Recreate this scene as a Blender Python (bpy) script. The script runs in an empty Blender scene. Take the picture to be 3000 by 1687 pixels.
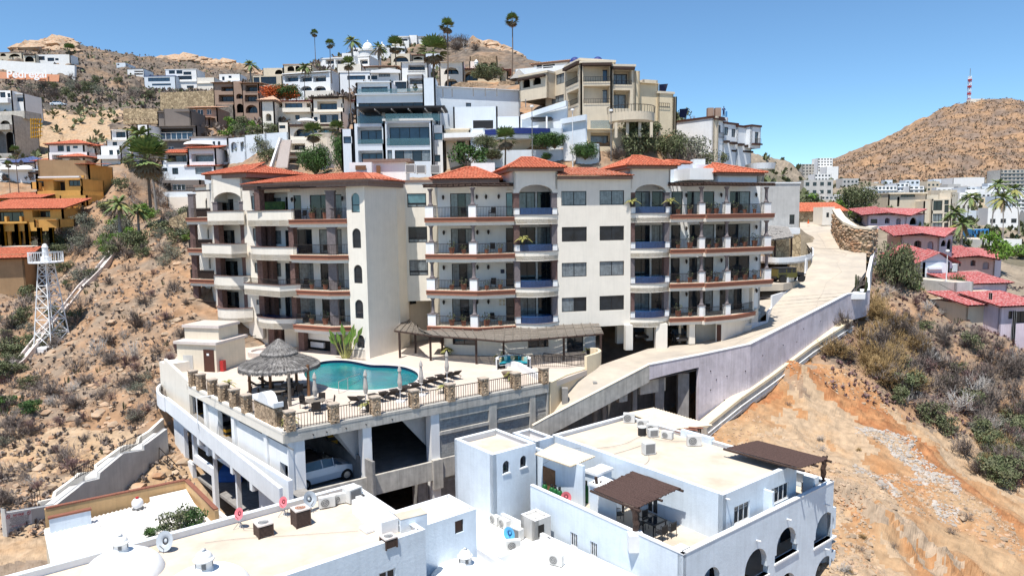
import bpy,math,random
import numpy as np
from mathutils import Vector,Matrix,noise
sin,cos,pi,sqrt=math.sin,math.cos,math.pi,math.sqrt
V=Vector
RD=random.Random(11)
SC=bpy.context.scene
COL=SC.collection
# -- camera
FPX=2050.0
PIT,ROL=math.atan(209/FPX),0.0133
_r0,_u0,CF=V((1,0,0)),V((0,sin(PIT),cos(PIT))),V((0,cos(PIT),-sin(PIT)))
CR=_r0*cos(ROL)-_u0*sin(ROL)
CU=_r0*sin(ROL)+_u0*cos(ROL)
cam=bpy.data.cameras.new('camera');cam.lens=FPX/3000*36;cam.sensor_width=36
cam.clip_start=.5;cam.clip_end=12000
co=bpy.data.objects.new('camera',cam);COL.objects.link(co)
m=Matrix((CR,CU,-CF)).transposed().to_4x4();co.matrix_world=m
SC.camera=co
# -- light
SUN=V((-.175,-.345,1)).normalized()
w=bpy.data.worlds.new('World');SC.world=w;w.use_nodes=True
nt=w.node_tree;bg=nt.nodes['Background']
sky=nt.nodes.new('ShaderNodeTexSky');sky.sky_type='NISHITA';sky.sun_disc=False
sky.sun_elevation=math.asin(SUN.z);sky.sun_rotation=math.atan2(SUN.x,SUN.y)
sky.air_density=1.0;sky.dust_density=.0;sky.ozone_density=1.6;sky.altitude=1800
tn=nt.nodes.new('ShaderNodeMix');tn.data_type='RGBA';tn.blend_type='MULTIPLY';tn.inputs[0].default_value=1;tn.inputs[7].default_value=(.70,.92,1.02,1)
nt.links.new(sky.outputs[0],tn.inputs[6]);nt.links.new(tn.outputs[2],bg.inputs[0]);bg.inputs[1].default_value=.115
sl=bpy.data.lights.new('sun','SUN');sl.energy=4.9;sl.angle=math.radians(.53);sl.color=(1,.95,.87)
so=bpy.data.objects.new('sun',sl);COL.objects.link(so)
so.rotation_euler=SUN.to_track_quat('Z','Y').to_euler()
SC.view_settings.view_transform='Standard';SC.view_settings.look='None'
SC.view_settings.exposure=.52;SC.view_settings.gamma=1;SC.view_settings.use_curve_mapping=False
SC.cycles.max_bounces=6;SC.cycles.diffuse_bounces=3;SC.cycles.glossy_bounces=3
SC.cycles.transparent_max_bounces=8
# -- projection helpers (survey points -> metres)
def ray(u,v):return CR*((u-1500)/FPX)+CU*((843.5-v)/FPX)+CF
def W(u,v,D):
 r=ray(u,v);return r*(D/r.y)
def WZ(u,v,z):
 r=ray(u,v);return r*(z/r.z)
def G(u,D,z=-6):
 fp=CF.y*D+CF.z*z
 return((u-1500)/FPX*fp-(CR.y*D+CR.z*z))/CR.x
def G2(u,D,z=-6):return V((G(u,D,z),D))
def ZV(u,v,D):return W(u,v,D).z
class Fr:
 """a vertical plane: s along it, z up, n outward"""
 def __init__(s,p0,p1):
  s.p=V(p0[:2]);d=V(p1[:2])-s.p;s.L=d.length;s.d=d.normalized();s.n=V((s.d.y,-s.d.x))
 def pt(s,a,z,n=0):
  q=s.p+s.d*a+s.n*n;return V((q.x,q.y,z))
 def uv(s,u,v):
  r=ray(u,v);rx=V((r.x,r.y));t=s.p.dot(s.n)/rx.dot(s.n);q=r*t
  return(V((q.x,q.y))-s.p).dot(s.d),q.z
 def r(s,u0,v0,u1,v1):
  um,vm=(u0+u1)/2,(v0+v1)/2
  return s.uv(u0,vm)[0],s.uv(u1,vm)[0],s.uv(um,v1)[1],s.uv(um,v0)[1]
 def off(s,n):
  f=Fr(s.p+s.n*n,s.p+s.n*n+s.d);f.L=s.L;return f
def FP(u0,D0,u1,D1,z=-6):return Fr(G2(u0,D0,z),G2(u1,D1,z))
# -- materials
MATS={}
def mat(name,col=None,rough=.8,nz=.12,sc=3.0,bump=0,bs=20,metal=0,spec=.3,streak=0,col2=None,c2s=1.0,c2t=.5,coat=0,vor=0,alpha=1):
 if name in MATS:return MATS[name]
 M=bpy.data.materials.new(name);M.use_nodes=True;t=M.node_tree;N=t.nodes;Lk=t.links.new
 b=N['Principled BSDF'];b.inputs['Roughness'].default_value=rough;b.inputs['Metallic'].default_value=metal
 b.inputs['Specular IOR Level'].default_value=spec
 if coat:b.inputs['Coat Weight'].default_value=coat
 geo=N.new('ShaderNodeNewGeometry');pos=geo.outputs['Position']
 def nois(scale,det=4,vec=pos,rg=.6):
  n=N.new('ShaderNodeTexNoise');n.inputs['Scale'].default_value=scale;n.inputs['Detail'].default_value=det
  n.inputs['Roughness'].default_value=rg;Lk(vec,n.inputs['Vector']);return n.outputs['Fac']
 def mixc(f,a,c,mode='MIX'):
  x=N.new('ShaderNodeMix');x.data_type='RGBA';x.blend_type=mode
  if isinstance(f,(int,float)):x.inputs[0].default_value=f
  else:Lk(f,x.inputs[0])
  for i,q in((6,a),(7,c)):
   if isinstance(q,tuple):x.inputs[i].default_value=(*q[:3],1)
   else:Lk(q,x.inputs[i])
  return x.outputs[2]
 def ramp(f,p0,p1):
  r=N.new('ShaderNodeMapRange');r.inputs[1].default_value=p0;r.inputs[2].default_value=p1;Lk(f,r.inputs[0]);return r.outputs[0]
 c=tuple(col)
 if col2:c=mixc(ramp(nois(c2s,6),c2t-.1,c2t+.1),c,tuple(col2))
 if nz:
  lo,hi=(1-nz,)*3,(1+nz*.6,)*3
  c=mixc(1.0,c,mixc(ramp(nois(sc,5),.3,.7),lo,hi),'MULTIPLY')
 if streak:
  mp=N.new('ShaderNodeMapping');mp.inputs['Scale'].default_value=(1,1,.06);Lk(pos,mp.inputs[0])
  s_=ramp(nois(5.0,4,mp.outputs[0]),.45,.8)
  c=mixc(1.0,c,mixc(s_,(1,1,1),(1-streak,)*3),'MULTIPLY')
 h=None
 if vor:
  vo=N.new('ShaderNodeTexVoronoi');vo.feature='DISTANCE_TO_EDGE';vo.inputs['Scale'].default_value=vor;Lk(pos,vo.inputs['Vector'])
  v2=N.new('ShaderNodeTexVoronoi');v2.inputs['Scale'].default_value=vor;Lk(pos,v2.inputs['Vector'])
  sep=N.new('ShaderNodeSeparateColor');Lk(v2.outputs['Color'],sep.inputs[0])
  c=mixc(1.0,c,mixc(sep.outputs[0],(.62,.58,.54),(1.25,1.2,1.15)),'MULTIPLY')
  e=ramp(vo.outputs['Distance'],.0,.09)
  c=mixc(e,mixc(1.0,c,(.45,.42,.4),'MULTIPLY'),c);h=e
 if isinstance(c,tuple):b.inputs['Base Color'].default_value=(*c[:3],1)
 else:Lk(c,b.inputs['Base Color'])
 if bump or vor:
  bp=N.new('ShaderNodeBump');bp.inputs['Strength'].default_value=bump or .5;bp.inputs['Distance'].default_value=.05
  Lk(h if h is not None else nois(bs,9,pos,.68),bp.inputs['Height']);Lk(bp.outputs[0],b.inputs['Normal'])
 if alpha<1:b.inputs['Alpha'].default_value=alpha
 MATS[name]=M;return M
def setup_mats():
 mat('cream',(.79,.735,.645),.9,.06,.8,.25,9,streak=.07)
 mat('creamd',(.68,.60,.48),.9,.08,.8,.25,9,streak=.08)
 mat('white',(.80,.80,.79),.85,.05,.6,.15,9,streak=.08)
 mat('whitec',(.76,.785,.81),.85,.06,.7,.15,7,streak=.10)
 mat('coolw',(.66,.72,.78),.8,.05,.8,.1,9,streak=.07)
 mat('bluew',(.63,.71,.79),.85,.09,.9,.3,6,streak=.1)
 mat('tan',(.62,.54,.42),.9,.08,.8,.2,9,streak=.12)
 mat('yellowc',(.72,.60,.42),.9,.08,.8,.2,9,streak=.08)
 mat('yellowo',(.52,.34,.17),.9,.12,.8,.2,9,streak=.15)
 mat('ochre',(.60,.33,.09),.9,.14,.6,.2,9,streak=.12)
 mat('ochred',(.38,.25,.14),.9,.14,.6,.2,9,streak=.12)
 mat('taupe',(.19,.165,.15),.9,.08,.6,.1,9,streak=.06)
 mat('brownc',(.36,.25,.19),.9,.12,.6,.2,9,streak=.12)
 mat('pink',(.66,.44,.40),.9,.08,.8,.2,9,streak=.12)
 mat('lilac',(.66,.57,.64),.9,.12,.5,.3,8,streak=.22)
 mat('lavwall',(.62,.565,.61),.9,.18,.7,.4,5,streak=.26,col2=(.54,.49,.52),c2s=.5,c2t=.56)
 mat('concrete',(.48,.455,.41),.9,.22,1.5,.3,14,streak=.35)
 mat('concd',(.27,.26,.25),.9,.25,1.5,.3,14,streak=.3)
 mat('block',(.36,.36,.345),.95,.22,3,.35,25,streak=.15)
 mat('greyw',(.50,.49,.47),.9,.14,.8,.2,9,streak=.15)
 mat('road',(.47,.41,.335),.92,.1,.5,.2,18,col2=(.40,.355,.30),c2s=.35,c2t=.53)
 mat('deck',(.56,.48,.41),.85,.08,.9,.15,20)
 mat('postcap',(.44,.37,.30),.9,.25,5,.4,14)
 mat('coping',(.60,.53,.49),.8,.12,4,.1,20)
 mat('roofc',(.58,.50,.41),.9,.12,.45,.2,10,col2=(.50,.42,.33),c2s=.5,c2t=.58)
 mat('roofw',(.84,.83,.80),.85,.07,.7,.1,10)
 mat('corr',(.72,.69,.65),.8,.2,1.6,.1,10)
 mat('corrt',(.66,.55,.41),.8,.12,2.0,.1,10)
 mat('tile',(.44,.105,.052),.85,.4,3.2,.2,25,col2=(.56,.20,.115),c2s=4.5,c2t=.52)
 mat('tilemoss',(.44,.12,.06),.85,.4,2.2,.2,25,col2=(.56,.31,.22),c2s=5.5,c2t=.55)
 mat('tiler',(.36,.065,.062),.8,.3,2.5,.2,25,col2=(.52,.28,.27),c2s=4,c2t=.54)
 mat('tilep',(.64,.40,.27),.85,.25,3,.2,25)
 mat('tileb',(.08,.11,.24),.8,.2,3,.2,25)
 mat('fascia',(.24,.165,.135),.85,.16,4,.25,12,streak=.15)
 mat('band',(.33,.135,.085),.8,.1,2.5,.15,20)
 mat('cantera',(.185,.16,.165),.9,.25,5,.3,18)
 mat('canterab',(.155,.095,.085),.9,.3,4,.3,18)
 mat('stone',(.44,.34,.24),.9,.12,3,vor=3.4)
 mat('stoneg',(.26,.235,.21),.9,.12,3,vor=3.0)
 mat('stonel',(.50,.40,.26),.9,.12,3,vor=1.5)
 mat('iron',(.035,.028,.025),.6,.1,5)
 mat('black',(.018,.018,.02),.5,0)
 mat('wicker',(.03,.024,.022),.7,.2,20,.3,80)
 mat('dwood',(.055,.033,.026),.8,.35,9,.4,30)
 mat('gwood',(.19,.165,.14),.9,.4,8,.4,30)
 mat('wood',(.20,.10,.05),.8,.3,6,.3,30)
 mat('bdoor',(.075,.03,.02),.6,.15,6)
 mat('reed',(.085,.052,.045),.9,.35,12,.5,60)
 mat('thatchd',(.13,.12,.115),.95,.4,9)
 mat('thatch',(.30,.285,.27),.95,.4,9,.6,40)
 mat('glass',(.018,.024,.032),.06,.5,.9,spec=.6)
 mat('glassb',(.03,.06,.10),.06,.4,.9,spec=.7)
 mat('glassc',(.20,.23,.25),.12,.35,3,spec=.6,streak=.5)
 mat('glassg',(.11,.22,.26),.08,.3,1,spec=.7)
 mat('glassr',(.10,.20,.22),.05,0,spec=.7,alpha=.38)
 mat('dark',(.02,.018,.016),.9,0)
 mat('whitem',(.75,.76,.77),.5,.06,3)
 mat('bluetile',(.022,.05,.135),.25,.3,7,spec=.6,streak=.3)
 mat('bluedk',(.018,.032,.12),.3,.3,6,spec=.6)
 mat('bluepaint',(.02,.035,.17),.6,.1,3)
 mat('brightblue',(.06,.25,.55),.7,.1,3)
 mat('aqua',(.012,.16,.22),.04,.25,.6,.35,3.5,spec=.6,col2=(.015,.23,.24),c2s=.22,c2t=.5)
 mat('navy',(.012,.022,.06),.3,.2,6)
 mat('steel',(.5,.52,.54),.35,.05,5,metal=.8)
 mat('acwhite',(.62,.62,.60),.6,.12,4)
 mat('acgrille',(.20,.20,.20),.6,.2,30)
 mat('acbrown',(.085,.055,.045),.7,.25,8)
 mat('rust',(.36,.15,.075),.8,.3,10)
 mat('dishpink',(.68,.17,.20),.5,.05,3)
 mat('dishgrey',(.42,.46,.50),.5,.1,3)
 mat('dishblue',(.10,.42,.75),.5,.05,3)
 mat('textblue',(.02,.05,.25),.6,0)
 mat('lpg',(.015,.11,.03),.4,.15,5)
 mat('red',(.42,.03,.03),.5,.1,3)
 mat('redtext',(.45,.04,.05),.8,0)
 mat('scrubg',(.17,.15,.11),.95,.4,.3)
 mat('twigm',(.25,.17,.115),.95,.4,.3)
 mat('redterra',(.24,.095,.06),.8,.15,5)
 mat('teal',(.01,.21,.27),.8,.1,8)
 mat('pillowy',(.52,.42,.25),.8,.1,8)
 mat('pillowg',(.05,.09,.05),.8,.1,8)
 mat('pillowl',(.35,.60,.55),.8,.1,8)
 mat('canvas',(.42,.39,.36),.85,.15,6)
 mat('carwhite',(.62,.67,.72),.25,.03,2,coat=.5,spec=.5)
 mat('cardark',(.03,.03,.035),.25,.05,2,coat=.5,spec=.5)
 mat('carsilver',(.30,.32,.35),.25,.05,2,coat=.5,spec=.5)
 mat('carolive',(.085,.08,.014),.35,.05,2,coat=.3,spec=.5)
 mat('carblue',(.02,.12,.45),.5,.2,3)
 mat('rubber',(.02,.02,.02),.9,0)
 mat('yellow',(.50,.27,.02),.7,.15,5)
 mat('orange',(.60,.10,.02),.7,.1,5)
 mat('trunk',(.17,.13,.10),.95,.4,6,.5,20)
 mat('trunkg',(.27,.25,.23),.95,.3,6,.5,20)
 mat('palm',(.16,.22,.075),.6,.45,2.5)
 mat('palmy',(.30,.29,.09),.6,.4,2.5)
 mat('palmdry',(.26,.20,.13),.9,.3,4)
 mat('leafg',(.075,.15,.035),.7,.5,2.0,col2=(.05,.10,.03),c2s=1.2,c2t=.5)
 mat('leafo',(.12,.15,.065),.8,.5,2.0,col2=(.17,.175,.10),c2s=1.2,c2t=.5)
 mat('leafgrey',(.19,.20,.15),.85,.45,2.0)
 mat('leafbright',(.12,.22,.03),.7,.4,2.0)
 mat('twig',(.20,.165,.145),.95,.4,2.0)
 mat('twigp',(.19,.12,.115),.95,.4,2.0)
 mat('twigw',(.38,.36,.34),.95,.3,2.0)
 mat('strawb',(.34,.235,.11),.95,.35,1.5)
 mat('cactus',(.065,.075,.035),.8,.35,3.0)
 mat('flower',(.45,.04,.08),.7,.3,4)
 mat('flowero',(.50,.10,.02),.7,.3,4)
 mat('rock',(.46,.35,.25),.95,.35,1.2,.6,6,col2=(.40,.22,.12),c2s=.6,c2t=.56)
 mat('rockg',(.40,.36,.32),.95,.3,1.2,.6,6)
 mat('sign',(.60,.60,.62),.7,.08,5)
 mat('blackt',(.03,.03,.03),.7,0)
 mat('signo',(.72,.34,.20),.8,.1,1)
 mat('whitet',(.85,.85,.85),.8,0)
 mat('waterb',(.02,.10,.30),.05,.2,3,spec=.6)
 mat('skin',(.45,.28,.2),.7,0)
 # -- mesh builder
ORG={}
class MB:
 def __init__(s):s.v=[];s.f=[]
 def add(s,vs,fs):
  b=len(s.v);s.v+=[tuple(p)for p in vs];s.f+=[tuple(b+i for i in f)for f in fs];return s
 def q(s,*p):return s.add(p,[tuple(range(len(p)))])
 def box(s,a,b):
  x0,y0,z0=a;x1,y1,z1=b
  return s.hex([(x0,y0),(x1,y0),(x1,y1),(x0,y1)],z0,z1)
 def hex(s,pl,z0,z1):
  n=len(pl)
  return s.add([(p[0],p[1],z0)for p in pl]+[(p[0],p[1],z1)for p in pl],[tuple(range(n))[::-1],tuple(range(n,2*n))]+[(i,(i+1)%n,n+(i+1)%n,n+i)for i in range(n)])
 def fb(s,fr,s0,s1,z0,z1,n0,n1):
  P=[fr.pt(a,z,n)for z in(z0,z1)for(a,n)in((s0,n0),(s1,n0),(s1,n1),(s0,n1))]
  return s.add(P,[(3,2,1,0),(4,5,6,7),(0,1,5,4),(1,2,6,5),(2,3,7,6),(3,0,4,7)])
 def tube(s,pts,r,k=6,cap=True):
  pts=[V(p)for p in pts];n=len(pts)
  rs=r if isinstance(r,(list,tuple))else[r]*n
  vs=[];
  for i,p in enumerate(pts):
   d=(pts[min(i+1,n-1)]-pts[max(i-1,0)])
   if d.length<1e-6:d=V((0,0,1))
   d.normalize();a=d.orthogonal()if abs(d.z)>.99 else V((-d.y,d.x,0));a.normalize();b=d.cross(a)
   vs+=[p+(a*cos(t*2*pi/k)+b*sin(t*2*pi/k))*rs[i]for t in range(k)]
  fs=[(i*k+t,i*k+(t+1)%k,(i+1)*k+(t+1)%k,(i+1)*k+t)for i in range(n-1)for t in range(k)]
  if cap:fs+=[tuple(range(k))[::-1],tuple((n-1)*k+t for t in range(k))]
  return s.add(vs,fs)
 def lathe(s,c,prof,k=16,a0=0,a1=2*pi):
  full=abs(a1-a0-2*pi)<1e-6;kk=k if full else k+1;vs=[]
  for(r,z)in prof:
   vs+=[(c[0]+r*cos(a0+(a1-a0)*t/k),c[1]+r*sin(a0+(a1-a0)*t/k),c[2]+z)for t in range(kk)]
  fs=[(i*kk+t,i*kk+(t+1)%kk,(i+1)*kk+(t+1)%kk,(i+1)*kk+t)for i in range(len(prof)-1)for t in range(k)]
  return s.add(vs,fs)
 def wall(s,fr,s0,s1,z0,z1,holes=(),t=.25,n=0,back=False):
  S=sorted({s0,s1,*[min(max(h[i],s0),s1)for h in holes for i in(0,1)]})
  Z=sorted({z0,z1,*[min(max(h[i],z0),z1)for h in holes for i in(2,3)]})
  for a,b in zip(S,S[1:]):
   run=None
   for c,d in list(zip(Z,Z[1:]))+[(None,None)]:
    inh=c is None or any(h[0]-1e-6<(a+b)/2<h[1]+1e-6 and h[2]<(c+d)/2<h[3]for h in holes)
    if inh:
     if run:
      s.q(fr.pt(a,run[0],n),fr.pt(b,run[0],n),fr.pt(b,run[1],n),fr.pt(a,run[1],n))
      if back:s.q(fr.pt(a,run[0],n-t),fr.pt(b,run[0],n-t),fr.pt(b,run[1],n-t),fr.pt(a,run[1],n-t))
     run=None
    else:run=(run[0]if run else c,d)
  for(a,b,c,d)in[(s0,s1,z0,z1),*[h[:4]for h in holes]]:
   a,b,c,d=max(a,s0),min(b,s1),max(c,z0),min(d,z1)
   for(p,e,o,g)in((a,c,a,d),(b,c,b,d),(a,c,b,c),(a,d,b,d)):
    s.q(fr.pt(p,e,n),fr.pt(o,g,n),fr.pt(o,g,n-t),fr.pt(p,e,n-t))
  return s
 def arch(s,fr,s0,s1,zs,z1,t=.25,n=0,k=10):
  """fills the corners above an arc in the rectangle s0..s1, zs..z1"""
  m,r,h=(s0+s1)/2,(s1-s0)/2,z1-zs
  A=[(m-r*cos(pi*i/k),zs+h*sin(pi*i/k)*.999)for i in range(k+1)]
  for(p,q)in zip(A,A[1:]):
   s.q(fr.pt(p[0],p[1],n),fr.pt(q[0],q[1],n),fr.pt(q[0],z1,n),fr.pt(p[0],z1,n))
   s.q(fr.pt(p[0],p[1],n-t),fr.pt(q[0],q[1],n-t),fr.pt(q[0],z1,n-t),fr.pt(p[0],z1,n-t))
   s.q(fr.pt(p[0],p[1],n),fr.pt(q[0],q[1],n),fr.pt(q[0],q[1],n-t),fr.pt(p[0],p[1],n-t))
  return s
 def ico(s,c,r,sq=1,jit=.25,rr=None):
  rr=rr or RD
  vs=[];g=(1+5**.5)/2
  for p in((-1,g,0),(1,g,0),(-1,-g,0),(1,-g,0),(0,-1,g),(0,1,g),(0,-1,-g),(0,1,-g),(g,0,-1),(g,0,1),(-g,0,-1),(-g,0,1)):
   q=V(p).normalized()*r*(1+rr.uniform(-jit,jit));vs.append((c[0]+q.x,c[1]+q.y,c[2]+q.z*sq))
  return s.add(vs,[(0,11,5),(0,5,1),(0,1,7),(0,7,10),(0,10,11),(1,5,9),(5,11,4),(11,10,2),(10,7,6),(7,1,8),(3,9,4),(3,4,2),(3,2,6),(3,6,8),(3,8,9),(4,9,5),(2,4,11),(6,2,10),(8,6,7),(9,8,1)])
 def build(s,name,m,parent=None,smooth=False,kind=None,label=None):
  if not s.v:return None
  me=bpy.data.meshes.new(name)
  o0=ORG.get(parent,V((0,0,0)))if parent is not None else V((0,0,0))
  vs=np.array([tuple(p)for p in s.v],dtype=np.float64)-np.array(o0)
  me.from_pydata(vs.tolist(),[],s.f)
  me.materials.append(MATS[m]if isinstance(m,str)else m)
  if smooth:me.polygons.foreach_set('use_smooth',[True]*len(me.polygons))
  me.update()
  o=bpy.data.objects.new(name,me);COL.objects.link(o)
  if parent is not None:o.parent=parent;ORG[o]=o0
  if kind:o['kind']=kind
  if label:o['label']=label
  return o
def T(name,label,cat,loc=(0,0,0),group=None,rz=0):
 o=bpy.data.objects.new(name,None);COL.objects.link(o);o.location=loc;o.empty_display_size=.5
 o['label']=label;o['category']=cat
 if group:o['group']=group
 ORG[o]=V(loc)
 if rz:o.rotation_euler.z=rz
 return o
def L0(o):ORG[o]=V((0,0,0));return o
def TL(name,label,cat,loc=(0,0,0),group=None,rz=0):return L0(T(name,label,cat,loc,group,rz))
KIDS={}
def copy_tree(o,loc=None,rz=None,label=None,parent=None,sc=None,group=None):
 c=o.copy();COL.objects.link(c);c.parent=parent
 if parent is None:
  if loc is not None:c.location=loc
  if rz is not None:c.rotation_euler.z=rz
  if sc is not None:c.scale=sc if isinstance(sc,(tuple,list))else(sc,)*3
  if label:c['label']=label
  if group:c['group']=group
 for ch in KIDS.setdefault(o,[x for x in bpy.data.objects if x.parent==o]):copy_tree(ch,parent=c)
 return c
def struct(o):o['kind']='structure';return o
def reloc(o,loc,rz=0,sc=None):
 o.location=loc;o.rotation_euler.z=rz
 if sc is not None:o.scale=sc if isinstance(sc,(tuple,list))else(sc,)*3
 return o
PROTO={}
def inst(key,maker,loc,rz=0,label=None,sc=None,group=None):
 """first use places the built thing itself, later uses copy it"""
 if key not in PROTO:
  o=maker();PROTO[key]=o;reloc(o,loc,rz,sc)
  if label:o['label']=label
  if group:o['group']=group
  KIDS.pop(o,None);return o
 return copy_tree(PROTO[key],loc,rz,label,sc=sc if sc is not None else 1,group=group)
def single(o,label,cat,group=None):
 """a thing that is one mesh: its origin moves to its base"""
 me=o.data;n=len(me.vertices);a=np.empty(n*3);me.vertices.foreach_get('co',a);a=a.reshape(-1,3)
 c=np.array([(a[:,0].min()+a[:,0].max())/2,(a[:,1].min()+a[:,1].max())/2,a[:,2].min()])
 me.vertices.foreach_set('co',(a-c).ravel());o.location=V(c)+V(o.location)
 o['label']=label;o['category']=cat
 if group:o['group']=group
 return o
 # -- building elements
def win(par,fr,rc,n=2,pane='glass',fm='black',d=.06,w=.07,inset=-.12,rail=0,name='window',hb=None):
 """frame and panes in rc = (s0, s1, z0, z1)"""
 s0,s1,z0,z1=rc
 b=MB();a,c=inset,inset+d
 b.fb(fr,s0,s1,z1-w,z1,a,c).fb(fr,s0,s1,z0,z0+w,a,c)
 for i in range(n+1):
  x=s0+(s1-s0)*i/n;x0=min(max(x-w/2,s0),s1-w)
  b.fb(fr,x0,x0+w,z0+w,z1-w,a+.004,c-.004)
 if hb:b.fb(fr,s0+w,s1-w,hb-w/2,hb+w/2,a+.008,c-.008)
 o=b.build(name,fm,par)
 sub=par.parent is not None
 for i in range(n):
  x0,x1=s0+(s1-s0)*i/n,s0+(s1-s0)*(i+1)/n
  p=pane[i%len(pane)]if isinstance(pane,(list,tuple))else pane
  MB().fb(fr,x0+w*.5,x1-w*.5,z0+w*.5,z1-w*.5,a+.01,a+.03).build('pane',p,par if sub else o)
 return o
def rail(par,fr,s0,s1,z0,h=.95,m='iron',st=.15,w=.025,n=0,name='railing',tip=0):
 b=MB();b.fb(fr,s0,s1,z0+h-.05,z0+h,n-.025,n+.025).fb(fr,s0,s1,z0+.08,z0+.11,n-.02,n+.02)
 k=max(2,int(abs(s1-s0)/st))
 for i in range(k+1):
  x=s0+(s1-s0)*i/k;b.fb(fr,x-w/2,x+w/2,z0,z0+h-.05+tip,n-w/2,n+w/2)
 return b.build(name,m,par)
def path_rail(par,pts,z0,h=.95,**k):
 for p,q in zip(pts,pts[1:]):
  fr=Fr(p,q);rail(par,fr,0,fr.L,z0,h,**k)
def slab(mb,pts,z0,z1):return mb.hex([p[:2]for p in pts],z0,z1)
def offs(pts,n):
 """moves an open polyline outward (towards its Fr normal)"""
 out=[]
 for i,p in enumerate(pts):
  a=Fr(pts[max(i-1,0)],pts[max(i,1)])if i else Fr(pts[0],pts[1])
  b=Fr(pts[i],pts[i+1])if i<len(pts)-1 else a
  m_=(a.n+b.n);m_.normalize();out.append(V(p[:2])+m_*n/max(m_.dot(a.n),.5))
 return out
def strip(mb,pts,z0,z1,n0,n1):
 """a moulding along an open polyline from offset n0 to n1"""
 A,B=offs(pts,n0),offs(pts,n1)
 for i in range(len(pts)-1):
  mb.add([(A[i].x,A[i].y,z0),(A[i+1].x,A[i+1].y,z0),(B[i+1].x,B[i+1].y,z0),(B[i].x,B[i].y,z0),(A[i].x,A[i].y,z1),(A[i+1].x,A[i+1].y,z1),(B[i+1].x,B[i+1].y,z1),(B[i].x,B[i].y,z1)],[(3,2,1,0),(4,5,6,7),(0,1,5,4),(1,2,6,5),(2,3,7,6),(3,0,4,7)])
 return mb
def arcpts(p0,p1,bul,k=8):
 fr=Fr(p0,p1);return[V(fr.pt(fr.L*i/k,0,bul*(1-(2*i/k-1)**2))[:2])for i in range(k+1)]
def tiles(par,quad,m='tile',per=.30,step=.42,amp=.055,name='roof_tiles'):
 """barrel tiles on a planar slope; quad = eave a, eave b, top b, top a (or three corners)"""
 P=[V(p)for p in quad];A,B=P[0],P[1];ex=(B-A).normalized()
 nrm=(B-A).cross(P[-1]-A).normalized()
 if nrm.z<0:nrm=-nrm
 ey=nrm.cross(ex)
 if(P[-1]-A).dot(ey)<0:ey=-ey
 loc=[((p-A).dot(ex),(p-A).dot(ey))for p in P];mb=MB();Lx=loc[1][0]
 xs=[l[0]for l in loc];x=min(xs);k=max(1,int((max(xs)-x)/per));per=(max(xs)-x)/k
 for i in range(k):
  a=x+(i+.5)*per;ys=[]
  for(p,q)in zip(loc,loc[1:]+loc[:1]):
   if(p[0]-a)*(q[0]-a)<0:t=(a-p[0])/(q[0]-p[0]);ys.append(p[1]+t*(q[1]-p[1]))
  if len(ys)<2:continue
  y0,y1=min(ys),max(ys);y0-=.06;n=max(1,int((y1-y0)/step));dy=(y1-y0)/n
  for j in range(n):
   jx=RD.uniform(-.012,.012);c0,c1=y0+j*dy,y0+(j+1.08)*dy
   vs=[]
   for(yy,lift,am)in((c0,.035,amp),(c1,0,amp*.8)):
    for(dx,h)in((-.5,0),(-.27,.8),(0,1),(.27,.8),(.5,0)):
     vs.append(A+ex*(a+dx*per*.96+jx)+ey*yy+nrm*(h*am+lift+.012))
   mb.add(vs,[(t,t+1,t+6,t+5)for t in range(4)]+([(0,1,2,3,4)]))
 o=mb.build(name,m,par);
 if o:o['kind']='stuff'
 return o
def hip(par,pl,ze,zr,ridge,m='tile',fm='fascia',fh=.3,fin=.25,name='roof',det=True,soffit=True):
 """hip roof: pl = eave rectangle front-left, front-right, back-right, back-left; ridge = two plan points (left, right)"""
 e=[V((p[0],p[1],ze))for p in pl];r=[V((p[0],p[1],zr))for p in ridge]
 b=MB();b.q(e[0],e[1],r[1],r[0]);b.q(e[1],e[2],r[1]);b.q(e[2],e[3],r[0],r[1]);b.q(e[3],e[0],r[0])
 b.q(*[p-V((0,0,.02))for p in e]);o=b.build(name,m,par)
 c=sum((V(p[:2])for p in pl),V((0,0)))/4
 ins=[V(p[:2])+(c-V(p[:2])).normalized()*fin*1.4 for p in pl]
 if fh:MB().hex(ins,ze-fh,ze-.03).build('fascia',fm,o)
 if det:
  tiles(o,[e[0],e[1],r[1],r[0]],m);tiles(o,[e[3],e[0],r[0]],m);tiles(o,[e[1],e[2],r[1]],m)
  cap=MB()
  for p,q in((e[0],r[0]),(e[1],r[1]),(r[0],r[1])):
   if(q-p).length>.3:cap.tube([p+V((0,0,.08)),q+V((0,0,.08))],.11,6)
  cap.build('ridge_cap',m,o)
 return o
setup_mats()
# == the big apartment building
ZF=[0.0,-3.55,-7.1,-10.65];ZD=-13.7
BLD=T('apartment_building','large cream apartment building of four balcony floors with terracotta hip roofs above the pool terrace','apartment building',G2(1500,72).to_3d()+V((0,0,ZD)))
def column(x,y,z0,z1,r=.17,par=BLD):
 b=MB();b.lathe((x,y,0),[(0,z0),(r*1.6,z0),(r*1.6,z0+.1),(r*1.15,z0+.16),(r,z0+.3),(r*.9,z1-.3),(r*1.3,z1-.18),(r*1.7,z1-.1),(r*1.7,z1),(0,z1)],10)
 b.build('column','cantera',par,True)
def pier(fr,s0,s1,z0,z1,n0,n1,m='canterab',par=BLD,cap=True,name='column'):
 b=MB();b.fb(fr,s0,s1,z0,z1,n0,n1)
 if cap:b.fb(fr,s0-.06,s1+.06,z1-.12,z1-.004,n0-.06,n1+.06)
 b.build(name,m,par)
def S(fr,u,z=-6):
 v=640-z/70*2050;return fr.uv(u,v)[0]
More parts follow.
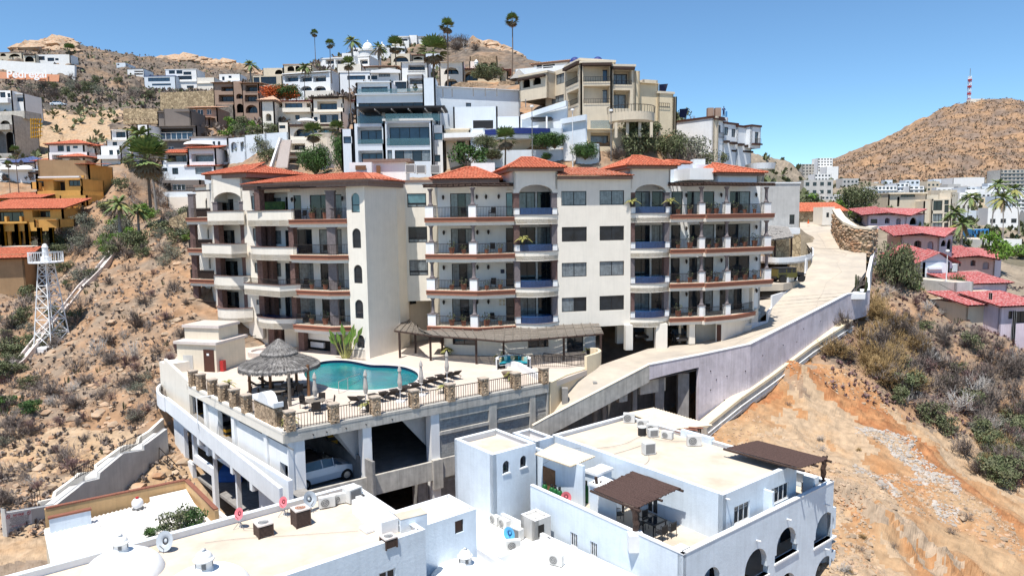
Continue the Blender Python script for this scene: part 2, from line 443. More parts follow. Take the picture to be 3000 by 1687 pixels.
def lamp(fr,s,z,par=BLD):
 b=MB();c=fr.pt(s,z,.18);b.lathe(c,[(0,.3),(.1,.22),(.13,.12),(.09,-.1),(0,-.2)],6);b.fb(fr,s-.04,s+.04,z+.05,z+.3,0,.16)
 b.build('wall_lamp','iron',par)
 # ---- right wing, balcony block A
A0,A1,A2=G2(1250,68.8),G2(1397,67.2),G2(1508,68.3)
fA1,fA2=Fr(A0,A1),Fr(A1,A2)
bA=Fr(G2(1287,71.3),G2(1507,71.3))
bside=Fr(G2(1258,76.5),G2(1287,71.3))
MB().wall(bside,0,bside.L,ZF[3],3.2).build('side_wall','creamd',BLD)
doorsA=[(1320,1386),(1322,1386),(1325,1391),(1326,1398)]
w_,dk=MB(),None
holes=[]
for i,z in enumerate(ZF):
 a,b=S(bA,doorsA[i][0],z),S(bA,doorsA[i][1],z);holes.append((a,b,z,z+2.4))
 c=S(bA,1483,z);holes.append((c,bA.L-.05,z+(.0 if i else .0),z+2.4))
w_.wall(bA,0,bA.L,ZF[3],3.2,holes,.25)
w_.build('rear_wall','white',BLD)
for i,h in enumerate(holes):win(BLD,bA,h,3 if i%2==0 else 1,['glassc','glass','glassc']if i%2==0 else('glassg' if i<2 else 'glass'),name='sliding_door',inset=-.15)
def floorband(pts,back,z,bot=True):
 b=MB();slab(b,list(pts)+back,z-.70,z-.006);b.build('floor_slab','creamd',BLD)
 b=MB();strip(b,pts,z-.46,z-.10,0,.20);strip(b,pts,z-.10,z-.02,0,.28);b.build('cornice_band','band',BLD)
 b=MB();strip(b,pts,z-.80,z-.463,-.35,.03);b.build('beam','cream',BLD)
bkA=[G2(1507,71.5),G2(1262,71.5)]
for i,z in enumerate(ZF):
 floorband([A0,A1,A2],bkA,z)
 for fr,s in((fA1,.0),(fA1,fA1.L-.75)):
  pier(fr,s,s+(.85 if s==0 else .75),z,z+1.08,-.85 if s==0 else-.5,-.02,'white',cap=False,name='pedestal')
  pier(fr,s-.05,s+(.9 if s==0 else .8),z+1.083,z+1.16,-.9 if s==0 else-.55,.03,'cantera',cap=False,name='pedestal_cap')
 p=fA1.pt(.42,0,-.42);column(p.x,p.y,z+1.16,z+2.80,.16)
 p=fA1.pt(fA1.L-.38,0,-.25);column(p.x,p.y,z+1.16,z+2.80,.16)
 rail(BLD,fA1,.9,fA1.L-.8,z,1.0,n=-.12);rail(BLD,fA2,.05,fA2.L-.1,z,1.0,n=-.12)
 for u in((1300,1398,1425,1462)if i==0 else(1302,1400,1432)):lamp(bA,S(bA,u,z),z+1.95)
rail(BLD,Fr(G2(1258,71),A0),0,2.0,ZF[0],1.0)
MB().lathe(V((0,0,0)),[(0,.04),(.35,.03),(.45,0)],20).build('wall_disc','teal',BLD)
d_=bpy.data.objects['wall_disc'];c_=bA.pt(S(bA,1464.5,-3),-3.55+1.75,.05)-ORG[BLD]
d_.matrix_local=Matrix.Translation(c_)@bA.n.to_3d().to_track_quat('Z','Y').to_matrix().to_4x4()
MB().fb(bA,S(bA,1467,-6),S(bA,1478,-6),-5.75,-5.35,.02,.06).build('wall_ornament','navy',BLD)
for k in range(4):MB().fb(bA,S(bA,1463+(k%2)*10.5,-10),S(bA,1470+(k%2)*10.5,-10),-9.05+(k//2)*.34,-8.8+(k//2)*.34,.02,.05).build('wall_ornament','creamd',BLD)
# ---- pool bays
def poolbay(u0,u1,D0,D1,ub,backm,col=16):
 P0,P1=G2(u0,D0),G2(u1,D1);fr=Fr(P0,P1)
 bk=Fr(G2(u0,D0+3),G2(u1+ub,D1+2.8))
 hs=[]
 for i,z in enumerate(ZF):
  hs+=[(.35,bk.L*.5-.1,z,z+2.45),(bk.L*.5+.1,bk.L-.3,z,z+2.45)]
 MB().wall(bk,0,bk.L,ZF[3],3.2,hs,.2).build('rear_wall','white',BLD)
 for k,h in enumerate(hs):win(BLD,bk,h,2,backm if k%3 else 'glassc',name='sliding_door',inset=-.12)
 for i,z in enumerate(ZF):
  bul=.55 if i==0 else .95
  ar=arcpts(P0,P1,bul)
  b=MB();slab(b,ar+[V(bk.pt(bk.L,0)[:2]),V(bk.pt(0,0)[:2])],z-.72,z-.30);b.build('floor_slab','creamd',BLD)
  b=MB();strip(b,ar,z-.78,z+.12,-.22,0);b.build('parapet','cream',BLD)
  b=MB();strip(b,ar,z+.12,z+.17,-.26,.06);b.build('parapet_cap','cantera',BLD)
  for s in(.05,fr.L-.5):pier(fr,s,s+.45,z+.17,z+.78,-.5,.12,'white',cap=False,name='pedestal');pier(fr,s-.05,s+.5,z+.783,z+.83,-.55,.17,'cantera',cap=False,name='pedestal_cap')
  a2=arcpts(fr.pt(.52,0,.0),fr.pt(fr.L-.52,0,0),bul*.62)
  b=MB();slab(b,a2+[V(fr.pt(fr.L-.52,0,-1.6)[:2]),V(fr.pt(.52,0,-1.6)[:2])],z-.28,z+.80);po=b.build('plunge_pool','bluetile',BLD)
  b=MB();slab(b,offs(a2,-.12)+[V(fr.pt(fr.L-.65,0,-1.5)[:2]),V(fr.pt(.65,0,-1.5)[:2])],z+.78,z+.806);b.build('pool_water','waterb',po)
  for s in(-.02,fr.L-.55):
   if not(i==0):pier(fr,s,s+.55,z+.84,z+2.76,-.62,-.06,'canterab' if(i+(s>1))%2 else 'cantera')
   else:pier(fr,s,s+.55,z+.84,z+2.25,-.62,-.06,'canterab' if s<1 else 'cantera')
 return fr,bk
fB1,kB1=poolbay(1509,1634,68.3,69.2,2,'glass')
fB2,kB2=poolbay(1846,1961,71.1,72.2,4,'glass')
def tower(fr,ul,ur,zt,pl_in,side,ap,arch=True):
 s0,s1=0-.02,fr.L+.02
 b=MB();a0,a1=.5,fr.L-.45
 b.wall(fr,s0,s1,2.25,zt,[(a0,a1,2.25,3.05)],.6)
 b.arch(fr,a0,a1,2.25,3.05,.6)
 for n in(-.6,):b.wall(fr,s0,s1,3.05,zt,[],.1,n=n)
 L=Fr(fr.pt(s0,0,-7),fr.pt(s0,0,0));Rr=Fr(fr.pt(s1,0,0),fr.pt(s1,0,-7))
 b.wall(L,0,L.L,2.6,zt,[],.2);b.wall(Rr,0,Rr.L,2.6,zt,[],.2)
 b.build('tower_wall','cream',BLD)
 MB().fb(fr,s0,s1,3.1,3.2,-6.9,-.1).build('ceiling','white',BLD)
 o=.75
 hip(BLD,[fr.pt(s0-o,0,o),fr.pt(s1+o,0,o),fr.pt(s1+o,0,-7-o),fr.pt(s0-o,0,-7-o)],zt+.3,zt+1.52,[fr.pt(fr.L/2-ap,0,-3.4),fr.pt(fr.L/2+ap,0,-3.4)],'tile')
tower(fB1,0,0,4.35,0,0,.6);tower(fB2,0,0,4.6,0,0,.5)
# ---- plain wall C with eight windows
fC=FP(1634,69.25,1847,71.05)
hC=[fC.r(1150+a/3.433,450+b/3.433,1150+c/3.433,450+d/3.433)for(a,b,c,d)in((1698,378,1951,524),(2083,371,2330,516),(1703,738,1955,885),(2083,728,2329,873),(1703,1097,1953,1239),(2083,1082,2329,1228),(1703,1446,1952,1589),(2082,1428,2329,1574))]
MB().wall(fC,0,fC.L,-11.2,3.9,hC,.28).build('facade_wall','cream',BLD)
pn=[('glassc','glassc'),('glassc','glassc'),('glass','glass'),('glass','glass'),('glassc','glassc'),('glassc','glassc'),('glassc','glass'),('glass','glass')]
for h,p in zip(hC,pn):win(BLD,fC,h,2,list(p),inset=-.14)
e0,e1=fC.pt(-.1,0,.8),fC.pt(fC.L+.1,0,.8)
r0,r1=fC.pt(.2,0,-3.6),fC.pt(fC.L-2.6,0,-3.6)
rb=MB();rb.q(V((e0.x,e0.y,3.9)),V((e1.x,e1.y,3.9)),V((r1.x,r1.y,4.95)),V((r0.x,r0.y,4.95)))
e2=fC.pt(fC.L+.1,0,-8);rb.q(V((e1.x,e1.y,3.9)),V((e2.x,e2.y,3.9)),V((r1.x,r1.y,4.95)))
ro=rb.build('roof','tilemoss',BLD)
tiles(ro,[V((e0.x,e0.y,3.9)),V((e1.x,e1.y,3.9)),V((r1.x,r1.y,4.95)),V((r0.x,r0.y,4.95))],'tilemoss')
MB().fb(fC,-.0,fC.L-.0,3.56,3.87,-.3,.5).build('fascia','fascia',ro)
# ---- balcony block E on the right
E0,E1,E1b,E2=G2(1962,71.9),G2(2064,72.5),G2(2065,72.0),G2(2262,75.6)
E2s=G2(2212,76.3)
fE1,fE2=Fr(E0,E1),Fr(E1b,E2)
bE=FP(1962,75.0,2228,78.4);bE.L=bE.L
dE=[[(1966,2000,1),(2012,2053,2),(2060,2092,1),(2137,2197,2)],[(1961,1993,1),(2019,2092,2),(2096,2124,1),(2128,2197,2)],[(1961,1991,1),(2018,2089,3),(2134,2194,2)],[(1961,1990,1),(2016,2088,3),(2107,2172,3)]]
he=[]
for i,z in enumerate(ZF):
 for(a,b,n)in dE[i]:he.append((max(S(bE,a,z),.02),S(bE,b,z),z,z+2.42,n,i))
MB().wall(bE,0,bE.L,ZF[3],3.2,[h[:4]for h in he],.25).build('rear_wall','white',BLD)
for k,h in enumerate(he):win(BLD,bE,h[:4],h[4],['glass','glassc','glass']if k%2 else['glass','glass','glassc'],name='sliding_door',inset=-.15)
eside=Fr(bE.pt(bE.L,0),bE.pt(bE.L,0,-9));MB().wall(eside,0,9,ZF[3],3.2).build('side_wall','cream',BLD)
bkE=[V(bE.pt(bE.L,0,-.2)[:2]),V(bE.pt(0,0,-.2)[:2])]
for i,z in enumerate(ZF):
 last=i==3
 p2=[E1b,E2]if not last else[E1b,G2(2150,73.6),G2(2180,74.7),E2s]
 floorband([E0,E1],[G2(2064,74),V(bE.pt(0,0,-.2)[:2])],z)
 floorband(p2,[V(bE.pt(bE.L,0,-.2)[:2]),V(bE.pt(bE.L*.35,0,-.2)[:2])],z)
 cols=[(fE1,S(fE1,2049,z),.65),(fE2,S(fE2,2127,z),.6)]+([(fE2,S(fE2,2241,z),.85)]if not last else[])
 for fr,s,ww in cols:
  pier(fr,s,s+ww,z,z+1.08,-.6,-.03,'white',cap=False,name='pedestal');pier(fr,s-.04,s+ww+.04,z+1.083,z+1.15,-.64,.02,'cantera',cap=False,name='pedestal_cap')
  p=fr.pt(s+ww/2,0,-.32);column(p.x,p.y,z+1.15,z+2.78,.17)
 rail(BLD,fE1,.1,cols[0][1],z,1.0,n=-.15)
 rail(BLD,fE2,.1,cols[1][1],z,1.0,n=-.15)
 if not last:rail(BLD,fE2,cols[1][1]+.6,cols[2][1],z,1.0,n=-.15)
 else:
  path_rail(BLD,[G2(2140,73.9),G2(2180,75.0),G2(2208,76.4)],z,1.0)
  q=Fr(G2(2206,76.6),G2(2216,77.1));pier(q,0,.35,z,-7.1-.78,-.4,0,'cream',cap=False)
 for u in(2008,2110,2212):lamp(bE,S(bE,u,z),z+1.95)
tw=FP(1962,75.2,2228,78.6)
MB().fb(tw,-.1,8.5,3.1,5.35,-7,-.8).build('parapet_box','coolw',BLD)
MB().fb(FP(2022,73.0,2099,74.0),0,2.85,3.55,4.75,-3.5,-.3).build('parapet_box','white',BLD)
MB().fb(tw,-.1,tw.L-.1,3.05,3.4,-8,.0).build('roof_slab','coolw',BLD)
hq=FP(2097,73.6,2236,75.8)
MB().fb(hq,.5,hq.L-.7,3.3,4.25,-6,-.5).build('upper_wall','coolw',BLD)
hip(BLD,[hq.pt(-.1,0,.2),hq.pt(hq.L+.2,0,.2),hq.pt(hq.L+.2,0,-6.5),hq.pt(-.1,0,-6.5)],4.28,5.4,[hq.pt(1.6,0,-3),hq.pt(2.0,0,-3)],'tile')
rr=FP(1962,76,2024,76.6)
hip(BLD,[rr.pt(0,0),rr.pt(rr.L,0),rr.pt(rr.L,0,-5),rr.pt(0,0,-5)],5.45,5.9,[rr.pt(.6,0,-2.5),rr.pt(rr.L-.6,0,-2.5)],'tile')
MB().fb(FP(2030,79,2062,79.2),0,1.3,5.2,6.1,-1,0).build('roof_unit','acwhite',BLD)
# ---- log pergolas on the top floor
def pergola(fr,z,depth,step=.55,fr_n=.25,m='dwood',s0=-.2,s1=None,r=.07):
 s1=fr.L+.2 if s1 is None else s1
 a,b=fr.pt(s0,z,fr_n),fr.pt(s1,z,fr_n)
 pg=MB().tube([a,a.lerp(b,.5)+V((0,0,-.05)),b],.12,7).build('front_log',m,BLD)
 MB().tube([a+V((0,0,.2)),b+V((0,0,.17))],.07,6).build('front_log',m,BLD)
 s=s0+.2
 while s<s1-.1:
  MB().tube([fr.pt(s,z+.14,fr_n+RD.uniform(.35,.6)),fr.pt(s+RD.uniform(-.05,.05),z+.2,-depth)],[r*.9,r],6).build('rafter',m,BLD)
  s+=step*RD.uniform(.85,1.15)
pergola(fA1,3.02,3.6,.62,-.2);pergola(fA2,3.02,3.4,.62,-.2)
pergola(fE1,3.0,3.2,.5,-.1);pergola(fE2,3.0,3.2,.5,-.1)
rA=Fr(G2(1272,69.0),G2(1468,69.0))
MB().fb(rA,.4,rA.L-.3,3.0,3.7,-5.5,-.6).build('upper_wall','white',BLD)
hip(BLD,[rA.pt(-.2,0,.3),rA.pt(rA.L+.2,0,.3),rA.pt(rA.L+.2,0,-6.2),rA.pt(-.2,0,-6.2)],3.72,4.95,[rA.pt(3.2,0,-2.9),rA.pt(4.1,0,-2.9)],'tile',fh=.38)
MB().fb(FP(1386,78,1460,78),0,2.6,4.2,5.9,-1.5,0).build('roof_unit','whitem',BLD)
# ---- core: unseen block added behind the rear walls to stop light leaks
def core(pts,z0,z1,m='creamd',name='core'):MB().hex(pts,z0,z1).build(name,m,BLD)
core([G2(1262,76),G2(1289,71.7),G2(1507,71.7),G2(1510,71.8),G2(1637,72.3),G2(1640,69.9),G2(1843,71.4),G2(1850,74.6),G2(1965,75.4),bE.pt(bE.L-.3,0,-.35)[:2],bE.pt(bE.L-.3,0,-9)[:2],G2(1262,86)],-10.9,3.0)
# ---- ground storey of the right wing
g1,g2,g3=FP(1297,69.6,1476,68.0),FP(1476,68.0,1648,69.2),FP(1648,69.6,1745,70.4)
h1,h2=g1.r(1326,990,1395,1010),g2.r(1547,990,1607,1017)
h3=g3.r(1661,984,1709,1040);h3=(h3[0],h3[1],ZD,h3[3])
b=MB();b.wall(g1,0,g1.L,ZD,-11.4,[h1]);b.wall(g2,0,g2.L,ZD,-11.4,[h2]);b.wall(g3,0,g3.L,ZD,-11.2,[h3])
b.wall(Fr(g1.pt(0,0,-9),g1.pt(0,0)),0,9,ZD,-11.4);b.wall(Fr(g3.pt(g3.L,0),g3.pt(g3.L,0,-9)),0,9,ZD,-11.2)
b.build('ground_floor_wall','cream',BLD)
for f,h,n in((g1,h1,2),(g2,h2,2)):win(BLD,f,h,n,'glass',fm='dwood')
win(BLD,g3,h3,2,'glass',name='entrance_door',w=.1)
MB().fb(g3,h3[1]+.15,h3[1]+1.2,ZD+.3,-11.6,.01,.04).build('stone_panel','greyw',BLD)
pk=FP(1745,70.6,2045,73.6)
for(u0,u1,D,z)in((1808,1827,73.5,ZD+.1),(1834,1855,70.3,ZD),(1895,1914,75,ZD+.1),(1923,1957,71.0,ZD),(2022,2039,72.6,ZD+.1),(1996,2003,76,ZD)):
 f=FP(u0,D,u1,D+.15);MB().fb(f,0,f.L,z,-11.15,-.6,0).build('parking_pillar','cream',BLD)
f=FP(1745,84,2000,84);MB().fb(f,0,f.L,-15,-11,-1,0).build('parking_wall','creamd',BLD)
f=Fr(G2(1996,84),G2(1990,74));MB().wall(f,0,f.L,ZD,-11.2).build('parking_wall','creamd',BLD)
gg=[G2(2041,75.5),G2(2099,75.5),G2(2100,73.6),G2(2118,73.4),G2(2176,76.2),G2(2232,81)]
b=MB()
for p,q in zip(gg,gg[1:]):f=Fr(p,q);b.wall(f,0,f.L,-14.6,-11.4)
b.build('ground_floor_wall','yellowc' if 0 else 'cream',BLD)
f=Fr(gg[2],gg[3]);MB().fb(f,.1,.55,-13.8,-11.7,.0,.05).build('door','bdoor',BLD)
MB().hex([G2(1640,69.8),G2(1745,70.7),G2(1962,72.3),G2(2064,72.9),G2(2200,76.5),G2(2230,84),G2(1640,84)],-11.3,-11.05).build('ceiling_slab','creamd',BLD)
# == left wing and link of the apartment building
def arched_window(par,fr,rc,wallb,pane='glass',n=1,hb=.38):
 s0,s1,z0,z1=rc;zs=z1-(s1-s0)*.5
 wallb.arch(fr,s0,s1,zs,z1,.22)
 win(par,fr,rc,n,pane,inset=-.16,hb=z0+(z1-z0)*hb,w=.06)
 # --- link block between the wings
lk=Fr(G2(1194,74.4),G2(1262,74.6));lk.L+=.6
hl=[lk.r(1000+a/2.683,520+b/2.683,1000+c/2.683,520+d/2.683)for(a,b,c,d)in((518,126,667,234),(527,387,675,512),(535,647,682,770))]
MB().wall(lk,-.1,lk.L,ZF[2]-1.75,3.7,hl,.3).build('facade_wall','cream',BLD)
for h,p in zip(hl,(['glassg']*2,['glass']*2,['glassc']*2)):
 s0,s1,z0,z1=h;zm=z0+(z1-z0)*.28
 win(BLD,lk,(s0,s1,zm-.03,z1),1,p[0],w=.08);win(BLD,lk,(s0,s1,z0,zm-.035),2,['glassc','glassc'],w=.08)
MB().fb(lk,-.2,lk.L+.1,3.703,3.95,-6,.08).build('roof_trim','fascia',BLD)
MB().fb(lk,-.1,lk.L,ZF[2]-1.75,3.6,-10,-.32).build('core','creamd',BLD)  # unseen block added behind the link wall, keeps light from leaking through
lk2=Fr(G2(1194,76.5),G2(1300,80));h4=lk2.r(1197,858,1220,891)
MB().wall(lk2,0,lk2.L,ZD,-8.7,[h4]).build('facade_wall','creamd',BLD);win(BLD,lk2,h4,2,'glass')
MB().fb(FP(1198,76.3,1225,77),0,.9,-12.4,-11.8,.02,.08).build('window','dark',BLD)
# --- left wing outline
P76=G2(1076,67.9);P23=G2(1023,68.9)
f4,f5,f6=Fr(P23,P76),Fr(P76,G2(1168,72.3)),Fr(G2(1168,72.3),G2(1195,74.6))
b=MB();aw=[]
for(x0,y0,x1,y1)in((78,122,143,275),(87,400,153,555),(99,686,164,832),(109,960,172,1108),(120,1236,182,1338)):
 r=f4.r(1000+x0/2.683,520+y0/2.683,1000+x1/2.683,520+y1/2.683);aw.append(r)
b.wall(f4,0,f4.L,ZD,3.6,aw,.3);b.wall(f5,0,f5.L,ZD,3.6);b.wall(f6,0,f6.L,ZD,3.6)
for r,p in zip(aw,('glassg','glass','glass','glass','glass')):arched_window(BLD,f4,r,b,p)
for p_,q_ in((f4,f5),(f5,f6)):b.fb(p_,p_.L-.12,p_.L+.02,ZD,3.6,-.02,.03)
b.build('facade_wall','cream',BLD)
# --- L3 balcony block
C0,C1,C2=G2(857,71.0),G2(966,68.9),G2(1024,69.0)
b3=FP(853,74.3,1024,72.2)
d3=[[(862,884,1),(910,1003,3)],[(873,916,2),(937,966,1),(988,1003,1)],[(877,921,1),(941,974,1),(988,1010,1)],[(880,926,1),(946,976,1),(990,1012,1)]]
hh=[]
for i,z in enumerate(ZF):
 for(a,c,n)in d3[i]:hh.append((S(b3,a,z),S(b3,c,z),z,z+2.5,n))
MB().wall(b3,0,b3.L,ZF[3],3.2,[h[:4]for h in hh],.25).build('rear_wall','white',BLD)
for k,h in enumerate(hh):win(BLD,b3,h[:4],h[4],['glass','glass','glassc']if k<3 else('glass' if k in(6,9,10)else 'glassc'),name='sliding_door')
sd=Fr(b3.pt(b3.L,0),P23);MB().wall(sd,0,sd.L,ZF[3],3.2).build('side_wall','white',BLD)
for i,z in enumerate(ZF):
 pts=[C0,C2]if i==0 else[C0,C1,C2]
 if i==0:pts=[C0,G2(940,69.6),C2]
 floorband(pts,[V(b3.pt(b3.L,0,-.2)[:2]),V(b3.pt(0,0,-.2)[:2])],z)
 f=Fr(C0,pts[1]);g=Fr(pts[1],C2)
 rail(BLD,f,.15,f.L-.1,z,1.05,n=-.15);rail(BLD,g,.1,g.L-.05,z,1.05,n=-.15)
 h=FP(963,69.5,988,69.5);pier(h,0,.82,z,z+2.78,-.8,0,'cantera')
 if i:h=FP(851,72.3,870,72.0);pier(h,0,.62,z,z+2.78,-.6,0,'canterab')
 if i==0:
  for u in(836,1007):lamp(b3,S(b3,max(u,860),z),z+2.0)
  # --- L2 curved balconies
R0,R1=G2(737,75.6),G2(866,72.0)
f2=Fr(R0,R1);b2=Fr(G2(737,79.5),G2(866,75.2))
hh=[(S(b2,790,z),S(b2,826,z),z+.9,z+2.35)for z in ZF]+[(S(b2,838,z),S(b2,862,z),z,z+2.4)for z in ZF]
MB().wall(b2,0,b2.L,-13,3.2,hh,.2).build('rear_wall','white',BLD)
for k,h in enumerate(hh):win(BLD,b2,h,2,['glassg','glassc']if k==0 else['glass','glassc'],name='sliding_door')
shp=[(734,868,.5,.93,0),(739,872,1.0,.72,0),(714,877,.0,.52,1),(747,881,1.6,.45,0)]
for i,z in enumerate(ZF):
 u0,u1,bul,hp,ang=shp[i]
 p0,p1=G2(u0,75.4 if i!=2 else 73.2),G2(u1,71.8)
 ar=arcpts(p0,p1,bul)if not ang else[p0,G2(818,69.6),G2(880,70.8)]
 b=MB();slab(b,[V(b2.pt(0,0)[:2])]+list(ar)+[V(b2.pt(b2.L,0)[:2])],z-.62,z-.05);b.build('floor_slab','creamd',BLD)
 b=MB();strip(b,ar,z-.64,z+hp,-.2,0)
 if i==2:strip(b,[V(b2.pt(0,0)[:2]),p0],z-.64,z+hp,-.2,0)
 b.build('parapet','cream',BLD)
 b=MB();strip(b,ar,z+hp,z+hp+.06,-.3,.07);b.build('parapet_cap','canterab',BLD)
 if i==2:path_rail(BLD,[q.lerp(R0,.02)for q in ar],z+hp+.06,.55)
 if i in(1,3):
  b=MB();slab(b,offs(ar,-.5)+[V(f2.pt(f2.L-.6,0,-1.2)[:2]),V(f2.pt(.6,0,-1.2)[:2])],z-.04,z+hp-.08);o=b.build('plunge_pool','bluedk',BLD)
 for(u,D)in((755,75.6),(784,76.4)):
  h=FP(u,D,u+20,D-.4);pier(h,0,.75,z+(hp+.06 if i==0 else 0),z+2.85,-.7,0,'canterab')
  # --- strip wall between L1 and L2, with small windows on the L2 side
s12=FP(722,77.2,757,76.2)
hw=[(s12.r(x0,y0,x1,y1))for(x0,y0,x1,y1)in((736,574,753,613),(741,669,757,706),(746,770,762,800),(751,878,768,893))]
s12.L+=.3
MB().wall(s12,0,s12.L,-13,3.9,hw,.3).build('facade_wall','cream',BLD)
for h in hw:win(BLD,s12,(h[0],h[1],h[2],h[3]),1,'glassc',w=.05)
h=Fr(G2(752,76.5),G2(862,73.0));MB().wall(h,0,h.L,2.86,3.7).build('beam','cream',BLD)
# --- L1
f1=FP(634,78.9,722,77.2);b1=FP(634,82,722,80)
hh=[(S(b1,a,z),S(b1,c,z),z,z+2.4)for z,(a,c)in zip(ZF,((652,686),(655,690),(664,700),(668,704)))]
MB().wall(b1,0,b1.L,-11,3.2,hh,.2).build('rear_wall','white',BLD)
for h in hh:win(BLD,b1,h,3,['glass','glassc','glass'],name='sliding_door')
b=MB();b.wall(f1,0,f1.L,2.0,5.0,[(.1,f1.L-.05,2.0,3.1)],.5);b.arch(f1,.1,f1.L-.05,2.0,3.1,.5)
b.wall(Fr(f1.pt(0,0,-5),f1.pt(0,0)),0,5,2.0,5.0);b.wall(Fr(f1.pt(f1.L,0),f1.pt(f1.L,0,-5)),0,5,2.0,5)
b.build('tower_wall','cream',BLD)
shp=[(617,723,.45,0),(596,727,0,1),(626,732,.9,0),(632,736,1.5,0)]
for i,z in enumerate(ZF):
 u0,u1,bul,ang=shp[i];p0,p1=G2(u0,78.6),G2(u1,76.6)
 ar=arcpts(p0,p1,bul)if not ang else[G2(596,77.8),G2(682,75.0),G2(728,76.4)]
 b=MB();slab(b,[V(b1.pt(0,0)[:2])]+list(ar)+[V(b1.pt(b1.L,0)[:2])],z-.45,z-.05);b.build('floor_slab','creamd',BLD)
 b=MB();strip(b,ar,z-.47,z+1.0,-.2,0);
 if ang:strip(b,[V(b1.pt(0,0)[:2]),ar[0]],z-.47,z+1.0,-.2,0)
 b.build('parapet','cream',BLD)
 b=MB();strip(b,ar,z+1.0,z+1.06,-.28,.07);b.build('parapet_cap','canterab',BLD)
 top=z+(2.05 if i==0 else 3.05)
 pier(f1,-.0,.72,z,top,-.7,.03,'cantera' if i==0 else 'canterab');pier(f1,f1.L-.5,f1.L,z,top,-.7,.03,'cantera' if i==0 else 'canterab')
 # --- L0 leftmost balconies and arched strip
fa=FP(586,85.0,618,83.6);fs=Fr(G2(618,83.6),G2(634,79.2))
b=MB();aw=[fa.r(540+a/2.683,500+c/2.683,540+d/2.683,500+e/2.683)for(a,c,d,e)in((165,212,205,300),(180,445,219,535),(193,678,234,770),(205,905,244,1000))]
b.wall(fa,0,fa.L,-13,4.0,aw,.3);b.wall(fs,0,fs.L,-13,4.2)
for r in aw:arched_window(BLD,fa,r,b,'glass')
b.build('facade_wall','cream',BLD)
MB().fb(fa,-.1,fa.L,4.003,4.25,-3,.2).build('roof_trim','fascia',BLD)
for i,z in enumerate(ZF):
 z+=.38;q=[G2(557,81.4),G2(634,79.6)]
 floorband(q,[G2(634,83),G2(588,84.6)],z)
 h=FP(563,81.6,578,81.6);pier(h,0,.62,z,z+2.72,-.7,0,'canterab' if i else 'cantera')
 fr=Fr(*q);rail(BLD,fr,.7,fr.L-.5,z,1.05,n=-.1)
 MB().fb(fr,1.35,fr.L-.6,z+.05,z+.98,-.22,-.18).build('railing_screen','dwood',BLD)
 rail(BLD,Fr(G2(572,85),q[0]),0,3.5,z,1.05)
MB().tube([W(565,561,81.5),W(631,557,80)],.09,6).build('front_log','dwood',BLD)
# --- lower left block under the balconies
fl=FP(578,82,740,77.2);hw=[fl.r(596,954,656,1000),fl.r(673,959,731,1003)]
MB().wall(fl,0,fl.L,-14.6,ZF[3]-.2,hw,.3).build('facade_wall','cream',BLD)
for h in hw:win(BLD,fl,h,2,['glass','glassc'])
fq=FP(740,77.2,872,74.5);MB().wall(fq,0,fq.L,-14,-11.2,[(1.8,4.2,-14,-11.9)]).build('facade_wall','cream',BLD)
fq=FP(885,73.3,960,71.4)
MB().fb(fq,0,fq.L,-12.55,-11.2,-.3,0).build('blind','white',BLD);MB().fb(fq,0,fq.L,ZD,-12.55,-.5,-.4).build('window','dark',BLD)
MB().fb(fq,.7,2.6,ZD+.3,ZD+.85,-.35,-.1).build('bench','whitem',BLD)
for(u,D,m)in((779,75.4,'canterab'),(800,75.8,'canterab'),(866,72.4,'canterab'),(960,70,'cantera')):
 h=FP(u,D,u+22,D-.3);pier(h,0,.7,ZD,ZF[3]-.7,-.7,0,m)
MB().fb(FP(975,74,1020,73.2),0,1.7,ZD,-11.6,-.2,0).build('wall_recess','dark',BLD)
core([G2(592,86),fa.pt(fa.L,0,-.4)[:2],b1.pt(0,0,-.4)[:2],b1.pt(b1.L,0,-.4)[:2],b2.pt(0,0,-.4)[:2],b2.pt(b2.L,0,-.4)[:2],b3.pt(0,0,-.4)[:2],b3.pt(b3.L,0,-.4)[:2],G2(1026,70),G2(1074,68.6),G2(1164,73),G2(1193,76),G2(1260,88),G2(640,96)],-14.5,3.1)  # unseen inner block of the left wing, added against light leaks
# --- roofs of the left wing
ze=3.72
EA=[G2(703,74.8,3.7),G2(760,72.6,3.7),G2(870,70.2,3.7),G2(1010,67.6,3.7),G2(1080,67.0,3.7),G2(1188,73.2,3.7)]
RA=[G2(830,83,6),G2(850,83,6),G2(960,80,6),G2(1050,78.5,6),G2(1065,78.3,6),G2(1100,78.5,6)]
zr=5.05;b=MB();quads=[]
for i in range(5):
 qd=[V((*EA[i],ze)),V((*EA[i+1],ze)),V((*RA[i+1],zr)),V((*RA[i],zr))];quads.append(qd);b.q(*qd)
b.q(*[V((*p,ze-.02))for p in EA]+[V((*G2(1150,84,4),ze)),V((*G2(840,86,4),ze))])
b.q(V((*EA[5],ze)),V((*G2(1150,84),ze)),V((*RA[5],zr)))
ro=b.build('roof','tile',BLD)
for qd in quads:tiles(ro,qd,'tile')
b=MB();strip(b,EA,ze-.62,ze-.03,-.7,-.25);strip(b,EA,ze-.25,ze-.028,-.25,-.06);b.build('fascia','fascia',ro)
hl_=Fr(G2(612,79.6,5),G2(735,76.2,5))
hip(BLD,[hl_.pt(-.6,0,.5),hl_.pt(hl_.L-.3,0,.4),G2(930,84,5),G2(700,92,5)],5.1,6.35,[G2(713,83.5,7),G2(778,84.5,7)],'tile',fh=.5)
for a,c,r in(((755,553,73.2),(880,548,70.4),.13),((755,548,73.2),(1008,540,68.2),.10),((880,550,70.4),(1008,544,68.2),.11)):MB().tube([W(*a),W(*c)],r,7).build('front_log','dwood',BLD)
for k in range(13):u=775+k*18;D=72.6-k*.33;MB().tube([W(u,545-k*.4,D),W(u+4,541-k*.3,D+3.2)],.06,5).build('rafter','dwood',BLD)
